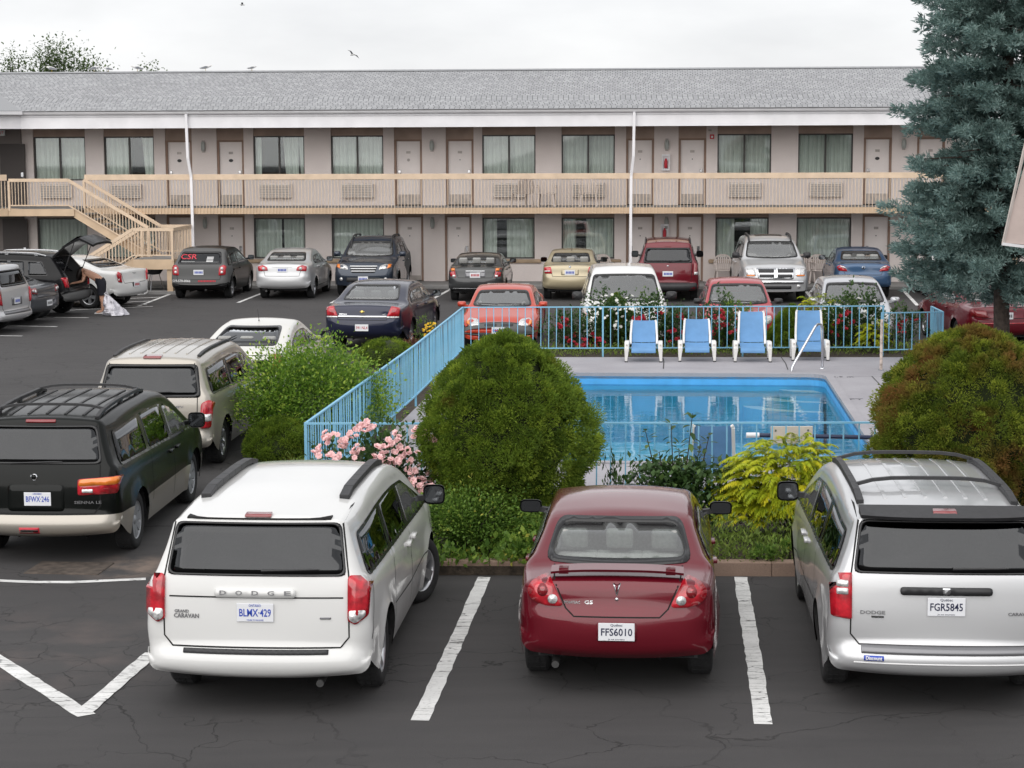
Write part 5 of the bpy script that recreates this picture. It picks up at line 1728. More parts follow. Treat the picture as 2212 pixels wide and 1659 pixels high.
nz.inputs['Scale'].default_value, nz.inputs['Detail'].default_value = 2.2, 3
bpn = n.nodes.new('ShaderNodeBump')
bpn.inputs['Strength'].default_value, bpn.inputs['Distance'].default_value = .10, .05
n.links.new(tcn.outputs['Object'], mpn.inputs['Vector'])
n.links.new(mpn.outputs[0], nz.inputs['Vector'])
n.links.new(nz.outputs['Fac'], bpn.inputs['Height'])
for x in (gg, fr): n.links.new(bpn.outputs[0], x.inputs['Normal'])
n.links.new(fr.outputs[0], mx.inputs[0])
n.links.new(tr.outputs[0], mx.inputs[1])
n.links.new(gg.outputs[0], mx.inputs[2])
n.links.new(mx.outputs[0], o_.inputs['Surface'])
M['water'] = m
wat = sheet('pool_water', lp, ZW, M['water'])

# brown kerb in front of the bed, built of long cast lengths
kroot = thing('concrete_kerb', 'long brown painted concrete kerb along the front of the planting bed', 'kerb', (0, 0, 0))
x = -3.3
kd = (Vector((kr.x, kr.y, 0)) - Vector((kl.x, kl.y, 0))).normalized()
while x < 9.4:
    y0 = kl.y + (x - kl.x) * kd.y / kd.x
    x2 = min(x + 3.05, 9.5)
    y2 = kl.y + (x2 - .003 - kl.x) * kd.y / kd.x
    mb = MB()
    mb.prism([(x, y0, -.05), (x, y0 + .015, .15), (x, y0 + .17, .155), (x, y0 + .18, -.05)], (x2 - .003 - x, y2 - y0, 0))
    mb.build('kerb_length', M['kerb'], kroot, bevel=.012)
    x = x2

# painted lines
def line(pts, wd=.10, name='parking_line', z=.004):
    V, F = [], []
    step = .14
    P = [Vector(p) for p in pts]
    Q_ = []
    for a, b_ in zip(P[:-1], P[1:]):
        k_ = max(1, int((b_ - a).length / step))
        Q_ += [a + (b_ - a) * i / k_ for i in range(k_)]
    Q_.append(P[-1])
    for i, p in enumerate(Q_):
        a, b_ = Q_[max(i - 1, 0)], Q_[min(i + 1, len(Q_) - 1)]
        d = (b_ - a).normalized()
        s_ = Vector((-d.y, d.x, 0))
        w0, w1 = wd / 2 * random.uniform(.90, 1.08), wd / 2 * random.uniform(.90, 1.08)
        V += [tuple(p - s_ * w0 + Vector((0, 0, z))), tuple(p + s_ * w1 + Vector((0, 0, z)))]
    for i in range(len(Q_) - 1): F.append((2 * i, 2 * i + 2, 2 * i + 3, 2 * i + 1))
    me = bpy.data.meshes.new(name)
    me.from_pydata(V, [], F)
    o = link_mesh(name, me, None, M['road_paint'])
    o['kind'] = 'structure'
    return o
line([at(1046, 1247), at(986, 1385), at(907, 1557)], .145)
line([at(1600, 1247), at(1612, 1320), at(1632, 1445), at(1648, 1565)], .145)
line([at(-20, 1254), at(80, 1258), at(160, 1258), at(315, 1251)], .11)
line([at(-30, 1409), at(186, 1546)], .155)
line([at(180, 1541), at(330, 1411)], .15, z=.008)
for a, b_ in (((74, 685), (191, 686.6)), ((12, 703.6), (123, 705.9)), ((-30, 725), (48, 726)), ((130, 671), (330, 662))): line([at(*a), at(*b_)], .10)
for a, b_ in (((514, 654), (573, 630.7)), ((715, 655), (752, 635)), ((925, 651), (975, 624)), ((1760, 652), (1742, 630)), ((1982, 660), (1950, 626)), ((1195, 633), (1200, 625))): line([at(*a), at(*b_)], .11)
line([at(700, 750), at(745, 733)], .11)
line([at(850, 765), at(980, 766)], .10)
for k in range(4): line([at(262 + 9 * k, 661 - 8 * k), at(318 + 14 * k, 658 - 8 * k)], .11)
line([at(300, 661), at(366, 636)], .11)

# patch of newer asphalt with sawn edges behind the black minivan
dp = thing('drain_cover', 'rusty sunken drain plate in the asphalt behind the black minivan', 'drain cover', at(150, 1228))
mb = MB()
mb.box(-.42, .42, -.30, .30, -.01, .012)
mb.build('plate', mat('rusty_plate', (.07, .055, .045), .9, noise=.5, nscale=9), dp, bevel=.01)
dp.rotation_euler.z = -.1
# ------------------------------------------------------------------ motel
PSI = R(4.3)
MO = Vector((0, 64.1, 0))
mx_, my_ = Vector((math.cos(PSI), -math.sin(PSI), 0)), Vector((math.sin(PSI), math.cos(PSI), 0))
def wx(u, v=420., y=0.):
    """distance along the motel's wall line (y metres behind its face) seen at (u, v)"""
    d = _q @ Vector(((u - 1106.0) / FPX, (829.5 - v) / FPX, -1.0))
    nrm = my_
    t = ((MO + my_ * y - Vector((0, 0, 0))).dot(nrm)) / d.dot(nrm)
    return (d * t - MO).dot(mx_)

m, n, b = node_mat('stucco_wall')
tc = N(n, 'ShaderNodeTexCoord')
co = tc.outputs['Object']
c_ = ramp(n, noise(n, co, .9, 6), .3, (.72, .645, .615), .7, (.79, .715, .685))
c_ = mixc(n, .5, c_, ramp(n, noise(n, co, 45, 3), .3, (.84, .84, .84), .7, (1.1, 1.1, 1.1)), 'MULTIPLY')
n.links.new(c_, b.inputs['Base Color'])
b.inputs['Roughness'].default_value = .9
bp = N(n, 'ShaderNodeBump')
bp.inputs['Strength'].default_value, bp.inputs['Distance'].default_value = .4, .01
n.links.new(noise(n, co, 60, 4), bp.inputs['Height'])
n.links.new(bp.outputs[0], b.inputs['Normal'])
M['stucco'] = m
M['brown'] = mat('brown_trim', (.27, .175, .13), .7, noise=.15, nscale=3)
M['taupe'] = mat('taupe_panel', (.40, .30, .245), .8, noise=.15, nscale=2)
M['tan'] = mat('tan_paint', (.58, .43, .29), .6, noise=.10, nscale=2.5)
M['tan2'] = mat('tan_rail_paint', (.66, .51, .37), .55, noise=.10, nscale=4)
M['door'] = mat('cream_door', (.78, .715, .69), .5, noise=.05, nscale=2)
M['kick'] = mat('kick_plate', (.45, .40, .37), .5, noise=.2, nscale=6)
M['white_metal'] = mat('white_aluminium', (.80, .79, .81), .5, noise=.06, nscale=2)
M['gutter'] = mat('gutter_white', (.66, .655, .67), .4, noise=.08, nscale=2)
M['frame'] = mat('bronze_frame', (.030, .025, .022), .4)
M['dark_room'] = mat('unlit_room', (.02, .02, .021), .9)  # darkness behind the windows, put into the surface colour
M['curtain'] = mat('curtain_cloth', (.80, .82, .78), .9, noise=.06, nscale=3)
M['ac'] = mat('air_con_grille', (.66, .61, .58), .6, noise=.1, nscale=4)
M['ac2'] = mat('louvre_grey', (.36, .33, .31), .6)  # darker warm grey of the louvre bars
M['soffit'] = mat('soffit', (.34, .32, .31), .8)
M['sill'] = mat('sill_block', (.42, .31, .21), .8, noise=.2, nscale=6)
M['lamp'] = mat('frosted_lamp', (.40, .42, .40), .3)
m, n, b = node_mat('asphalt_shingle')
tc = N(n, 'ShaderNodeTexCoord')
oi = N(n, 'ShaderNodeObjectInfo')
at_ = N(n, 'ShaderNodeAttribute')
at_.attribute_name = 'tone'
c_ = ramp(n, at_.outputs['Fac'], 0., (.29, .295, .306), 1., (.37, .375, .388))
c_ = mixc(n, .6, c_, ramp(n, noise(n, tc.outputs['Object'], 55, 3), .3, (.75, .75, .75), .7, (1.2, 1.2, 1.2)), 'MULTIPLY')
c_ = mixc(n, .5, c_, ramp(n, noise(n, tc.outputs['Object'], .35, 5), .3, (.88, .88, .88), .7, (1.1, 1.1, 1.1)), 'MULTIPLY')
n.links.new(c_, b.inputs['Base Color'])
b.inputs['Roughness'].default_value = .9
M['shingle'] = m

motel = thing('motel_building', 'long two storey pinkish motel with grey shingle roof across the lot', 'building', MO, -PSI)
XL, XR = -19.6, 26.0
def part(mb, name, m, parent=motel, **kw): return mb.build(name, m, parent, **kw)
ZF, ZS = 2.595, 2.40                             # balcony floor and its underside
ZT = 5.16                                        # top of the upper wall (soffit)
YB = -2.0                                        # balcony front edge

# bays: (kind, x0, x1) on both floors, everything between is pier
up_win = [(75, 187, 0), (227, 335, 1), (549, 659, 2), (716, 829, 0), (1042, 1157, 0), (1213, 1328, 0), (1549, 1665, 0), (1723, 1841, 0), (2062, 2180, 0), (2238, 2356, 0)]
up_door = [(364, 412, -1, 2), (475, 523.6, 1, 2), (857, 907.6, -1, 1), (968.5, 1018.7, 1, 0), (1357, 1407.6, -1, 0), (1470, 1520, 1, 0), (1869, 1919.6, -1, 2), (1984, 2034, 1, 0)]
lo_win = [(82, 190, 0), (229, 337, 0), (549, 660, 1), (717, 830, 0), (1042, 1155, 2), (1213, 1327, 2), (1545, 1660, 3), (1720, 1838, 0), (2060, 2178, 0), (2236, 2354, 0)]
lo_door = [(366, 414, -1, 0), (477, 525, 1, 0), (860, 910, -1, 0), (966, 1014, 1, 0), (1357, 1408, -1, 0), (1466, 1514, 1, 0), (1867, 1917, -1, 0), (1982, 2032, 1, 0)]

def wall_floor(z0, z1, wins, doors, v, lower):
    holes = []
    for (u0, u1, _) in wins: holes.append(('w', wx(u0, v), wx(u1, v)))
    for d in doors: holes.append(('d', wx(d[0], v) - .075, wx(d[1], v) + .075))
    holes.sort(key=lambda h: h[1])
    x = XL
    for k_, a, b_ in holes:
        if a > x:
            mb = MB()
            mb.box(x, a, 0., .40, z0, z1)
            part(mb, 'pier', M['stucco'])
        x = max(x, b_)
    mb = MB()
    mb.box(x, XR, 0., .40, z0, z1)
    part(mb, 'pier', M['stucco'])
    return holes

def curtain_mesh(x0, x1, z0, z1, y, k_, flare=0.):
    V, F = [], []
    nn_ = max(6, int((x1 - x0) * 42))
    for i in range(nn_ + 1):
        t = i / nn_
        yy = y + .035 * math.sin(t * (x1 - x0) * 46 + k_) + .018 * math.sin(t * (x1 - x0) * 19 + 2 * k_)
        V += [(x0 + (x1 - x0) * t, yy, z1), (x0 + (x1 - x0) * t + flare * (1 - t), yy * 1. + .01, z0)]
    for i in range(nn_): F.append((2 * i, 2 * i + 1, 2 * i + 3, 2 * i + 2))
    me = bpy.data.meshes.new('curtain')
    me.from_pydata(V, [], F)
    for p in me.polygons: p.use_smooth = True
    return me

def window(x0, x1, z0, z1, mode, lower):
    y = .10
    fr = MB()
    w_ = .045
    for a, b_, c, d in ((x0, x0 + w_, z0, z1), (x1 - w_, x1, z0, z1), (x0 + w_, x1 - w_, z1 - w_, z1), (x0 + w_, x1 - w_, z0, z0 + w_)): fr.box(a, b_, y - .03, y + .05, c, d)
    xm = (x0 + x1) / 2
    if not lower: fr.box(xm - .03, xm + .03, y - .02, y + .05, z0 + w_, z1 - w_)
    wo = part(fr, 'window', M['frame'])
    for a, b_ in (((x0 + w_, xm - .03), (xm + .03, x1 - w_)) if not lower else ((x0 + w_, x1 - w_),)):
        p = MB()
        p.box(a, b_, y + .012, y + .018, z0 + w_, z1 - w_)
        part(p, 'pane', M['pane'], wo)
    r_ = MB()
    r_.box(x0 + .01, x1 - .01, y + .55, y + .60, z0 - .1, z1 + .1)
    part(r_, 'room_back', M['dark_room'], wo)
    L_ = x1 - x0
    k_ = x0 * 3
    if lower:
        spans = {0: [(0, 1)], 1: [(0, .52), (.56, 1)], 2: [(0, .27), (.46, 1)] if x0 < 3 else [(0, .42), (.63, 1)], 3: [(0, .36), (.66, 1)]}[mode]
    else:
        spans = {0: [(0, .49), (.5, 1)], 1: [(0, .52), (.73, 1)], 2: [(0, .14), (.55, .86), (.84, 1)]}[mode]
    for i, (a, b_) in enumerate(spans):
        me = curtain_mesh(x0 + a * L_, x0 + b_ * L_, z0 - .02, z1 - .02, y + .14 + .03 * i, k_ + i, .10 if (mode in (1, 2) and not lower and i) else 0.)
        link_mesh('curtain', me, wo, M['curtain'])
    # panel over and below, sunk behind the piers
    mb = MB()
    mb.box(x0, x1, .06, .36, z1, (ZT if not lower else ZS))
    part(mb, 'transom_panel', M['taupe'])
    zb = (ZF if not lower else .10)
    mb = MB()
    mb.box(x0, x1, .004, .36, zb, z0)
    part(mb, 'apron_wall', M['stucco'])
    if lower:
        mb = MB()
        mb.box(x0 - .22, x1 + .22, -.10, -.003, z0 - .14, z0 - .01)
        part(mb, 'window_sill', M['sill'], bevel=.04)
    else:
        xc = x0 + L_ * .5 - (.07 * L_ if x0 < -8 else -.02)
        za, zc = 2.86, 3.32
        mb = MB()
        mb.box(xc - .53, xc + .53, -.16, .003, za, zc)
        ac = part(mb, 'air_conditioner', M['ac'], bevel=.02)
        g = MB()
        for q in range(7): g.box(xc - .49, xc + .49, -.172, -.161, za + .05 + q * .054, za + .075 + q * .054)
        part(g, 'louvre', M['ac2'], ac)['kind'] = 'stuff'

def door(d, z0, v, lower):
    x0, x1 = wx(d[0], v), wx(d[1], v)
    z1 = z0 + 2.08
    mb = MB()
    mb.box(x0, x1, .10, .15, z0 + .01, z1)
    do = part(mb, 'door', M['door'])
    mb = MB()
    for a, b_ in ((x0 - .075, x0 - .004), (x1 + .004, x1 + .075)): mb.box(a, b_, .03, .20, z0, z1 + .06)
    mb.box(x0 - .004, x1 + .004, .03, .20, z1 + .004, z1 + .06)
    part(mb, 'door_frame', M['brown'])
    mb = MB()
    mb.box(x0 - .075, x1 + .075, .05, .36, z1 + .06, (ZS if lower else ZT))
    part(mb, 'transom_panel', M['taupe'])
    mb = MB()
    mb.box(x0 + .03, x1 - .03, .092, .10, z0 + .02, z0 + (.16 if lower else .34))
    part(mb, 'kick_plate', M['kick'], do)
    xl = x0 + .09 if d[2] < 0 else x1 - .09
    mb = MB()
    mb.box(xl - .045, xl + .045, .07, .10, z0 + .95, z0 + 1.14)
    lk = part(mb, 'lock', M['chrome'], do, bevel=.01)
    mb = MB()
    mb.bar((xl, .05, z0 + .90), (xl - d[2] * .12, .05, z0 + .90), .025, .025)
    part(mb, 'handle', M['steel'], do)
    xm = (x0 + x1) / 2
    mb = MB()
    mb.box(xm - .07, xm + .07, .09, .10, z0 + 1.68, z0 + 1.76)
    part(mb, 'number_plate', M['kick'], do)
    mb = MB()
    if d[3] == 2: mb.lathe([(.0, .088), (.075, .088), (.075, .10)], 12, 'y', Matrix.Translation((xm, 0, z0 + 1.47)) @ Matrix.Diagonal((1, 1, .7, 1)))
    else: mb.lathe([(.0, .088), (.018 if d[3] == 0 else .05, .088), (.018 if d[3] == 0 else .05, .10)], 10, 'y', Matrix.Translation((xm, 0, z0 + 1.47)))
    part(mb, 'door_sticker' if d[3] else 'peephole', M['dark'] if d[3] != 1 else M['kick'], do)

wall_floor(ZF + .001, ZT, up_win, up_door, 420, False)
wall_floor(.10, ZS - .001, lo_win, lo_door, 540, True)
for (u0, u1, md) in up_win: window(wx(u0), wx(u1), 3.44, 4.89, md, False)
for (u0, u1, md) in lo_win: window(wx(u0, 540), wx(u1, 540), .84, 2.19, md, True)
for d in up_door: door(d, ZF + .02, 420, False)
for d in lo_door: door(d, .12, 560, True)
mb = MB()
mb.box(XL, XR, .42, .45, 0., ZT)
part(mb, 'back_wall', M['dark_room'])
for u in (442, 934, 1440, 1950):                 # lamps between each pair of doors
    for z in (4.55, 2.02):
        x = wx(u)
        mb = MB()
        mb.smooth = True
        mb.lathe([(.02, -.16), (.065, -.13), (.075, 0), (.065, .13), (.02, .16)], 10, 'z', Matrix.Translation((x, -.07, z)))
        o = part(mb, 'wall_lamp', M['lamp'])
        mb = MB()
        mb.box(x - .05, x + .05, -.03, 0., z - .20, z + .20)
        part(mb, 'lamp_back', M['kick'], o)
for u, z in ((1438, 3.98), (1436, 1.72)):        # extinguisher cabinets
    x = wx(u)
    mb = MB()
    for a, b_, c, d in ((-.13, -.10, -.26, .26), (.10, .13, -.26, .26), (-.10, .10, .20, .26), (-.10, .10, -.26, -.21)): mb.box(x + a, x + b_, -.14, -.002, z + c, z + d)
    mb.box(x - .10, x + .10, -.03, -.004, z - .21, z + .20)
    o = part(mb, 'extinguisher_cabinet', M['white_metal'])
    mb = MB()
    mb.smooth = True
    mb.lathe([(.001, -.19), (.055, -.18), (.055, .04), (.03, .09), (.02, .13), (.001, .13)], 10, 'z', Matrix.Translation((x, -.085, z)))
    part(mb, 'extinguisher', M['red_ink'], o)
mb = MB()
x = wx(1537)
mb.box(x - .07, x + .07, -.06, -.002, 4.73, 4.88)
o = part(mb, 'fire_alarm', M['red_ink'], bevel=.01)
mb = MB()
mb.lathe([(.001, -.075), (.035, -.075), (.035, -.061)], 10, 'y', Matrix.Translation((x, 0, 4.80)))
part(mb, 'alarm_strobe', M['white_ink'], o)
mb = MB()
mb.box(x - .12, x - .02, -.10, -.002, 4.98, 5.04)
part(mb, 'soffit_light', M['kick'])
# sidewalk, floor slab, soffits
mb = MB()
mb.box(XL, XR, -2.02, .40, -.05, .10)
o = mb.build('sidewalk', M['walk'], None, bevel=.02)
o.location, o.rotation_euler.z, o['kind'] = MO, -PSI, 'structure'
for k in range(28):
    x = XL + 1.6 * k + .3
    o = strip('sidewalk_joint', [MO + mx_ * x + my_ * -1.99, MO + mx_ * x], .012, .104, dgap)
mb = MB()
mb.box(XL, XR, YB, -.002, ZS + .02, ZF)
part(mb, 'balcony_slab', M['walk'])
mb = MB()
mb.box(XL, XR, YB - .03, YB - .002, ZS - .005, ZF - .01)
part(mb, 'balcony_edge', M['tan'])
mb = MB()
mb.box(XL, XR, YB + .001, -.004, ZS, ZS + .018)
part(mb, 'lower_soffit', M['soffit'])
mb = MB()
mb.box(XL, XR, YB - .02, .40, ZT, ZT + .04)
part(mb, 'upper_soffit', M['soffit'])
# eave: fascia band, gutter
YE = YB - .10
corner_x = wx(45, 250, YE)
mb = MB()
mb.box(corner_x, XR, YE - .03, YE, ZT - .02, 5.585)
part(mb, 'fascia', M['white_metal'])
mb = MB()
mb.box(corner_x, XR, YE - .05, YE - .031, 5.50, 5.525)
part(mb, 'fascia_trim', M['gutter'])
mb = MB()
for a, b_ in zip([(-.031, 5.585), (-.13, 5.585), (-.155, 5.63), (-.155, 5.665), (-.17, 5.68)], [(-.13, 5.585), (-.155, 5.63), (-.155, 5.665), (-.17, 5.68), (-.17, 5.70)]):
    mb._add([(corner_x, YE + a[0], a[1]), (XR, YE + a[0], a[1]), (XR, YE + b_[0], b_[1]), (corner_x, YE + b_[0], b_[1])], [(0, 1, 2, 3)])
mb.box(corner_x, XR, YE - .02, YE + .01, 5.586, 5.69)
part(mb, 'gutter', M['gutter'])
for u in (405, 1370):                            # downspouts, kinked back under the balcony edge
    x = wx(u, 300, YE)
    s_ = 1 if u < 1000 else -1
    mb = MB()
    q = [(x, YE - .12, 5.58), (x + .02 * s_, YE - .10, 4.2), (x + .09 * s_, YB - .10, 3.6), (x + .10 * s_, YB - .10, 2.3), (x + .10 * s_, YB - .08, .12)]
    for a, b_ in zip(q[:-1], q[1:]): mb.bar(a, Vector(b_) + (Vector(b_) - Vector(a)).normalized() * .01, .085, .07, up=(0, 1, 0))
    part(mb, 'downspout', M['white_metal'])
# roof: deck plus courses of shingles
Y0, Z0, Y1, Z1 = YE - .19, 5.70, 1.9, 7.06
sl = math.hypot(Y1 - Y0, Z1 - Z0)
dy, dz = (Y1 - Y0) / sl, (Z1 - Z0) / sl
mb = MB()
mb._add([(XL - 9, Y0, Z0 - .02), (XR, Y0, Z0 - .02), (XR, Y1, Z1 - .02), (XL - 9, Y1, Z1 - .02), (XL - 9, Y1 * 2 - Y0, Z0 - .02), (XR, Y1 * 2 - Y0, Z0 - .02)], [(0, 1, 2, 3), (3, 2, 5, 4), (1, 5, 2)])
roof = part(mb, 'roof', mat('roof_deck', (.05, .05, .055), .9), recalc=False)
expo, wdt = .145, .165
def shingle_box(x, s_, w0, t0):
    a = s_ * expo - .01
    b_ = a + expo + .02
    p = lambda xx, ss, h: (xx, Y0 + dy * ss - dz * h, Z0 + dz * ss + dy * h)
    return [p(x, a, 0), p(x + w0, a, 0), p(x + w0, a, t0), p(x, a, t0), p(x, b_, 0), p(x + w0, b_, 0), p(x + w0, b_, .001), p(x, b_, .001)]
SF = [(0, 1, 2, 3), (3, 2, 6, 7), (0, 3, 7, 4), (1, 5, 6, 2)]
def shingle_mesh(name, items):
    V, F, tn = [], [], []
    for (vs, t_) in items:
        o = len(V)
        V += vs
        F += [tuple(o + i for i in f) for f in SF]
        tn += [t_] * 8
    me = bpy.data.meshes.new(name)
    me.from_pydata(V, [], F)
    a_ = me.attributes.new('tone', 'FLOAT', 'POINT')
    a_.data.foreach_set('value', tn)
    return me
cell, rest = [], []
nrow = int(sl / expo)
for r_ in range(nrow):
    x = XL - 2.5 + (r_ % 2) * wdt * .5 + random.uniform(-.05, .05)
    while x < XR:
        w0 = wdt - .016
        if not (x < corner_x - (0) and r_ * expo * dy < (corner_x - x)):
            it = (shingle_box(x, r_, w0, .005 + random.random() * .006), random.random() ** 1.3)
            if r_ < 3 and corner_x + .1 < x < 15.2 and len(cell) < 300: cell.append(it)
            else: rest.append(it)
        x += wdt
for it in cell: link_mesh('shingle', shingle_mesh('shingle', [it]), roof, M['shingle'])
o = link_mesh('shingle_courses', shingle_mesh('shingle_courses', rest), roof, M['shingle'])
o['kind'] = 'stuff'
mb = MB()                                        # ridge caps
x = XL - 9
while x < XR:
    mb.prism([(x, Y1 - .15, Z1 - .02), (x, Y1, Z1 + .035), (x, Y1 + .15, Z1 - .02)], (.30, 0, .004))
    x += .30
o = part(mb, 'ridge_caps', M['shingle'], roof)
o['kind'] = 'stuff'
# left wing: roof slope, fascia and a wall with passage shade in its colour, turning towards the lot
cx = corner_x
dirw = Vector((-.80, -.60, 0))
W1 = Vector((cx, YE, 0)) + dirw * 9
mb = MB()
a, b_ = Vector((cx, YE - .03, 0)), Vector((W1.x, W1.y, 0))
mb._add([(a.x, a.y, ZT - .02), (b_.x, b_.y, ZT - .02), (b_.x, b_.y, 5.585), (a.x, a.y, 5.585)], [(0, 1, 2, 3)])
mb._add([(a.x, a.y + .6, ZT + .001), (b_.x, b_.y + .6, ZT + .001), (b_.x, b_.y, ZT + .001), (a.x, a.y, ZT + .001)], [(0, 1, 2, 3)])
part(mb, 'wing_fascia', M['white_metal'], recalc=False)
mb = MB()
a2, b2 = a + Vector((.10, -.16, 0)), b_ + Vector((.10, -.16, 0))
mb.bar((a2.x, a2.y, 5.645), (b2.x, b2.y, 5.645), .10, .11)
part(mb, 'wing_gutter', M['gutter'])
mb = MB()
mb._add([(a2.x, a2.y, 5.71), (b2.x, b2.y, 5.71), (b2.x - 2.4, b2.y + 3.2, 7.04), (cx - 2.9, YE + 4.0, 7.03)], [(0, 1, 2, 3)])
part(mb, 'wing_roof', M['shingle'], recalc=False)
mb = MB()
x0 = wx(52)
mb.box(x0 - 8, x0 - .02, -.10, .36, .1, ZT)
part(mb, 'passage_wall', mat('shaded_wall', (.20, .175, .165), .9))  # shade of the recess is put into this wall colour
for z0 in (.12, ZF + .02):
    mb = MB()
    xd = wx(33)
    mb.box(xd - .42, xd + .42, -.16, -.102, z0, z0 + 2.05)
    do = part(mb, 'passage_door', mat('dark_door', (.055, .045, .042), .6))
    mb = MB()
    mb.box(xd + .28, xd + .36, -.18, -.161, z0 + .95, z0 + 1.1)
    part(mb, 'handle', M['steel'], do)
x = wx(8)
mb = MB()
mb.box(x - .18, x + .18, -.22, -.16, 4.93, 5.12)
o = part(mb, 'exit_sign', M['white_ink'])
lettering('EXIT', .14, M['red_ink'], o, Matrix.Translation((x, -.2225, 5.025)) @ Matrix.Rotation(math.pi / 2, 4, 'X'), 'lettering')

# ---------------------------------------------------------------- balcony railing
rail = thing('balcony_railing', 'tan balcony railing of close upright bars along the upper floor', 'railing', MO, -PSI)
xs0 = wx(183, 380, YB)
mb = MB()
mb.box(xs0, XR, YB - .075, YB - .035, 3.49, 3.67)
part(mb, 'top_rail', M['tan2'], rail, bevel=.006)
proto = None
x = xs0 + .02
cnt = 0
while x < 16.4:
    if proto is None:
        mb = MB()
        mb.box(-.009, .009, -.009, .009, 0, 1.10)
        proto = mb.build('baluster', M['tan2'], rail)
        o = proto
    else:
        o = proto.copy()
        C.objects.link(o)
        o.parent = rail
    o.location = (x, YB - .045, 2.40)
    cnt += 1
    x += .107

# ---------------------------------------------------------------- outside staircase at the left end
stair = thing('outside_staircase', 'tan two flight outside staircase with railings at the left end of the motel', 'staircase', MO, -PSI)
ys = YB - .03
xA, xB = wx(170, 440, ys - .6), wx(338, 540, ys - .6)       # upper flight
zA, zB = ZF, 1.09
xC = wx(404, 560, ys - .6)                                   # end of the landing
xD = wx(300, 560, ys - 1.8)                                  # top of the lower flight
xE = xD - 1.75
def flight(xa, za, xb, zb, y0, y1, nst):
    for yy in (y0, y1):
        mb = MB()
        d = .26
        mb.prism([(xa, yy, za + .03), (xb, yy, zb + .03), (xb, yy, zb - d), (xa, yy, za - d)], (0, .045, 0))
        mb.build('stringer', M['tan'], stair)
    for k in range(1, nst):
        t = k / nst
        x, z = xa + (xb - xa) * t, za + (zb - za) * t
        mb = MB()
        mb.box(x - .15, x + .15, y0 + .046, y1 - .001, z - .02, z + .02)
        mb.build('tread', M['walk'], stair)
def stair_rail(pts, y, n_bal, low=.12, hgt=.92, z_up=0.):
    top = [(x, y, z + hgt) for x, z in pts]
    mb = MB()
    for a, b_ in zip(top[:-1], top[1:]): mb.bar(a, b_, .06, .10)
    mb.build('hand_rail', M['tan2'], stair)
    mb = MB()
    for (x, z), (x2, z2) in zip(pts[:-1], pts[1:]): mb.bar((x, y, z + low), (x2, y, z2 + low), .04, .04)
    mb.build('bottom_rail', M['tan2'], stair)
    L_ = [abs(b_[0] - a[0]) for a, b_ in zip(pts[:-1], pts[1:])]
    tot = sum(L_)
    for k in range(n_bal + 1):
        s_ = tot * k / n_bal
        for i, l_ in enumerate(L_):
            if s_ <= l_ + 1e-6 or i == len(L_) - 1:
                t = min(1, s_ / max(l_, 1e-6))
                x, z = pts[i][0] + (pts[i + 1][0] - pts[i][0]) * t, pts[i][1] + (pts[i + 1][1] - pts[i][1]) * t
                break
            s_ -= l_
        post = k in (0, n_bal)
        mb = MB()
        w_ = .035 if post else .010
        mb.box(x - w_, x + w_, y - w_, y + w_, z + (low if not post else -.05), z + hgt - .02)
        mb.build('post' if post else 'baluster', M['tan2'], stair)
flight(xA, zA, xB, zB, ys - 1.15, ys - .05, 9)
flight(xD, zB, xE, .05, ys - 2.40, ys - 1.28, 7)
mb = MB()                                        # landing
mb.box(xD, xC, ys - 2.42, ys - .02, zB - .05, zB)
mb.build('landing_floor', M['walk'], stair)
for a, b_, c, d in ((xD, xC, ys - 2.46, ys - 2.421), (xC + .001, xC + .04, ys - 2.46, ys - .02), (xB, xC, ys - .019, ys + .02)):
    mb = MB()
    mb.box(a, b_, c, d, zB - .32, zB - .01)
    mb.build('landing_fascia', M['tan'], stair)
mb = MB()                                        # upper platform in front of the balcony edge
xP = wx(22, 440, ys - 1.1)
mb.box(xP, xA, ys - 1.15, ys - .002, ZF - .06, ZF - .004)
mb.build('platform_floor', M['walk'], stair)
mb = MB()
mb.box(xP - .4, xA + .02, ys - 1.19, ys - 1.151, ZS - .02, ZF + .01)
mb.build('platform_fascia', M['tan'], stair)
stair_rail([(xP, ZF), (xA - .15, ZF), (xB - .1, zB)], ys - 1.17, 44)
stair_rail([(xA + .02, ZF), (xB + .02, zB), (xC, zB)], ys - .03, 36)
stair_rail([(xC, zB), (xD, zB), (xE, .05)], ys - 2.44, 30)
stair_rail([(xD - .02, zB), (xE, .05)], ys - 1.30, 16)
for k in range(14):                              # end of the landing
    y = ys - 2.42 + 2.36 * k / 13
    mb = MB()
    mb.box(xC + .01, xC + .03, y - .01, y + .01, zB, zB + .90)
    mb.build('baluster', M['tan2'], stair)
mb = MB()
mb.bar((xC + .02, ys - 2.46, zB + .92), (xC + .02, ys - .02, zB + .92), .06, .10)
mb.build('hand_rail', M['tan2'], stair)
mb = MB()
mb.box(xC - .20, xC - .02, ys - 2.41, ys - 2.23, .0, zB - .33)
mb.build('column', M['tan'], stair)
mb = MB()
mb.box(xC - .20, xC - .02, ys - .25, ys - .07, .0, zB - .33)
mb.build('column', M['tan'], stair)
mb = MB()
mb.box(xC - 1.0, xC + .25, ys - 2.55, ys - 1.9, .0, .09)
mb.build('footing', M['walk'], stair)
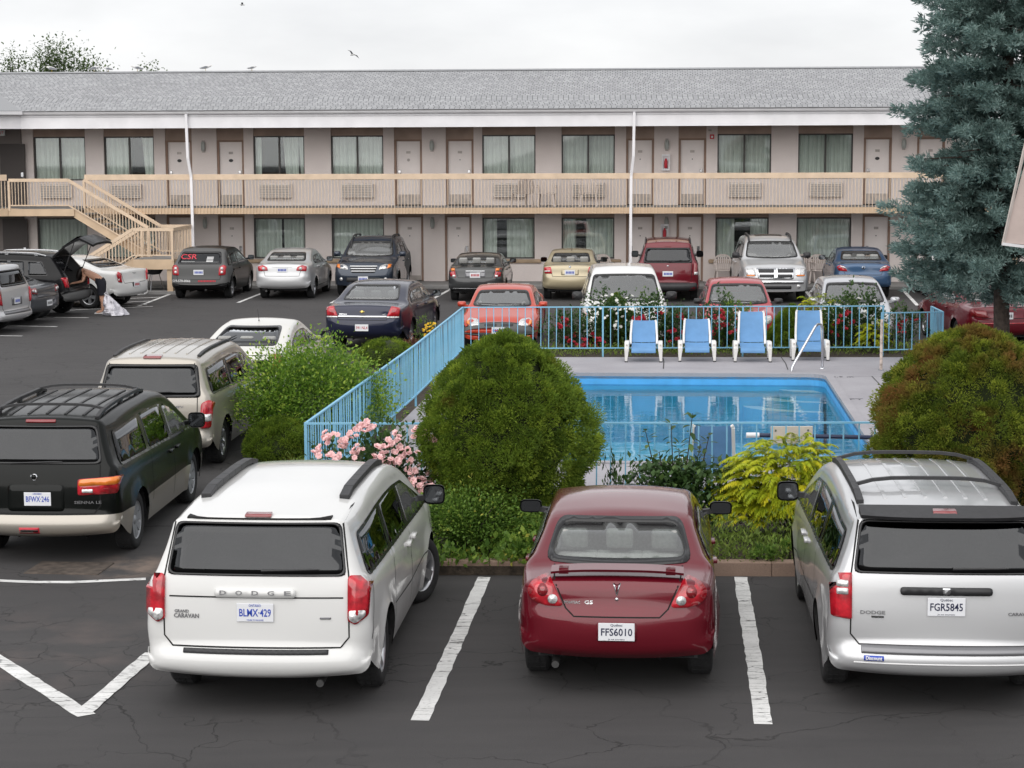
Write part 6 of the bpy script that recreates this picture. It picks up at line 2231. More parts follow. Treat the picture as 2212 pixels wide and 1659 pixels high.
# railing of the wing's balcony at the far left
wr = thing('wing_railing', 'short tan railing at the extreme left edge of the upper floor', 'railing', MO, -PSI)
pA, pB = Vector((xP - .06, ys - 1.2, 0)), Vector((xP - 3.2, ys - 3.4, 0))
mb = MB()
mb.bar((pA.x, pA.y, 3.60), (pB.x, pB.y, 3.60), .05, .19)
mb.build('top_rail', M['tan2'], wr)
mb = MB()
mb.bar((pA.x, pA.y, 2.49), (pB.x, pB.y, 2.49), .05, .22)
mb.build('balcony_edge', M['tan'], wr)
for k in range(34):
    p = pA + (pB - pA) * (k + .5) / 34
    mb = MB()
    mb.box(p.x - .011, p.x + .011, p.y - .011, p.y + .011, 2.61, 3.5)
    mb.build('baluster', M['tan2'], wr)

# things stored under the landing
gx = MO + mx_ * (xC - .75) + my_ * (ys - 1.9)
gr = thing('barbecue_grill', 'dark barbecue grill stored under the stair landing', 'grill', (gx.x, gx.y, .09), -PSI)
mb = MB()
mb.smooth = True
mb.lathe([(.02, .48), (.20, .50), (.29, .62), (.31, .72), (.29, .76), (.18, .86), (.02, .88)], 16, 'z')
mb.build('kettle', M['dark'], gr)
for k in range(3):
    a = 2.1 * k + .4
    mb = MB()
    mb.tube([(.16 * math.cos(a), .16 * math.sin(a), .52), (.30 * math.cos(a), .30 * math.sin(a), 0)], .014, 6)
    mb.build('leg', M['steel'], gr)
mb = MB()
mb.tube([(-.1, 0, .88), (-.08, 0, .93), (.08, 0, .93), (.1, 0, .88)], .012, 6)
mb.build('handle', M['dark'], gr)
gx = MO + mx_ * (xC - 1.45) + my_ * (ys - 1.7)
cb = thing('utility_cabinet', 'small white metal cabinet beside the barbecue grill', 'cabinet', (gx.x, gx.y, 0), -PSI)
mb = MB()
mb.box(-.28, .28, -.2, .2, .05, .66)
mb.build('case', M['white_metal'], cb, bevel=.012)
mb = MB()
mb.box(-.25, .25, -.212, -.201, .09, .62)
mb.build('door', M['gutter'], cb)
mb = MB()
mb.box(-.30, .30, -.22, .22, .66, .70)
mb.build('top', M['kick'], cb)
gx = MO + mx_ * (xC - .85) + my_ * (ys - 2.75)
wh = thing('loose_wheel', 'small white rimmed trolley wheel lying against the landing footing', 'wheel', (gx.x, gx.y, .13), -PSI)
mb = MB()
mb.smooth = True
mb.lathe([(.07, -.03), (.12, -.035), (.13, 0), (.12, .035), (.07, .03)], 16, 'y')
mb.build('tyre', M['white_ink'], wh)
mb = MB()
mb.lathe([(.001, -.02), (.07, -.02)], 12, 'y')
mb.build('hub', M['dark'], wh)

# post and rail of the next stair, right of the spruce
rp = at(2187, 648)
ps = thing('stair_post', 'tan post of the next staircase right of the spruce trunk', 'post', (rp.x, rp.y, 0), -PSI)
mb = MB()
mb.box(-.10, .10, -.10, .10, .12, 2.5)
mb.build('column', M['tan'], ps)
mb = MB()
mb.box(-.6, 1.2, -.3, .3, 0, .14)
mb.build('footing', M['walk'], ps, bevel=.02)
mb = MB()
mb.box(-.5, 1.3, -.06, .06, 1.55, 1.70)
mb.build('rail', M['tan2'], ps)

# gable corner of the near wing at the right edge
e0 = at(2168, 532, 3.2)
def near(u, v, Y):
    d = _q @ Vector(((u - 1106.0) / FPX, (829.5 - v) / FPX, -1.0))
    t = Y / d.y
    return Vector((0, 0, CAM_H)) + d * t
Yn = 20.0
A_, B_, Cc = near(2167, 524, Yn), near(2216, 345, Yn + .15), near(2216, 538, Yn + .1)
gw = thing('gable_end', 'pinkish boarded gable corner of the near wing at the right edge', 'gable', A_)
mb = MB()
q = [Vector((0, 0, 0)), B_ - A_, (B_ - A_) + Vector((1.6, 0, 1.2)), (Cc - A_) + Vector((1.6, .1, -.1)), Cc - A_]
mb.prism(q, (.45, 1.0, 0))
mb.build('boarding', mat('pink_boarding', (.44, .36, .33), .8, noise=.1, nscale=3), gw)
mb = MB()
mb.bar(Vector((-.006, -.02, -.01)), (B_ - A_) + Vector((-.006, -.02, .2)), .015, .03)
mb.build('barge_board', M['kick'], gw)
mb = MB()
mb.bar(Vector((-.015, -.02, -.012)), (Cc - A_) + Vector((.5, -.02, -.04)), .03, .03)
mb.build('drip_edge', M['gutter'], gw)
# ------------------------------------------------------------------ plants
def leaf_mat(name, stops, rough=.55, trans=.25, patch=None):
    """leaf colour picked per leaf (attribute tone); patch = (colour, scale, lo, hi) for dead or new growth"""
    m, n, b = node_mat(name)
    a_ = N(n, 'ShaderNodeAttribute')
    a_.attribute_name = 'tone'
    r = n.nodes.new('ShaderNodeValToRGB')
    cr = r.color_ramp
    while len(cr.elements) < len(stops): cr.elements.new(.5)
    for e, (p, c) in zip(cr.elements, stops): e.position, e.color = p, (*c, 1)
    n.links.new(a_.outputs['Fac'], r.inputs[0])
    c_ = r.outputs[0]
    if patch:
        tc = N(n, 'ShaderNodeTexCoord')
        c_ = mixc(n, ramp(n, noise(n, tc.outputs['Object'], patch[1], 4), patch[2], (0, 0, 0), patch[3], (1, 1, 1)), c_, patch[0])
    n.links.new(c_, b.inputs['Base Color'])
    b.inputs['Roughness'].default_value = rough
    b.inputs['Specular IOR Level'].default_value = .3
    if trans:
        tl = n.nodes.new('ShaderNodeBsdfTranslucent')
        n.links.new(c_, tl.inputs['Color'])
        mx = n.nodes.new('ShaderNodeMixShader')
        mx.inputs[0].default_value = trans
        n.links.new(b.outputs[0], mx.inputs[1])
        n.links.new(tl.outputs[0], mx.inputs[2])
        n.links.new(mx.outputs[0], n.nodes['Material Output'].inputs['Surface'])
    return m

LEAF = (np.array([(0, 0, 0), (.5, .30, .06), (.55, 0, -.04), (.5, -.30, .06), (1, 0, -.05)], float), [(0, 2, 1), (1, 2, 4), (0, 3, 2), (3, 4, 2)])
NARROW = (np.array([(0, 0, 0), (.45, .14, .03), (.45, -.14, .03), (1, 0, -.06)], float), [(0, 2, 1), (1, 2, 3)])
NEEDLE = (np.array([(0, .10, 0), (0, -.10, 0), (1, 0, 0), (0, 0, .10), (0, 0, -.10)], float), [(0, 1, 2), (3, 4, 2)])

def basis(d, up=None, roll=None):
    """rotation matrices whose x axis is d (n,3), with random or given roll"""
    d = d / np.maximum(np.linalg.norm(d, axis=1), 1e-9)[:, None]
    ref = np.tile((0., 0., 1.), (len(d), 1))
    ref[np.abs(d[:, 2]) > .95] = (1, 0, 0)
    y = np.cross(ref, d)
    y /= np.linalg.norm(y, axis=1)[:, None]
    z = np.cross(d, y)
    if roll is not None:
        c, s = np.cos(roll)[:, None], np.sin(roll)[:, None]
        y, z = y * c + z * s, -y * s + z * c
    return np.stack([d, y, z], axis=2)

def scatter(name, pos, dirs, size, tone, tmpl, m, parent=None, roll=None, kind=None):
    V0, F0 = tmpl
    n_, k = len(pos), len(V0)
    B_ = basis(dirs, roll=roll)
    V = np.einsum('nij,kj->nki', B_, V0) * np.asarray(size).reshape(-1, 1, 1) + pos[:, None, :]
    F = (np.array(F0)[None] + (np.arange(n_) * k)[:, None, None]).reshape(-1, 3)
    me = bpy.data.meshes.new(name)
    me.vertices.add(n_ * k)
    me.vertices.foreach_set('co', V.reshape(-1).astype(np.float32))
    me.loops.add(len(F) * 3)
    me.loops.foreach_set('vertex_index', F.reshape(-1).astype(np.int32))
    me.polygons.add(len(F))
    me.polygons.foreach_set('loop_start', (np.arange(len(F)) * 3).astype(np.int32))
    me.polygons.foreach_set('loop_total', np.full(len(F), 3, np.int32))
    me.update(calc_edges=True)
    a_ = me.attributes.new('tone', 'FLOAT', 'POINT')
    a_.data.foreach_set('value', np.repeat(np.clip(tone, 0, 1), k).astype(np.float32))
    o = link_mesh(name, me, parent, m)
    if kind: o['kind'] = kind
    return o

def rdir(n_): 
    v = rng.normal(size=(n_, 3))
    return v / np.linalg.norm(v, axis=1)[:, None]

L_CON = leaf_mat('dwarf_conifer_needles', [(0, (0.095, 0.159, 0.022)), (.5, (0.203, 0.304, 0.038)), (1, (0.405, 0.499, 0.068))], .6, 0.5, ((.30, .16, .05), 1.15, .62, .74))
L_CON2 = leaf_mat('browning_conifer_needles', [(0, (0.101, 0.155, 0.022)), (.5, (0.236, 0.304, 0.041)), (1, (0.446, 0.499, 0.068))], .6, 0.5, ((.30, .16, .055), 1.5, .50, .66))
L_SPR = leaf_mat('blue_spruce_needles', [(0, (0.088, 0.144, 0.128)), (.5, (0.200, 0.296, 0.272)), (1, (0.416, 0.544, 0.512))], .6, 0.35)
L_GRN = leaf_mat('green_leaves', [(0, (0.075, 0.156, 0.022)), (.6, (0.194, 0.338, 0.044)), (1, (0.450, 0.562, 0.088))], .5, 0.5)
L_DRK = leaf_mat('dark_leaves', [(0, (0.031, 0.072, 0.021)), (.7, (0.072, 0.137, 0.039)), (1, (0.143, 0.221, 0.065))], .42, 0.4)
L_YEL = leaf_mat('golden_leaves', [(0, (.24, .33, .02)), (.5, (.46, .52, .03)), (1, (.66, .60, .03))], .5, .4)
L_WED = leaf_mat('weed_leaves', [(0, (0.072, 0.150, 0.026)), (.6, (0.176, 0.299, 0.052)), (.9, (0.325, 0.442, 0.078)), (1, (0.520, 0.494, 0.091))], .5, 0.5)
L_GRS = leaf_mat('ground_cover', [(0, (0.084, 0.132, 0.026)), (.6, (0.180, 0.264, 0.048)), (1, (0.324, 0.408, 0.096))], .6, 0.45)
L_TREE = leaf_mat('maple_leaves', [(0, (0.045, 0.081, 0.029)), (1, (0.135, 0.198, 0.063))], .5, 0.5)
BARK = mat('bark', (.055, .042, .034), .95, noise=.4, nscale=14, bump=.8, bscale=40)
STEM = mat('green_stem', (.07, .085, .03), .8)
TWIG = mat('dark_twig', (.035, .027, .02), .9)
PINK = mat('pink_petals', (.86, .56, .56), .6, noise=.15, nscale=25)
REDP = mat('red_petals', (.34, .008, .022), .55, noise=.3, nscale=25)
WHTP = mat('white_petals', (.70, .70, .66), .6)
YELP = mat('yellow_petals', (.72, .47, .03), .6)

def stems(root, pts_list, r=.012, m=STEM, name='stem'):
    for a, b_ in pts_list:
        mb = MB()
        mid = (Vector(a) + Vector(b_)) / 2 + Vector((random.uniform(-.04, .04), random.uniform(-.04, .04), 0))
        mb.tube([a, mid, b_], [r, r * .8, r * .4], 5)
        mb.build(name, m, root)

# --- rounded dwarf conifers: many small cushions of short needles
def cushion_conifer(name, label, X, Y, rad, hgt, m, waist=.42, zb=.12, cush=.14, dens=190, group=None, needle=.031, top_pow=.62, cat='conifer', squash=1.0):
    root = thing(name, label, cat, (X, Y, zb), group=group)
    mb = MB()
    mb.tube([(0, 0, -.05), (.03, .02, hgt * .3), (0, 0, hgt * .6)], [rad * .09, rad * .06, rad * .02], 8)
    mb.build('trunk', BARK, root)
    def R_(t):                                       # radius at relative height
        lo = min(1, (.58 + .42 * min(1, t / waist)))
        hi = max(0, 1 - max(0, (t - waist) / (1 - waist)) ** 2.0) ** top_pow
        return rad * lo * hi
    N_ = int(4.4 * 2 * math.pi * rad * hgt / (math.pi * cush * cush))
    ts = rng.random(N_) ** .92
    ts = .07 + .93 * ts
    an = rng.random(N_) * 2 * math.pi
    lump = 1 + .07 * np.sin(3 * an + 5 * ts) + .06 * np.sin(5 * an - 9 * ts + 1.3) + .075 * rng.normal(size=N_)
    rr = np.array([R_(t) for t in ts]) * lump
    c = np.column_stack([rr * np.cos(an), rr * np.sin(an) * squash, ts * hgt])
    nrm = np.column_stack([np.cos(an), np.sin(an), np.clip((ts - waist) / (1 - waist), -.25, 1) * 1.1 + .10])
    nrm /= np.linalg.norm(nrm, axis=1)[:, None]
    cs = cush * rng.uniform(.45, 1.35, N_) * np.where(ts > .85, .75, 1)
    k = dens
    idx = np.repeat(np.arange(N_), k)
    d = rdir(len(idx))
    fl = (d * nrm[idx]).sum(1) < -.15
    d[fl] *= -1
    p = c[idx] - nrm[idx] * (cs[idx] * .5)[:, None] + d * (cs[idx] * rng.uniform(.55, 1.0, len(idx)))[:, None]
    nd = d + nrm[idx] * .5 + rng.normal(size=d.shape) * .35
    tone = .42 + .26 * rng.normal(size=N_)[idx] * .7 + .16 * rng.normal(size=len(idx)) + .18 * np.clip(nd[:, 2], -1, 1)
    tone = .40 + .20 * rng.normal(size=N_)[idx] + .17 * rng.normal(size=len(idx))
    scatter('crown', p, nd, needle * rng.uniform(.7, 1.3, len(idx)), tone, (NEEDLE[0] * (1, 1.9, 1.9), NEEDLE[1]), m, root)
    # dense inner twigs so that the crown is not see-through
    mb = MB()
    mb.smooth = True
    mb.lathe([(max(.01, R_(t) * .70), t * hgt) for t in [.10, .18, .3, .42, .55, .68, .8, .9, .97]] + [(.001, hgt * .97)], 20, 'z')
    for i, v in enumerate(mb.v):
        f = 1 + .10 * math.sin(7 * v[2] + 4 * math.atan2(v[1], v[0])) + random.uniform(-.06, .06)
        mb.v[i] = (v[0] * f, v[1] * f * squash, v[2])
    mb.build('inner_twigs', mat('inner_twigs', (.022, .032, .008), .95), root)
    return root
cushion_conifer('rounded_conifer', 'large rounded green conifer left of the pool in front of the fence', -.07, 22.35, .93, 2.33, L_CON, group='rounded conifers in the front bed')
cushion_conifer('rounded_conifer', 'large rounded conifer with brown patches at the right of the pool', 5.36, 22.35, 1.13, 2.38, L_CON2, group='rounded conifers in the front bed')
for (u, v, rad, hgt, lb) in ((1336, 757, .44, 1.15, 'small cone shaped conifer behind the first pool chair'), (1722, 765, .52, .95, 'small cone shaped conifer left of the fourth pool chair')):
    p = at(u, v, .1)
    cushion_conifer('cone_conifer', lb, p.x, p.y + .9, rad, hgt, L_CON, waist=.1, cush=.10, dens=110, group='small conifers behind the pool fence', needle=.034, top_pow=.9)
p = at(608, 1003, 0)
cushion_conifer('low_juniper', 'low green juniper mound beside the champagne minivan', p.x, p.y, .50, .68, L_CON, waist=.3, zb=0, cush=.12, dens=110)
p = at(835, 790, 0)
cushion_conifer('low_juniper', 'low green juniper mound outside the left pool fence near the navy sedan', p.x, p.y, .62, .55, L_CON, waist=.3, zb=0, cush=.13, dens=90)

# --- blue spruce
def spruce():
    bx, by = 9.62, 38.1
    root = thing('blue_spruce', 'tall blue spruce with bare lower trunk at the right edge', 'spruce', (bx, by, 0))
    H_ = 15.5
    mb = MB()
    mb.tube([(0, 0, -.1), (.02, 0, 1.0), (-.03, .02, 2.4), (0, 0, 6), (.05, 0, 10), (0, 0, H_)], [.19, .16, .145, .11, .07, .015], 12)
    mb.build('trunk', BARK, root)
    P, D, S, Tn = [], [], [], []
    z = 1.9
    while z < H_ - .3:
        t = (z - 1.9) / (H_ - 1.9)
        Rm = 2.25 * (1 - t) ** .72 * (.86 + .14 * min(1, (z - 1.7) / .8)) + .12
        nb = 6 if z > 8.5 else 13
        for b_ in range(nb):
            a = random.random() * 6.283
            zb_ = z + random.uniform(-.16, .16)
            L_ = Rm * random.uniform(.60, 1.08)
            droop = random.uniform(.05, .30) * (1 - t * .8)
            m_ = max(3, int(L_ / .17))
            mbb = None
            for i in range(m_):
                s_ = (i + 1) / m_
                if s_ < .22: continue
                r_ = L_ * s_
                zz = zb_ - droop * r_ + .10 * r_ * s_
                w_ = (.10 + .30 * s_ * (1 - s_) * 2.2) * (.6 + .4 * L_ / 2)
                for q in range(2 if z > 8.5 else 3):
                    off = random.uniform(-1, 1) * w_
                    c = np.array((r_ * math.cos(a) - off * math.sin(a), r_ * math.sin(a) + off * math.cos(a), zz - abs(off) * .25 - .10 * (q == 2) + random.uniform(-.07, .07)))
                    n_ = 30 if z < 8.5 else 8
                    d = rdir(n_)
                    d[:, 2] = d[:, 2] * .8 + .25
                    out = np.array((math.cos(a), math.sin(a), -.05))
                    tone = .45 + random.gauss(0, .18)
                    for _ in range(1):
                        P.append(c + d * np.array((.13, .13, .10)) * rng.uniform(.2, 1, (n_, 1)))
                        D.append(d + out * .8)
                        S.append(rng.uniform(.06, .115, n_))
                        Tn.append(tone + .15 * rng.normal(size=n_) + .22 * (s_ - .5))
        z += .235 if z < 8.5 else .42
    P, D, S, Tn = np.concatenate(P), np.concatenate(D), np.concatenate(S), np.concatenate(Tn)
    scatter('crown', P, D, S, Tn, (NEEDLE[0] * (1, 1.5, 1.5), NEEDLE[1]), L_SPR, root)
    for k in range(46):                              # limbs
        z = 2.0 + k * .15
        a = random.random() * 6.283
        L_ = 1.9 * (1 - (z - 2) / 14)
        mb = MB()
        mb.tube([(0, 0, z), (L_ * .5 * math.cos(a), L_ * .5 * math.sin(a), z - .06), (L_ * math.cos(a), L_ * math.sin(a), z - .1)], [.035, .022, .008], 5)
        mb.build('limb', BARK, root)
spruce()

# --- leafy shrubs
def leafy(name, label, cat, X, Y, z0, rx, ry, hgt, n_leaf, size, m, tmpl=LEAF, nstem=7, group=None, hollow=.35, tip=.5, up=.3, ragged=.18, zmin=.05, clump=0, clr=.16):
    root = thing(name, label, cat, (X, Y, z0), group=group)
    sl_ = []
    for k in range(nstem):
        a = 6.283 * k / nstem + random.uniform(-.3, .3)
        f = random.uniform(.3, .8)
        sl_.append(((.06 * math.cos(a), .06 * math.sin(a), 0), (rx * f * math.cos(a), ry * f * math.sin(a), hgt * random.uniform(.5, .8))))
    stems(root, sl_, .014, TWIG, 'branch')
    nc = clump or max(20, n_leaf // 16)
    d = rdir(nc)
    d[:, 2] = np.abs(d[:, 2]) * 1.0
    low = rng.random(nc) < .35
    d[low, 2] *= -.35
    rad = (hollow + (1 - hollow) * rng.random(nc) ** .5) * (1 + ragged * rng.normal(size=nc))
    c = np.column_stack([d[:, 0] * rx * rad, d[:, 1] * ry * rad, hgt * (.42 + .58 * d[:, 2] * rad)])
    idx = rng.integers(0, nc, n_leaf)
    p = c[idx] + rng.normal(size=(n_leaf, 3)) * clr * np.array((rx, ry, hgt * .7)) * .55
    p[:, 2] = np.maximum(p[:, 2], zmin)
    out = p - np.array((0, 0, hgt * .35))
    out /= np.linalg.norm(out, axis=1)[:, None]
    dd = out * .7 + rdir(n_leaf) * .8 + np.array((0, 0, up))
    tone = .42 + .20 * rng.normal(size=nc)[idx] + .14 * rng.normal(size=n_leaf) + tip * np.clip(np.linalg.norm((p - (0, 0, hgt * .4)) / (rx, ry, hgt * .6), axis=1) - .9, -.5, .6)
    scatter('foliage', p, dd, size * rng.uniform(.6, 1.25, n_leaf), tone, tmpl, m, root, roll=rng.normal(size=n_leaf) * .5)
    return root
p = at(655, 985, 0)
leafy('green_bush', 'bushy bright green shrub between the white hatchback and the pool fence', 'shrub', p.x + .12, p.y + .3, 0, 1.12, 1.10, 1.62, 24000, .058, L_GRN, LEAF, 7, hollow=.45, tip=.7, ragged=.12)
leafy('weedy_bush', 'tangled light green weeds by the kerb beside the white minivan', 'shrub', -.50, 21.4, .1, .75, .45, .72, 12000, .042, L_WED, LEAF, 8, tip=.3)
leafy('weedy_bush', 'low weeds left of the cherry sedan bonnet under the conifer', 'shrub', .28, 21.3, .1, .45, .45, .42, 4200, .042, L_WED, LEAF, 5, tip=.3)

# tall dark shrub with large paired leaves: each leaf its own piece
def tall_shrub():
    X, Y = 1.95, 22.35
    root = thing('tall_leafy_shrub', 'tall dark green shrub of upright stems behind the cherry sedan roof', 'shrub', (X, Y, .1))
    tips = [(-.40, .0, 1.22), (-.10, .05, 1.30), (.14, -.05, 1.44), (.34, .02, 1.16), (-.52, .1, .78), (.50, -.1, .78), (.0, .15, 1.0), (-.25, -.12, 1.0), (.25, .12, 1.05), (.60, .0, .55), (-.30, .2, .85)]
    stems(root, [((t[0] * .25, t[1] * .25, 0), t) for t in tips], .011, TWIG)
    lm = bpy.data.meshes.new('leaf')
    V0 = np.array([(0, 0, 0), (.28, .22, .05), (.30, 0, .0), (.28, -.22, .05), (.65, .20, .03), (.66, 0, -.02), (.65, -.20, .03), (1, 0, -.09)])
    lm.from_pydata([tuple(v) for v in V0], [], [(0, 2, 1), (0, 3, 2), (1, 2, 5, 4), (2, 3, 6, 5), (4, 5, 7), (5, 6, 7)])
    lm.materials.append(L_DRK)
    a_ = lm.attributes.new('tone', 'FLOAT', 'POINT')
    variants = []
    for tn in (.1, .3, .5, .7, .95):
        v = lm.copy()
        v.attributes['tone'].data.foreach_set('value', [tn] * 8)
        variants.append(v)
    big, rest = 0, []
    for ti, t in enumerate(tips):
        nn_ = int(t[2] / .068)
        for k in range(2, nn_ + 1):
            f = k / nn_
            c = Vector((t[0] * (.25 + .75 * f), t[1] * (.25 + .75 * f), t[2] * f))
            a0 = (k % 2) * 1.57 + ti
            for q in range(2 if f < .9 else 3):
                a = a0 + q * 3.1416 + random.uniform(-.4, .4)
                el = random.uniform(-.75, .10) + (.6 if f > .93 else 0)
                d = Vector((math.cos(a) * math.cos(el), math.sin(a) * math.cos(el), math.sin(el)))
                sz = random.uniform(.12, .175) * (1.15 - .45 * f)
                if big < 290:
                    o = bpy.data.objects.new('leaf', random.choice(variants))
                    C.objects.link(o)
                    o.parent = root
                    o.location = c + d * .02
                    o.rotation_euler = d.to_track_quat('X', 'Z').to_euler()
                    o.scale = (sz, sz, sz)
                    big += 1
                else: rest.append((tuple(c + d * .02), tuple(d), sz))
    if rest:
        scatter('foliage', np.array([r[0] for r in rest]), np.array([r[1] for r in rest]), np.array([r[2] for r in rest]), rng.random(len(rest)), LEAF, L_DRK, root)
    # filling of smaller leaves low down
    n_ = 2600
    p = np.column_stack([rng.normal(0, .30, n_), rng.normal(0, .22, n_), rng.uniform(.15, .85, n_)])
    scatter('foliage', p, rdir(n_) + (0, 0, .2), rng.uniform(.06, .12, n_), rng.random(n_) * .9, LEAF, L_DRK, root)
tall_shrub()
leafy('spiky_sprig', 'small feathery grey-green sprig between the conifer and the tall shrub', 'shrub', 1.20, 22.3, .1, .15, .15, .95, 700, .07, L_DRK, NARROW, 3, hollow=.1, up=1.2)

# golden cut-leaf sumac: drooping feathered fronds
def sumac(label, X, Y, z0, rx, ry, hgt, nf, ln, group=None):
    root = thing('golden_sumac', label, 'shrub', (X, Y, z0), group=group)
    ends = []
    for k in range(9):
        a = 6.283 * k / 9 + random.uniform(-.3, .3)
        f = random.uniform(.35, .8)
        ends.append((rx * f * math.cos(a), ry * f * math.sin(a), hgt * random.uniform(.55, .85)))
    stems(root, [((.05, 0, 0), e) for e in ends], .012, TWIG, 'branch')
    P, D, S, Tn = [], [], [], []
    for k in range(nf):
        d = rdir(1)[0]
        d[2] = abs(d[2])
        f = .35 + .65 * random.random() ** .5
        base = np.array((d[0] * rx * f * .85, d[1] * ry * f * .85, hgt * (.30 + .66 * d[2] * f)))
        if random.random() < .3: base[2] = hgt * random.uniform(.18, .5)
        out = np.array((d[0], d[1], .35))
        out /= np.linalg.norm(out)
        side = np.cross(out, (0, 0, 1))
        side /= np.linalg.norm(side) + 1e-9
        tn = .45 + random.gauss(0, .2)
        L_ = ln * random.uniform(.7, 1.2)
        for i in range(12):
            s_ = i / 11
            c = base + out * L_ * s_ + np.array((0, 0, -.62)) * L_ * s_ * s_
            tang = out + np.array((0, 0, -1.25)) * s_
            for sg in (-1, 1):
                for j in range(2):
                    dd = side * sg + tang * (.55 + .3 * j) + np.array((0, 0, -.35 - .3 * j)) + rng.normal(size=3) * .15
                    P.append(c)
                    D.append(dd)
                    S.append(L_ * (.40 - .24 * s_) * random.uniform(.8, 1.2))
                    Tn.append(tn + random.gauss(0, .1) + .15 * s_)
    scatter('foliage', np.array(P), np.array(D), np.array(S), np.array(Tn), (NARROW[0] * (1, 1.15, 1), NARROW[1]), L_YEL, root)
    return root
sumac('golden feathery shrub in the front bed left of the silver minivan', 3.20, 22.2, .1, .92, .6, 1.22, 760, .25, 'golden feathery shrubs')
p = at(1780, 762, .1)
sumac('golden feathery shrub behind the fourth pool chair', p.x, p.y + 1.0, .1, .78, .5, 1.22, 330, .24, 'golden feathery shrubs')
p = at(1893, 765, .1)
sumac('small yellow-green shrub by the fence post right of the pool chairs', p.x, p.y + .45, .1, .35, .3, .78, 120, .2, 'golden feathery shrubs')

# roses
def flower_mesh(r, m, layers=3):
    mb = MB()
    for L_ in range(layers):
        k = 6 - L_
        for i in range(k):
            a = 6.283 * i / k + L_ * .5
            o = r * (1 - .28 * L_)
            t = .35 + .45 * L_
            c, s = math.cos(a), math.sin(a)
            w_ = o * .55
            p0 = Vector((0, 0, .0))
            p1 = Vector((c * o * .6 - s * w_, s * o * .6 + c * w_, o * t * .6))
            p2 = Vector((c * o, s * o, o * t))
            p3 = Vector((c * o * .6 + s * w_, s * o * .6 - c * w_, o * t * .6))
            mb._add([p0, p1, p2, p3], [(0, 1, 2), (0, 2, 3)])
    o = mb.build('flower', m, recalc=False)
    me = o.data
    bpy.data.objects.remove(o)
    return me
F_PINK, F_RED, F_WHT, F_YEL = flower_mesh(.042, PINK), flower_mesh(.050, REDP), flower_mesh(.04, WHTP, 2), flower_mesh(.035, YELP, 2)
def blooms(root, mesh, centres, per, spread, name='flower'):
    for c in centres:
        for k in range(per):
            p = Vector(c) + Vector((random.gauss(0, spread), random.gauss(0, spread), random.gauss(0, spread * .6)))
            o = bpy.data.objects.new(name, mesh)
            C.objects.link(o)
            o.parent = root
            o.location = p
            o.rotation_euler = (random.uniform(.2, 1.3), random.uniform(-.5, .5), random.uniform(-.8, .8))
            s_ = random.uniform(.75, 1.15)
            o.scale = (s_, s_, s_)
r_ = leafy('pink_rose_bush', 'arching rose bush with clusters of pale pink flowers behind the white minivan', 'rose bush', -1.55, 22.4, .1, .78, .5, 1.30, 3000, .075, L_DRK, LEAF, 9, hollow=.3, tip=.4)
def rel(u, v, Y, root): p = near(u, v, Y); return p - root.location
cl = [(800, 918), (705, 950), (725, 985), (690, 972), (775, 978), (752, 945), (800, 1010), (835, 965), (855, 950), (880, 985), (905, 935), (930, 950), (890, 1010), (845, 1000), (950, 995), (880, 1040), (905, 1035), (930, 1030), (955, 1030), (890, 1062), (915, 1060), (935, 1058), (780, 925), (815, 985), (860, 975), (740, 960)]
blooms(r_, F_PINK, [rel(u, v, 22.1 + random.uniform(-.15, .25), r_) for u, v in cl], 8, .06)
def rose(label, u, v, w_, h, cl, group='red roses behind the pool fence', per=5, n_=1600):
    p = at(u, v, .1)
    r_ = leafy('red_rose_bush', label, 'rose bush', p.x, p.y + .75, .1, w_, .32, h, n_, .075, L_DRK, LEAF, 5, group=group)
    blooms(r_, F_RED, [rel(a, b_, p.y + .45 + random.uniform(-.1, .2), r_) for a, b_ in cl], per, .06)
rose('red rose bush behind the fence right of the left conifer', 1235, 765, .55, .95, [(1205, 705), (1222, 702), (1240, 722), (1262, 735), (1285, 742), (1250, 745), (1280, 725), (1228, 735), (1218, 690), (1270, 750), (1295, 732)])
rose('red rose bush behind the first pool chair', 1410, 765, .45, 1.15, [(1375, 690), (1395, 685), (1420, 682), (1385, 700)])
rose('red rose bush between the first two pool chairs', 1465, 765, .40, 1.05, [(1468, 688), (1475, 682), (1450, 715), (1462, 712), (1470, 728), (1440, 735)], per=3)
rose('red rose bush between the second and third pool chairs', 1562, 765, .42, 1.15, [(1548, 682), (1560, 676), (1566, 690), (1572, 705), (1580, 715), (1540, 715), (1555, 700)], per=3)
rose('red rose bush right of the fourth pool chair', 1820, 765, .50, 1.2, [(1800, 700), (1815, 692), (1828, 680), (1833, 675), (1840, 698), (1822, 705), (1805, 725)], per=3)
rose('red rose bush near the fence corner left of the right conifer', 1965, 765, .42, 1.0, [(1950, 705), (1958, 695), (1970, 690), (1945, 715)], per=3, n_=900)
def pale(label, u, v, w_, h, n_f, nl=1200, m=L_DRK, fm=None):
    p = at(u, v, .1)
    r_ = leafy('flowering_shrub', label, 'shrub', p.x, p.y + 1.1, .1, w_, .4, h, nl, .085, m, LEAF, 6, group='leafy shrubs behind the pool fence')
    blooms(r_, fm or F_WHT, [(random.uniform(-w_, w_) * .8, -.35 + random.uniform(-.1, .2), random.uniform(.35, .95) * h) for _ in range(n_f)], 2, .05)
pale('white speckled leafy shrub in front of the white minivan bonnet', 1325, 765, .62, 1.28, 22, 1500)
pale('dark leafy shrub with tall shoots in front of the pale silver hatchback', 1880, 765, .55, 1.28, 8, 2000)
pale('small white flowered shrub between the pool chairs in front of the faded red hatchback', 1600, 765, .5, .95, 16, 1200, L_WED)
p = at(905, 770, 0)
r_ = leafy('yellow_flower_plant', 'plant with a dome of small yellow flowers beside the left pool fence', 'plant', p.x + .1, p.y + 1.2, 0, .30, .25, .80, 500, .06, L_WED, NARROW, 4)
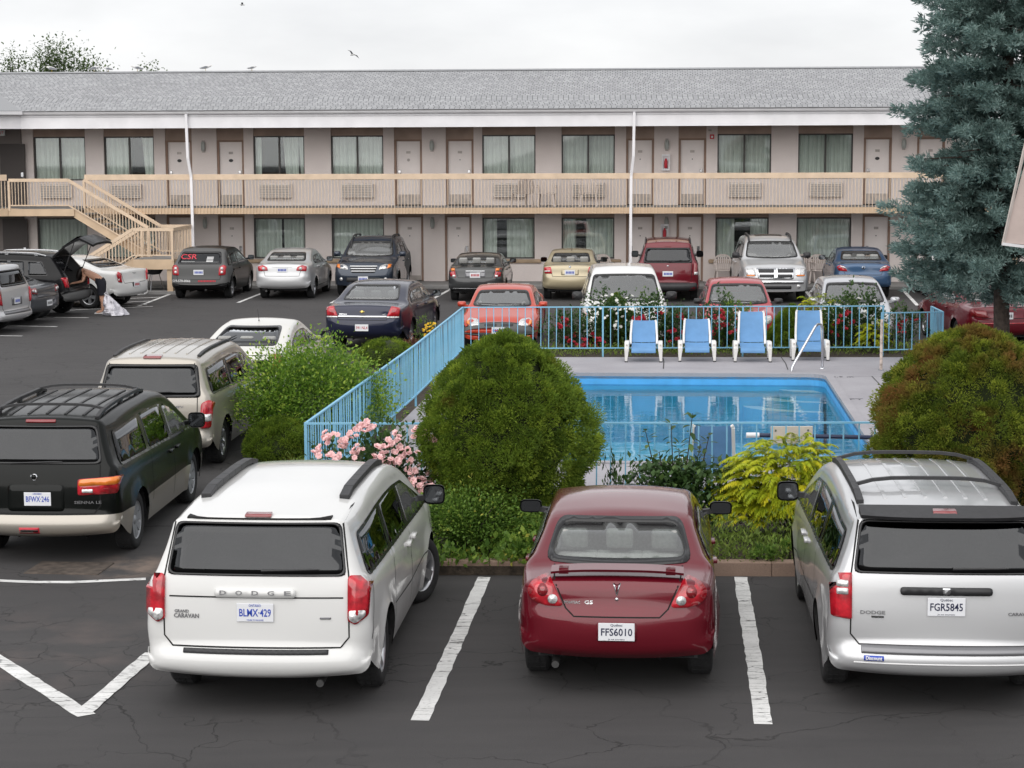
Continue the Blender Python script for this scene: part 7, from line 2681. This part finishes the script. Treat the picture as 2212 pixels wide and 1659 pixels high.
blooms(r_, F_YEL, [rel(u, v, r_.location.y, r_) for u, v in ((915, 712), (925, 705), (935, 700), (942, 708), (930, 715), (920, 722), (938, 722), (945, 716))], 5, .05)
p = at(868, 775, 0)
leafy('reddish_plant', 'low reddish leaved plant outside the left pool fence', 'plant', p.x + .2, p.y + .3, 0, .42, .35, .42, 700, .07, leaf_mat('reddish_leaves', [(0, (.10, .035, .025)), (1, (.20, .09, .05))]), NARROW, 4)

# ground cover: weeds and grass, too many to count
def cover(name, x0, x1, y0, y1, n_, size, m, tmpl=NARROW, h=.12, z0=.10):
    P = np.column_stack([rng.uniform(x0, x1, n_), rng.uniform(y0, y1, n_), np.full(n_, z0)])
    cl = np.sin(P[:, 0] * 3.1 + 1) * np.sin(P[:, 1] * 4.3 + 2 * P[:, 0])
    keep = rng.random(n_) < .55 + .45 * cl
    P = P[keep]
    P[:, 2] += rng.random(len(P)) ** 1.5 * h * (1 + .8 * cl[keep])
    d = rdir(len(P))
    d[:, 2] = np.abs(d[:, 2]) + .5
    o = scatter(name, P, d, size * rng.uniform(.5, 1.4, len(P)), .45 + .25 * rng.normal(size=len(P)) + .2 * cl[keep], tmpl, m, None, rng.normal(size=len(P)))
    o['kind'] = 'stuff'
    return o
cover('ground_cover', 1.6, 3.6, 20.6, 22.2, 9000, .06, L_GRS, h=.30)
cover('ground_cover', -2.9, 1.6, 20.6, 21.6, 6000, .08, L_WED, LEAF, h=.2)
cover('ground_cover', 3.6, 8.5, 20.6, 23.6, 5000, .09, L_GRS, h=.15)
cover('ground_cover', -.9, 10.5, 41.35, 43.0, 9000, .09, L_GRS, h=.14)
def strip_cover():
    n_ = 5000
    t = rng.random(n_)
    x = FL0.x + (FL1.x - FL0.x) * t - rng.uniform(.1, 1.0, n_)
    y = FL0.y + (FL1.y - FL0.y) * t
    P = np.column_stack([x, y, np.full(n_, .10)])
    P[:, 2] += rng.random(n_) ** 2 * .15
    d = rdir(n_)
    d[:, 2] = np.abs(d[:, 2]) + .5
    scatter('ground_cover', P, d, .09 * rng.uniform(.5, 1.4, n_), .4 + .25 * rng.normal(size=n_), NARROW, L_GRS)['kind'] = 'stuff'
strip_cover()
for (x, y, lb) in ((2.0, 20.8, 'pale green weed tuft behind the kerb just right of the cherry sedan mirror'), (2.75, 20.75, 'pale green weed tuft behind the kerb midway between cherry sedan and silver minivan'), (3.1, 21.0, 'pale green weed tuft behind the kerb close to the silver minivan'), (.1, 20.8, 'pale green weed tuft behind the kerb close to the left flank of the cherry sedan')):
    leafy('weed_plant', lb, 'weed', x, y, .1, .17, .14, .26, 420, .065, L_WED, NARROW, 2, group='weed tufts along the kerb', hollow=.2)

# trees behind the motel roof
def tree(label, X, Y, z0, hgt, cr, n_, group='tree tops behind the motel roof'):
    root = thing('maple_tree', label, 'tree', (X, Y, 0), group=group)
    mb = MB()
    mb.tube([(0, 0, 0), (.1, 0, hgt * .5), (0, .1, hgt * .85)], [.25, .18, .05], 8)
    mb.build('trunk', BARK, root)
    nc = 60
    d = rdir(nc)
    c = d * rng.random((nc, 1)) ** .4 * np.array(cr) + np.array((0, 0, hgt - cr[2]))
    for k in range(14):
        a, b_ = Vector((0, 0, hgt * .55)), Vector(c[k])
        mb = MB()
        mb.tube([a, (a + b_) / 2 + Vector((0, 0, .2)), b_], [.06, .035, .012], 5)
        mb.build('limb', BARK, root)
    idx = rng.integers(0, nc, n_)
    p = c[idx] + rng.normal(size=(n_, 3)) * .32
    scatter('crown', p, rdir(n_), rng.uniform(.10, .19, n_), rng.random(n_), LEAF, L_TREE, root)
for (u0, v0, r_, n_, lb) in ((33, 120, .5, 700, 'small leafy tree top at the far left behind the roof'), (115, 88, 1.0, 3600, 'tallest dense tree top behind the left end of the roof'), (182, 114, .75, 1500, 'thin tree top right of the tallest one behind the roof'), (325, 147, .35, 300, 'tiny tree tip showing above the ridge')):
    p = near(u0, v0, 88.)
    tree(lb, p.x, 88., 0, p.z, (r_, r_, r_ * 1.35), n_)
# ------------------------------------------------------------------ pool fence
m, n, b = node_mat('fence_blue')
tc = N(n, 'ShaderNodeTexCoord')
co = tc.outputs['Object']
c_ = ramp(n, noise(n, co, 2.0, 5), .3, (.17, .43, .62), .7, (.24, .50, .68))
rs_ = ramp(n, noise(n, co, 7.0, 7, .7), .62, (0, 0, 0), .74, (1, 1, 1))
c_ = mixc(n, mul(n, rs_, .8), c_, (.22, .13, .09))
n.links.new(c_, b.inputs['Base Color'])
b.inputs['Roughness'].default_value = .5
M['fence'] = m
def fence(label, pts, z0, hgt, gap=.165, post_every=2.6, group='blue railings round the pool', low=.17, skip_first=False):
    a = Vector(pts[0])
    root = thing('pool_fence', label, 'fence', (a.x, a.y, z0), group=group)
    rel_ = [Vector((p[0] - a.x, p[1] - a.y, 0)) for p in pts]
    bal = None
    for p, q in zip(rel_[:-1], rel_[1:]):
        L_ = (q - p).length
        d = (q - p).normalized()
        for z, w_ in ((hgt, .038), (low, .03)):
            mb = MB()
            mb.bar(p + Vector((0, 0, z)), q + Vector((0, 0, z)), w_, .022)
            mb.build('top_rail' if z == hgt else 'bottom_rail', M['fence'], root)
        k = max(1, int(round(L_ / post_every)))
        for i in range(1 if (skip_first or p is not rel_[0]) else 0, k + 1):
            c = p + d * (L_ * i / k)
            mb = MB()
            mb.box(c.x - .018, c.x + .018, c.y - .018, c.y + .018, -.05, hgt + .01)
            mb.build('post', M['fence'], root)
        nb = int(L_ / gap)
        for i in range(1, nb):
            c = p + d * (L_ * i / nb)
            if bal is None:
                mb = MB()
                mb.box(-.0085, .0085, -.0085, .0085, low, hgt)
                bal = mb.build('baluster', M['fence'], root)
                o = bal
            else:
                o = bal.copy()
                C.objects.link(o)
                o.parent = root
            o.location = (c.x, c.y, 0)
            o.rotation_euler = (random.gauss(0, .006), random.gauss(0, .008), math.atan2(d.y, d.x))
    return root
f0, f1 = at(660, 915, 1.17), at(1000, 664, 1.17)
mid_ = f0 + (f1 - f0) * .55 + Vector((.06, 0, 0))
f2, f3 = at(1908, 661, 1.17), at(2330, 912, 1.17)
fence('long blue railing along the left side of the pool seen nearly end on', [f0, mid_, f1], ZD, 1.05)
fence('blue railing along the far side of the pool behind the chairs', [f1, f2], ZD, 1.05, skip_first=True)
fence('blue railing along the near side of the pool between the two rounded conifers', [f0, f3], ZD, 1.05, .18, skip_first=True)
g0, g1, g2 = at(1905, 676, 1.07), at(2037, 674, 1.07), at(2012, 662, 1.07)
fence('lower blue railing section with returned corner left of the spruce trunk', [g0, g1, g2], ZD, .95)
p = at(1903, 800, ZD)
gp = thing('gate_post', 'flaking white gate post standing on the terrace right of the pool chairs', 'post', p)
mb = MB()
mb.tube([(0, 0, 0), (0, 0, 1.02)], .03, 8)
mb.build('tube', mat('flaking_white', (.50, .42, .37), .7, noise=.5, nscale=12), gp)
mb = MB()
mb.lathe([(.06, 0), (.06, .015), (.03, .02)], 10, 'z')
mb.build('foot_plate', M['steel'], gp)

# sign on the near fence, skimmer pole along its top
p0, p1 = near(1665, 921, f0.y + .25), near(1755, 958, f0.y + .25)
sg_ = thing('pool_sign', 'beige sign board hung on the near pool fence above the golden shrub', 'sign', (p0.x, p0.y, p1.z))
mb = MB()
mb.box(0, p1.x - p0.x, -.012, .012, 0, p0.z - p1.z)
mb.build('board', mat('beige_board', (.62, .55, .47), .7, noise=.08), sg_, bevel=.004)
for x in (.06, p1.x - p0.x - .06):
    mb = MB()
    mb.lathe([(.001, -.018), (.014, -.018), (.014, -.012)], 8, 'y', Matrix.Translation((x, 0, p0.z - p1.z - .05)))
    mb.build('bolt', M['steel'], sg_)
p0, p1 = near(1612, 940, f0.y + .4), near(1886, 945, f0.y + .4)
po = thing('skimmer_pole', 'navy pool pole with white tip lying along the near fence', 'pole', p0)
mb = MB()
mb.tube([(.16, 0, 0), p1 - p0], .028, 8)
mb.build('pole', mat('navy_pole', (.015, .025, .07), .4), po)
mb = MB()
mb.tube([(0, 0, 0), (.165, 0, 0)], .034, 8)
mb.build('tip', M['white_metal'], po)

# pool ladder rail
r0 = at(1776, 796, ZD)
hr = thing('pool_handrail', 'bent chrome handrail at the pool steps', 'handrail', r0)
mb = MB()
q = [(0, 0, 0), (0, 0, .76), (-.015, -.01, .84), (-.05, -.03, .895), (-.11, -.07, .90), (-.17, -.11, .855), (-.62, -.42, .16), (-.665, -.45, .08), (-.68, -.46, .0), (-.68, -.46, -.75)]
mb.smooth = True
mb.tube(q, .026, 12)
mb.build('tube', M['steel'], hr)
mb = MB()
mb.lathe([(.026, .03), (.06, .012), (.065, 0)], 14, 'z')
mb.build('flange', M['steel'], hr)

# ------------------------------------------------------------------ pool chairs
M['resin'] = mat('white_resin', (.74, .73, .71), .4, noise=.05, nscale=4)
M['sling'] = mat('blue_sling', (.13, .29, .53), .7, noise=.08, nscale=5, bump=.3, bscale=220)
def pool_chair(label, u, v, top, rz=0., group='pool chairs with blue slings', loc=None):
    p = loc or at(u, v, ZD)
    root = thing('pool_chair', label, 'chair', p, -TH + rz, group)
    for sx in (-1, 1):
        for y, nm in ((.05, 'leg'), (.66, 'leg')):
            mb = MB()
            k = .03 if y < .3 else .0
            mb.prism([(sx * .335, y - .035, .02), (sx * .385, y - .035, .02), (sx * .395, y - .06, .30), (sx * .30, y - .06, .30)], (0, .07, 0))
            mb.build(nm, M['resin'], root, bevel=.008)
            mb = MB()
            mb.box(sx * .36 - .03, sx * .36 + .03, y - .04, y + .04, 0, .022)
            mb.build('foot', M['dark'], root)
        mb = MB()                                    # moulded side with arm
        prof = [(-.01, .22), (.03, .40), (.10, .43), (.62, .40), (.72, .33), (.70, .24), (.40, .20)]
        mb.prism([(sx * .30, y, z) for y, z in prof], (sx * .095, 0, 0))
        mb.build('side_frame', M['resin'], root, bevel=.02)
        mb = MB()
        mb.lathe([(.001, -.022), (.018, -.022), (.018, -.008)], 8, 'y', Matrix.Translation((sx * .345, 0, .36)))
        mb.build('bolt', M['kick'], root)
        mb = MB()                                    # upright of the back
        x0, x1 = sx * .275, sx * .255
        pts = [(x0, .50, .33), (x0, .60, .50), (x1, .60 + (top - .5) * .30, top - .03), (x1 - sx * .02, .60 + (top - .5) * .31, top)]
        for a, c in zip(pts[:-1], pts[1:]): mb.bar(a, c, .045, .05, up=(0, -1, 0))
        mb.build('back_rail', M['resin'], root, bevel=.008)
    def sling(rows, name):
        V, F = [], []
        nx = 8
        for (y, z, hw, sag) in rows:
            for i in range(nx + 1):
                t = 2 * i / nx - 1
                V.append((hw * t, y + sag * (1 - t * t), z - abs(sag) * .5 * (1 - t * t)))
        k = nx + 1
        for i in range(len(rows) - 1):
            for j in range(nx): F.append((i * k + j, i * k + j + 1, (i + 1) * k + j + 1, (i + 1) * k + j))
        n0 = len(V)
        V += [(x, y + .006, z - .006) for x, y, z in V]
        F += [tuple(n0 + q for q in f[::-1]) for f in F]
        me = bpy.data.meshes.new(name)
        me.from_pydata(V, [], F)
        for f in me.polygons: f.use_smooth = True
        link_mesh(name, me, root, M['sling'])
    sling([(.00, .20, .25, 0), (.0, .25, .25, -.01), (.04, .285, .25, -.01), (.25, .30, .25, .0), (.45, .315, .25, .01), (.54, .36, .25, .02)], 'seat_sling')
    hw = .245
    sling([(.545, .375, hw, .02)] + [(.60 + (z - .5) * .30, z, hw - .012 * (z - .4), .03) for z in np.linspace(.46, top - .06, 6)] + [(.605 + (top - .5) * .30, top - .005, hw - .02, .02)], 'back_sling')
    mb = MB()
    mb.bar((-.27, .55, .26), (.27, .55, .26), .05, .03)
    mb.build('cross_bar', M['resin'], root)
    return root
pool_chair('lower backed blue pool chair, leftmost of the row at the far pool edge', 1390, 783, .82)
pool_chair('lower backed blue pool chair, second from the left beside the leftmost one', 1506, 782, .84)
pool_chair('upright blue pool chair in front of the faded red hatchback headlight', 1626, 783, 1.00)
pool_chair('upright blue pool chair partly behind the chrome handrail', 1751, 780, 1.00)
pool_chair('white framed pool chair on the near terrace half hidden by the tall leafy shrub', 0, 0, .95, math.pi, loc=Vector((2.62, 25.3, ZD)))

# ------------------------------------------------------------------ stacking chairs of the motel
M['chair_plastic'] = mat('beige_plastic', (.56, .49, .455), .5, noise=.06, nscale=5)
def garden_chair(label, loc, rz):
    root = thing('garden_chair', label, 'chair', loc, rz, 'beige plastic chairs outside the rooms')
    m_ = M['chair_plastic']
    mb = MB()
    mb.box(-.25, .25, -.24, .22, .40, .425)
    mb.build('seat', m_, root, bevel=.012)
    for sx in (-1, 1):
        for y, dy_ in ((-.21, -.05), (.20, .08)):
            mb = MB()
            mb.bar((sx * .23, y, .41), (sx * .27, y + dy_, 0), .05, .035)
            mb.build('leg', m_, root)
        mb = MB()
        q = [(sx * .26, -.24, .40), (sx * .29, -.24, .60), (sx * .30, -.15, .65), (sx * .29, .18, .66)]
        for a, c in zip(q[:-1], q[1:]): mb.bar(a, c, .05, .03)
        mb.build('armrest', m_, root)
    V, F = [], []
    ny, nz_ = 10, 6                                  # back shell with rounded top and slots
    fr = MB()
    arc = [(-.27, .22, .42), (-.28, .28, .65), (-.22, .31, .82), (-.10, .325, .89), (.10, .325, .89), (.22, .31, .82), (.28, .28, .65), (.27, .22, .42)]
    for a, c in zip(arc[:-1], arc[1:]): fr.bar(a, c, .05, .03, up=(0, 1, 0))
    fr.build('back_frame', m_, root)
    for k in range(7):
        x = -.20 + .40 * k / 6
        zt = .88 - .16 * abs(x / .22) ** 2.2
        mb = MB()
        mb.bar((x * .95, .215, .43), (x, .32, zt), .045, .012, up=(0, 1, 0))
        mb.build('slat', m_, root)
    return root
for u, rz, lb in ((1128, .5, 'beige plastic chair on the balcony turned sideways, leftmost of three'), (1181, -.05, 'beige plastic chair on the balcony in the middle of three'), (1271, .05, 'beige plastic chair on the balcony in front of an air conditioner, rightmost of three')):
    x = wx(u, 425, -1.1)
    q = MO + mx_ * x + my_ * -1.1
    garden_chair(lb, (q.x, q.y, ZF), -PSI + math.pi + rz + math.pi * (1 if u > 1150 else 0))
for u, rz, lb in ((1563, .1, 'beige plastic chair on the sidewalk left of the silver SUV'), (1766, -.05, 'beige plastic chair on the sidewalk right of the silver SUV mirror'), (1738, .2, 'beige plastic chair half hidden behind the silver SUV fender'), (1302, .1, 'beige plastic chair behind the gold sedan mirror')):
    x = wx(u, 590, -.6)
    q = MO + mx_ * x + my_ * -.7
    garden_chair(lb, (q.x, q.y, .10), -PSI + rz)

# ------------------------------------------------------------------ person at the tailgate and bag
SKIN = mat('skin', (.56, .31, .21), .55, noise=.08, nscale=8)
HAIR = mat('dark_hair', (.018, .012, .010), .6)
CLOTH = mat('dark_navy_cloth', (.010, .011, .018), .85, noise=.3, nscale=20)
def person():
    f = at(212, 677) + Vector((.10, 0, 0))
    root = thing('person', 'person bending into the open black SUV, bare back, dark shorts', 'person', f, 0)
    J = {'pelvis': (0, 0, .88, .135), 'spine': (-.16, .02, 1.02, .125), 'chest': (-.33, .04, 1.14, .145), 'neck': (-.47, .05, 1.21, .055), 'head0': (-.53, .05, 1.20, .085), 'head1': (-.62, .05, 1.13, .085),
         'shL': (-.40, .21, 1.13, .055), 'elL': (-.52, .26, .89, .042), 'wrL': (-.74, .22, .84, .030), 'haL': (-.82, .20, .83, .034),
         'shR': (-.40, -.13, 1.14, .055), 'elR': (-.46, -.19, .90, .042), 'wrR': (-.66, -.15, .86, .030), 'haR': (-.74, -.13, .85, .034),
         'hipL': (.02, .10, .84, .105), 'knL': (.0, .11, .46, .060), 'caL': (.035, .11, .30, .058), 'anL': (.02, .12, .08, .038), 'toL': (-.16, .13, .03, .032),
         'hipR': (.02, -.10, .84, .105), 'knR': (.02, -.10, .46, .060), 'caR': (.055, -.10, .30, .058), 'anR': (.04, -.11, .08, .038), 'toR': (-.13, -.13, .03, .032)}
    E = [('pelvis', 'spine'), ('spine', 'chest'), ('chest', 'neck'), ('neck', 'head0'), ('head0', 'head1'), ('chest', 'shL'), ('shL', 'elL'), ('elL', 'wrL'), ('wrL', 'haL'), ('chest', 'shR'), ('shR', 'elR'), ('elR', 'wrR'), ('wrR', 'haR'),
         ('pelvis', 'hipL'), ('hipL', 'knL'), ('knL', 'caL'), ('caL', 'anL'), ('anL', 'toL'), ('pelvis', 'hipR'), ('hipR', 'knR'), ('knR', 'caR'), ('caR', 'anR'), ('anR', 'toR')]
    for s_, y0 in (('L', .20), ('R', -.13)):         # five fingers on each hand
        h = J['ha' + s_]
        for k, (dy_, ln) in enumerate(((-.028, .060), (-.010, .072), (.010, .074), (.028, .062))):
            J['f%d%s' % (k, s_)] = (h[0] - .02 - ln * .5, h[1] + dy_ * 1.1, h[2] - .012, .010)
            J['g%d%s' % (k, s_)] = (h[0] - .02 - ln, h[1] + dy_ * 1.2, h[2] - .045, .008)
            E += [('ha' + s_, 'f%d%s' % (k, s_)), ('f%d%s' % (k, s_), 'g%d%s' % (k, s_))]
        J['t0' + s_] = (h[0] - .01, h[1] - .045, h[2] - .01, .011)
        J['t1' + s_] = (h[0] - .045, h[1] - .060, h[2] - .03, .009)
        E += [('ha' + s_, 't0' + s_), ('t0' + s_, 't1' + s_)]
    names = list(J)
    me = bpy.data.meshes.new('body')
    me.from_pydata([J[k][:3] for k in names], [(names.index(a), names.index(c)) for a, c in E], [])
    o = bpy.data.objects.new('body', me)
    C.objects.link(o)
    o.modifiers.new('skin', 'SKIN')
    for i, k in enumerate(names): me.skin_vertices[0].data[i].radius = (J[k][3], J[k][3])
    me.skin_vertices[0].data[0].use_root = True
    ss = o.modifiers.new('sub', 'SUBSURF')
    ss.levels = ss.render_levels = 2
    dg = bpy.context.evaluated_depsgraph_get()
    me2 = bpy.data.meshes.new_from_object(o.evaluated_get(dg))
    bpy.data.objects.remove(o)
    for p in me2.polygons: p.use_smooth = True
    me2.name = 'body'
    link_mesh('body', me2, root, SKIN)
    # shorts: cut from the body's own surface, a little wider
    bm = bmesh.new()
    bm.from_mesh(me2)
    bmesh.ops.delete(bm, geom=[v for v in bm.verts if not (.50 < v.co.z < 1.0 and v.co.x > -.13 - .0 * v.co.z)], context='VERTS')
    bm.normal_update()
    for v in bm.verts: v.co += v.normal * (.022 + .05 * max(0, .78 - v.co.z))
    ms = bpy.data.meshes.new('shorts')
    bm.to_mesh(ms)
    bm.free()
    for p in ms.polygons: p.use_smooth = True
    link_mesh('shorts', ms, root, CLOTH)
    mb = MB()                                        # hair falling forward
    mb.smooth = True
    vs, fs = [], []
    for i in range(9):
        t = i / 8
        for k in range(12):
            a = 2 * math.pi * k / 12
            r_ = .108 * math.sin(math.pi * min(1, .18 + .62 * t)) * (1 - .45 * max(0, t - .6))
            vs.append((-.54 - .10 * t + r_ * math.cos(a) * .8, .05 + r_ * math.sin(a), 1.29 - .36 * t))
    for i in range(8):
        for k in range(12): fs.append((i * 12 + k, i * 12 + (k + 1) % 12, (i + 1) * 12 + (k + 1) % 12, (i + 1) * 12 + k))
    fs.append(tuple(range(11, -1, -1)))
    mb._add(vs, fs)
    mb.build('hair', HAIR, root)
    for sy in (.125, -.125):
        mb = MB()
        mb.box(-.20 if sy > 0 else -.17, .07 if sy > 0 else .10, sy - .045, sy + .045, 0, .022)
        mb.build('sandal', M['white_ink'], root, bevel=.01)
    return root
person()
def bag():
    f = at(246, 682)
    root = thing('plastic_bag', 'crumpled silver grey plastic bag standing beside the bending person', 'bag', f)
    V, F = [], []
    nr, nc = 14, 22
    for i in range(nr):
        t = i / (nr - 1)
        for k in range(nc):
            a = 2 * math.pi * k / nc
            r_ = (.30 * (1 - t) ** .75 + .035) * (1 + .13 * math.sin(3 * a + 4 * t) + .10 * math.sin(7 * a - 6 * t) + random.uniform(-.07, .07))
            V.append((r_ * math.cos(a) * 1.0 - .22 * t + .05, r_ * math.sin(a) * .7, .02 + .52 * t * (1 + .08 * math.sin(4 * a))))
    for i in range(nr - 1):
        for k in range(nc): F.append((i * nc + k, i * nc + (k + 1) % nc, (i + 1) * nc + (k + 1) % nc, (i + 1) * nc + k))
    F.append(tuple((nr - 1) * nc + k for k in range(nc)))
    me = bpy.data.meshes.new('sack')
    me.from_pydata(V, [], F)
    link_mesh('sack', me, root, mat('silver_plastic', (.42, .41, .45), .22, .2, 0, .8, noise=.25, nscale=7, bump=.5, bscale=14))
    mb = MB()
    mb.tube([(-.17, 0, .53), (-.24, .02, .60), (-.20, .03, .66), (-.14, .02, .58)], [.03, .022, .018, .012], 6)
    mb.build('knot', mat('silver_knot', (.45, .44, .48), .3), root)
bag()

# ------------------------------------------------------------------ gulls
G_W = mat('gull_white', (.62, .62, .62), .7)
G_G = mat('gull_grey', (.20, .21, .23), .7)
G_Y = mat('gull_bill', (.40, .28, .05), .6)
def gull(label, loc, rz, fly=False, scale=1., bank=0.):
    root = thing('gull', label, 'bird', loc, rz, 'gulls flying over the lot' if fly else 'gulls resting on the motel ridge')
    root.scale = (scale,) * 3
    if fly: root.rotation_euler = (bank, .1, rz)
    zc = 0 if fly else .17
    mb = MB()
    mb.smooth = True
    pr = [(.001, -.26), (.03, -.22), (.06, -.10), (.075, .02), (.065, .12), (.045, .17), (.048, .21), (.042, .245), (.001, .27)]
    mb.lathe(pr, 10, 'x', Matrix.Translation((0, 0, zc)) @ Matrix.Rotation(-.25 if not fly else 0, 4, 'Y'))
    mb.build('body', G_W, root)
    hx = .25 if fly else .23
    mb = MB()
    mb.lathe([(.014, 0), (.001, .06)], 6, 'x', Matrix.Translation((hx + .01, 0, zc + (.06 if not fly else 0))))
    mb.build('bill', G_Y, root)
    for sg in (-1, 1):
        mb = MB()
        if fly: mb._add([(.10, sg * .05, .02), (.06, sg * .32, .12), (-.06, sg * .66, .02), (-.12, sg * .34, .10), (-.10, sg * .05, .02), (.10, sg * .05, .035), (.06, sg * .32, .135), (-.06, sg * .66, .025), (-.12, sg * .34, .115), (-.10, sg * .05, .035)],
                        [(0, 1, 3, 4), (1, 2, 3), (5, 9, 8, 6), (6, 8, 7), (0, 5, 6, 1), (1, 6, 7, 2), (2, 7, 8, 3), (3, 8, 9, 4), (4, 9, 5, 0)])
        else: mb.prism([(.10, sg * .072, zc + .04), (-.02, sg * .085, zc + .05), (-.30, sg * .03, zc - .045), (-.10, sg * .08, zc - .05), (.06, sg * .08, zc - .03)], (0, sg * .012, 0))
        mb.build('wing', G_G, root)
        if not fly:
            mb = MB()
            mb.tube([(.0, sg * .03, zc - .05), (.0, sg * .03, 0)], .008, 5)
            mb.build('leg', G_Y, root)
for u, rz, lb in ((112, 2.9, 'gull on the ridge in front of the tallest tree top'), (203, .3, 'gull on the ridge below the thin tree top'), (234, 3.0, 'crouching gull on the ridge right of the tree tops'), (297, 3.2, 'gull on the ridge just left of the tiny tree tip'), (444, .2, 'gull on the ridge with raised tail, second from the right'), (544, .5, 'crouching gull on the ridge, rightmost of the resting gulls')):
    x = wx(u, 155, Y1)
    q = MO + mx_ * x + my_ * Y1
    gull(lb, (q.x, q.y, Z1 + .03), rz, scale=.62 if 'crouch' in lb else .75)
q = near(762, 118, 230)
gull('dark winged gull flying above the middle of the roof', q, 2.4, True, 1.5, .5)
q = near(523, 10, 250)
gull('pale gull gliding at the top edge of the sky', q, .2, True, 1.3, -.2)
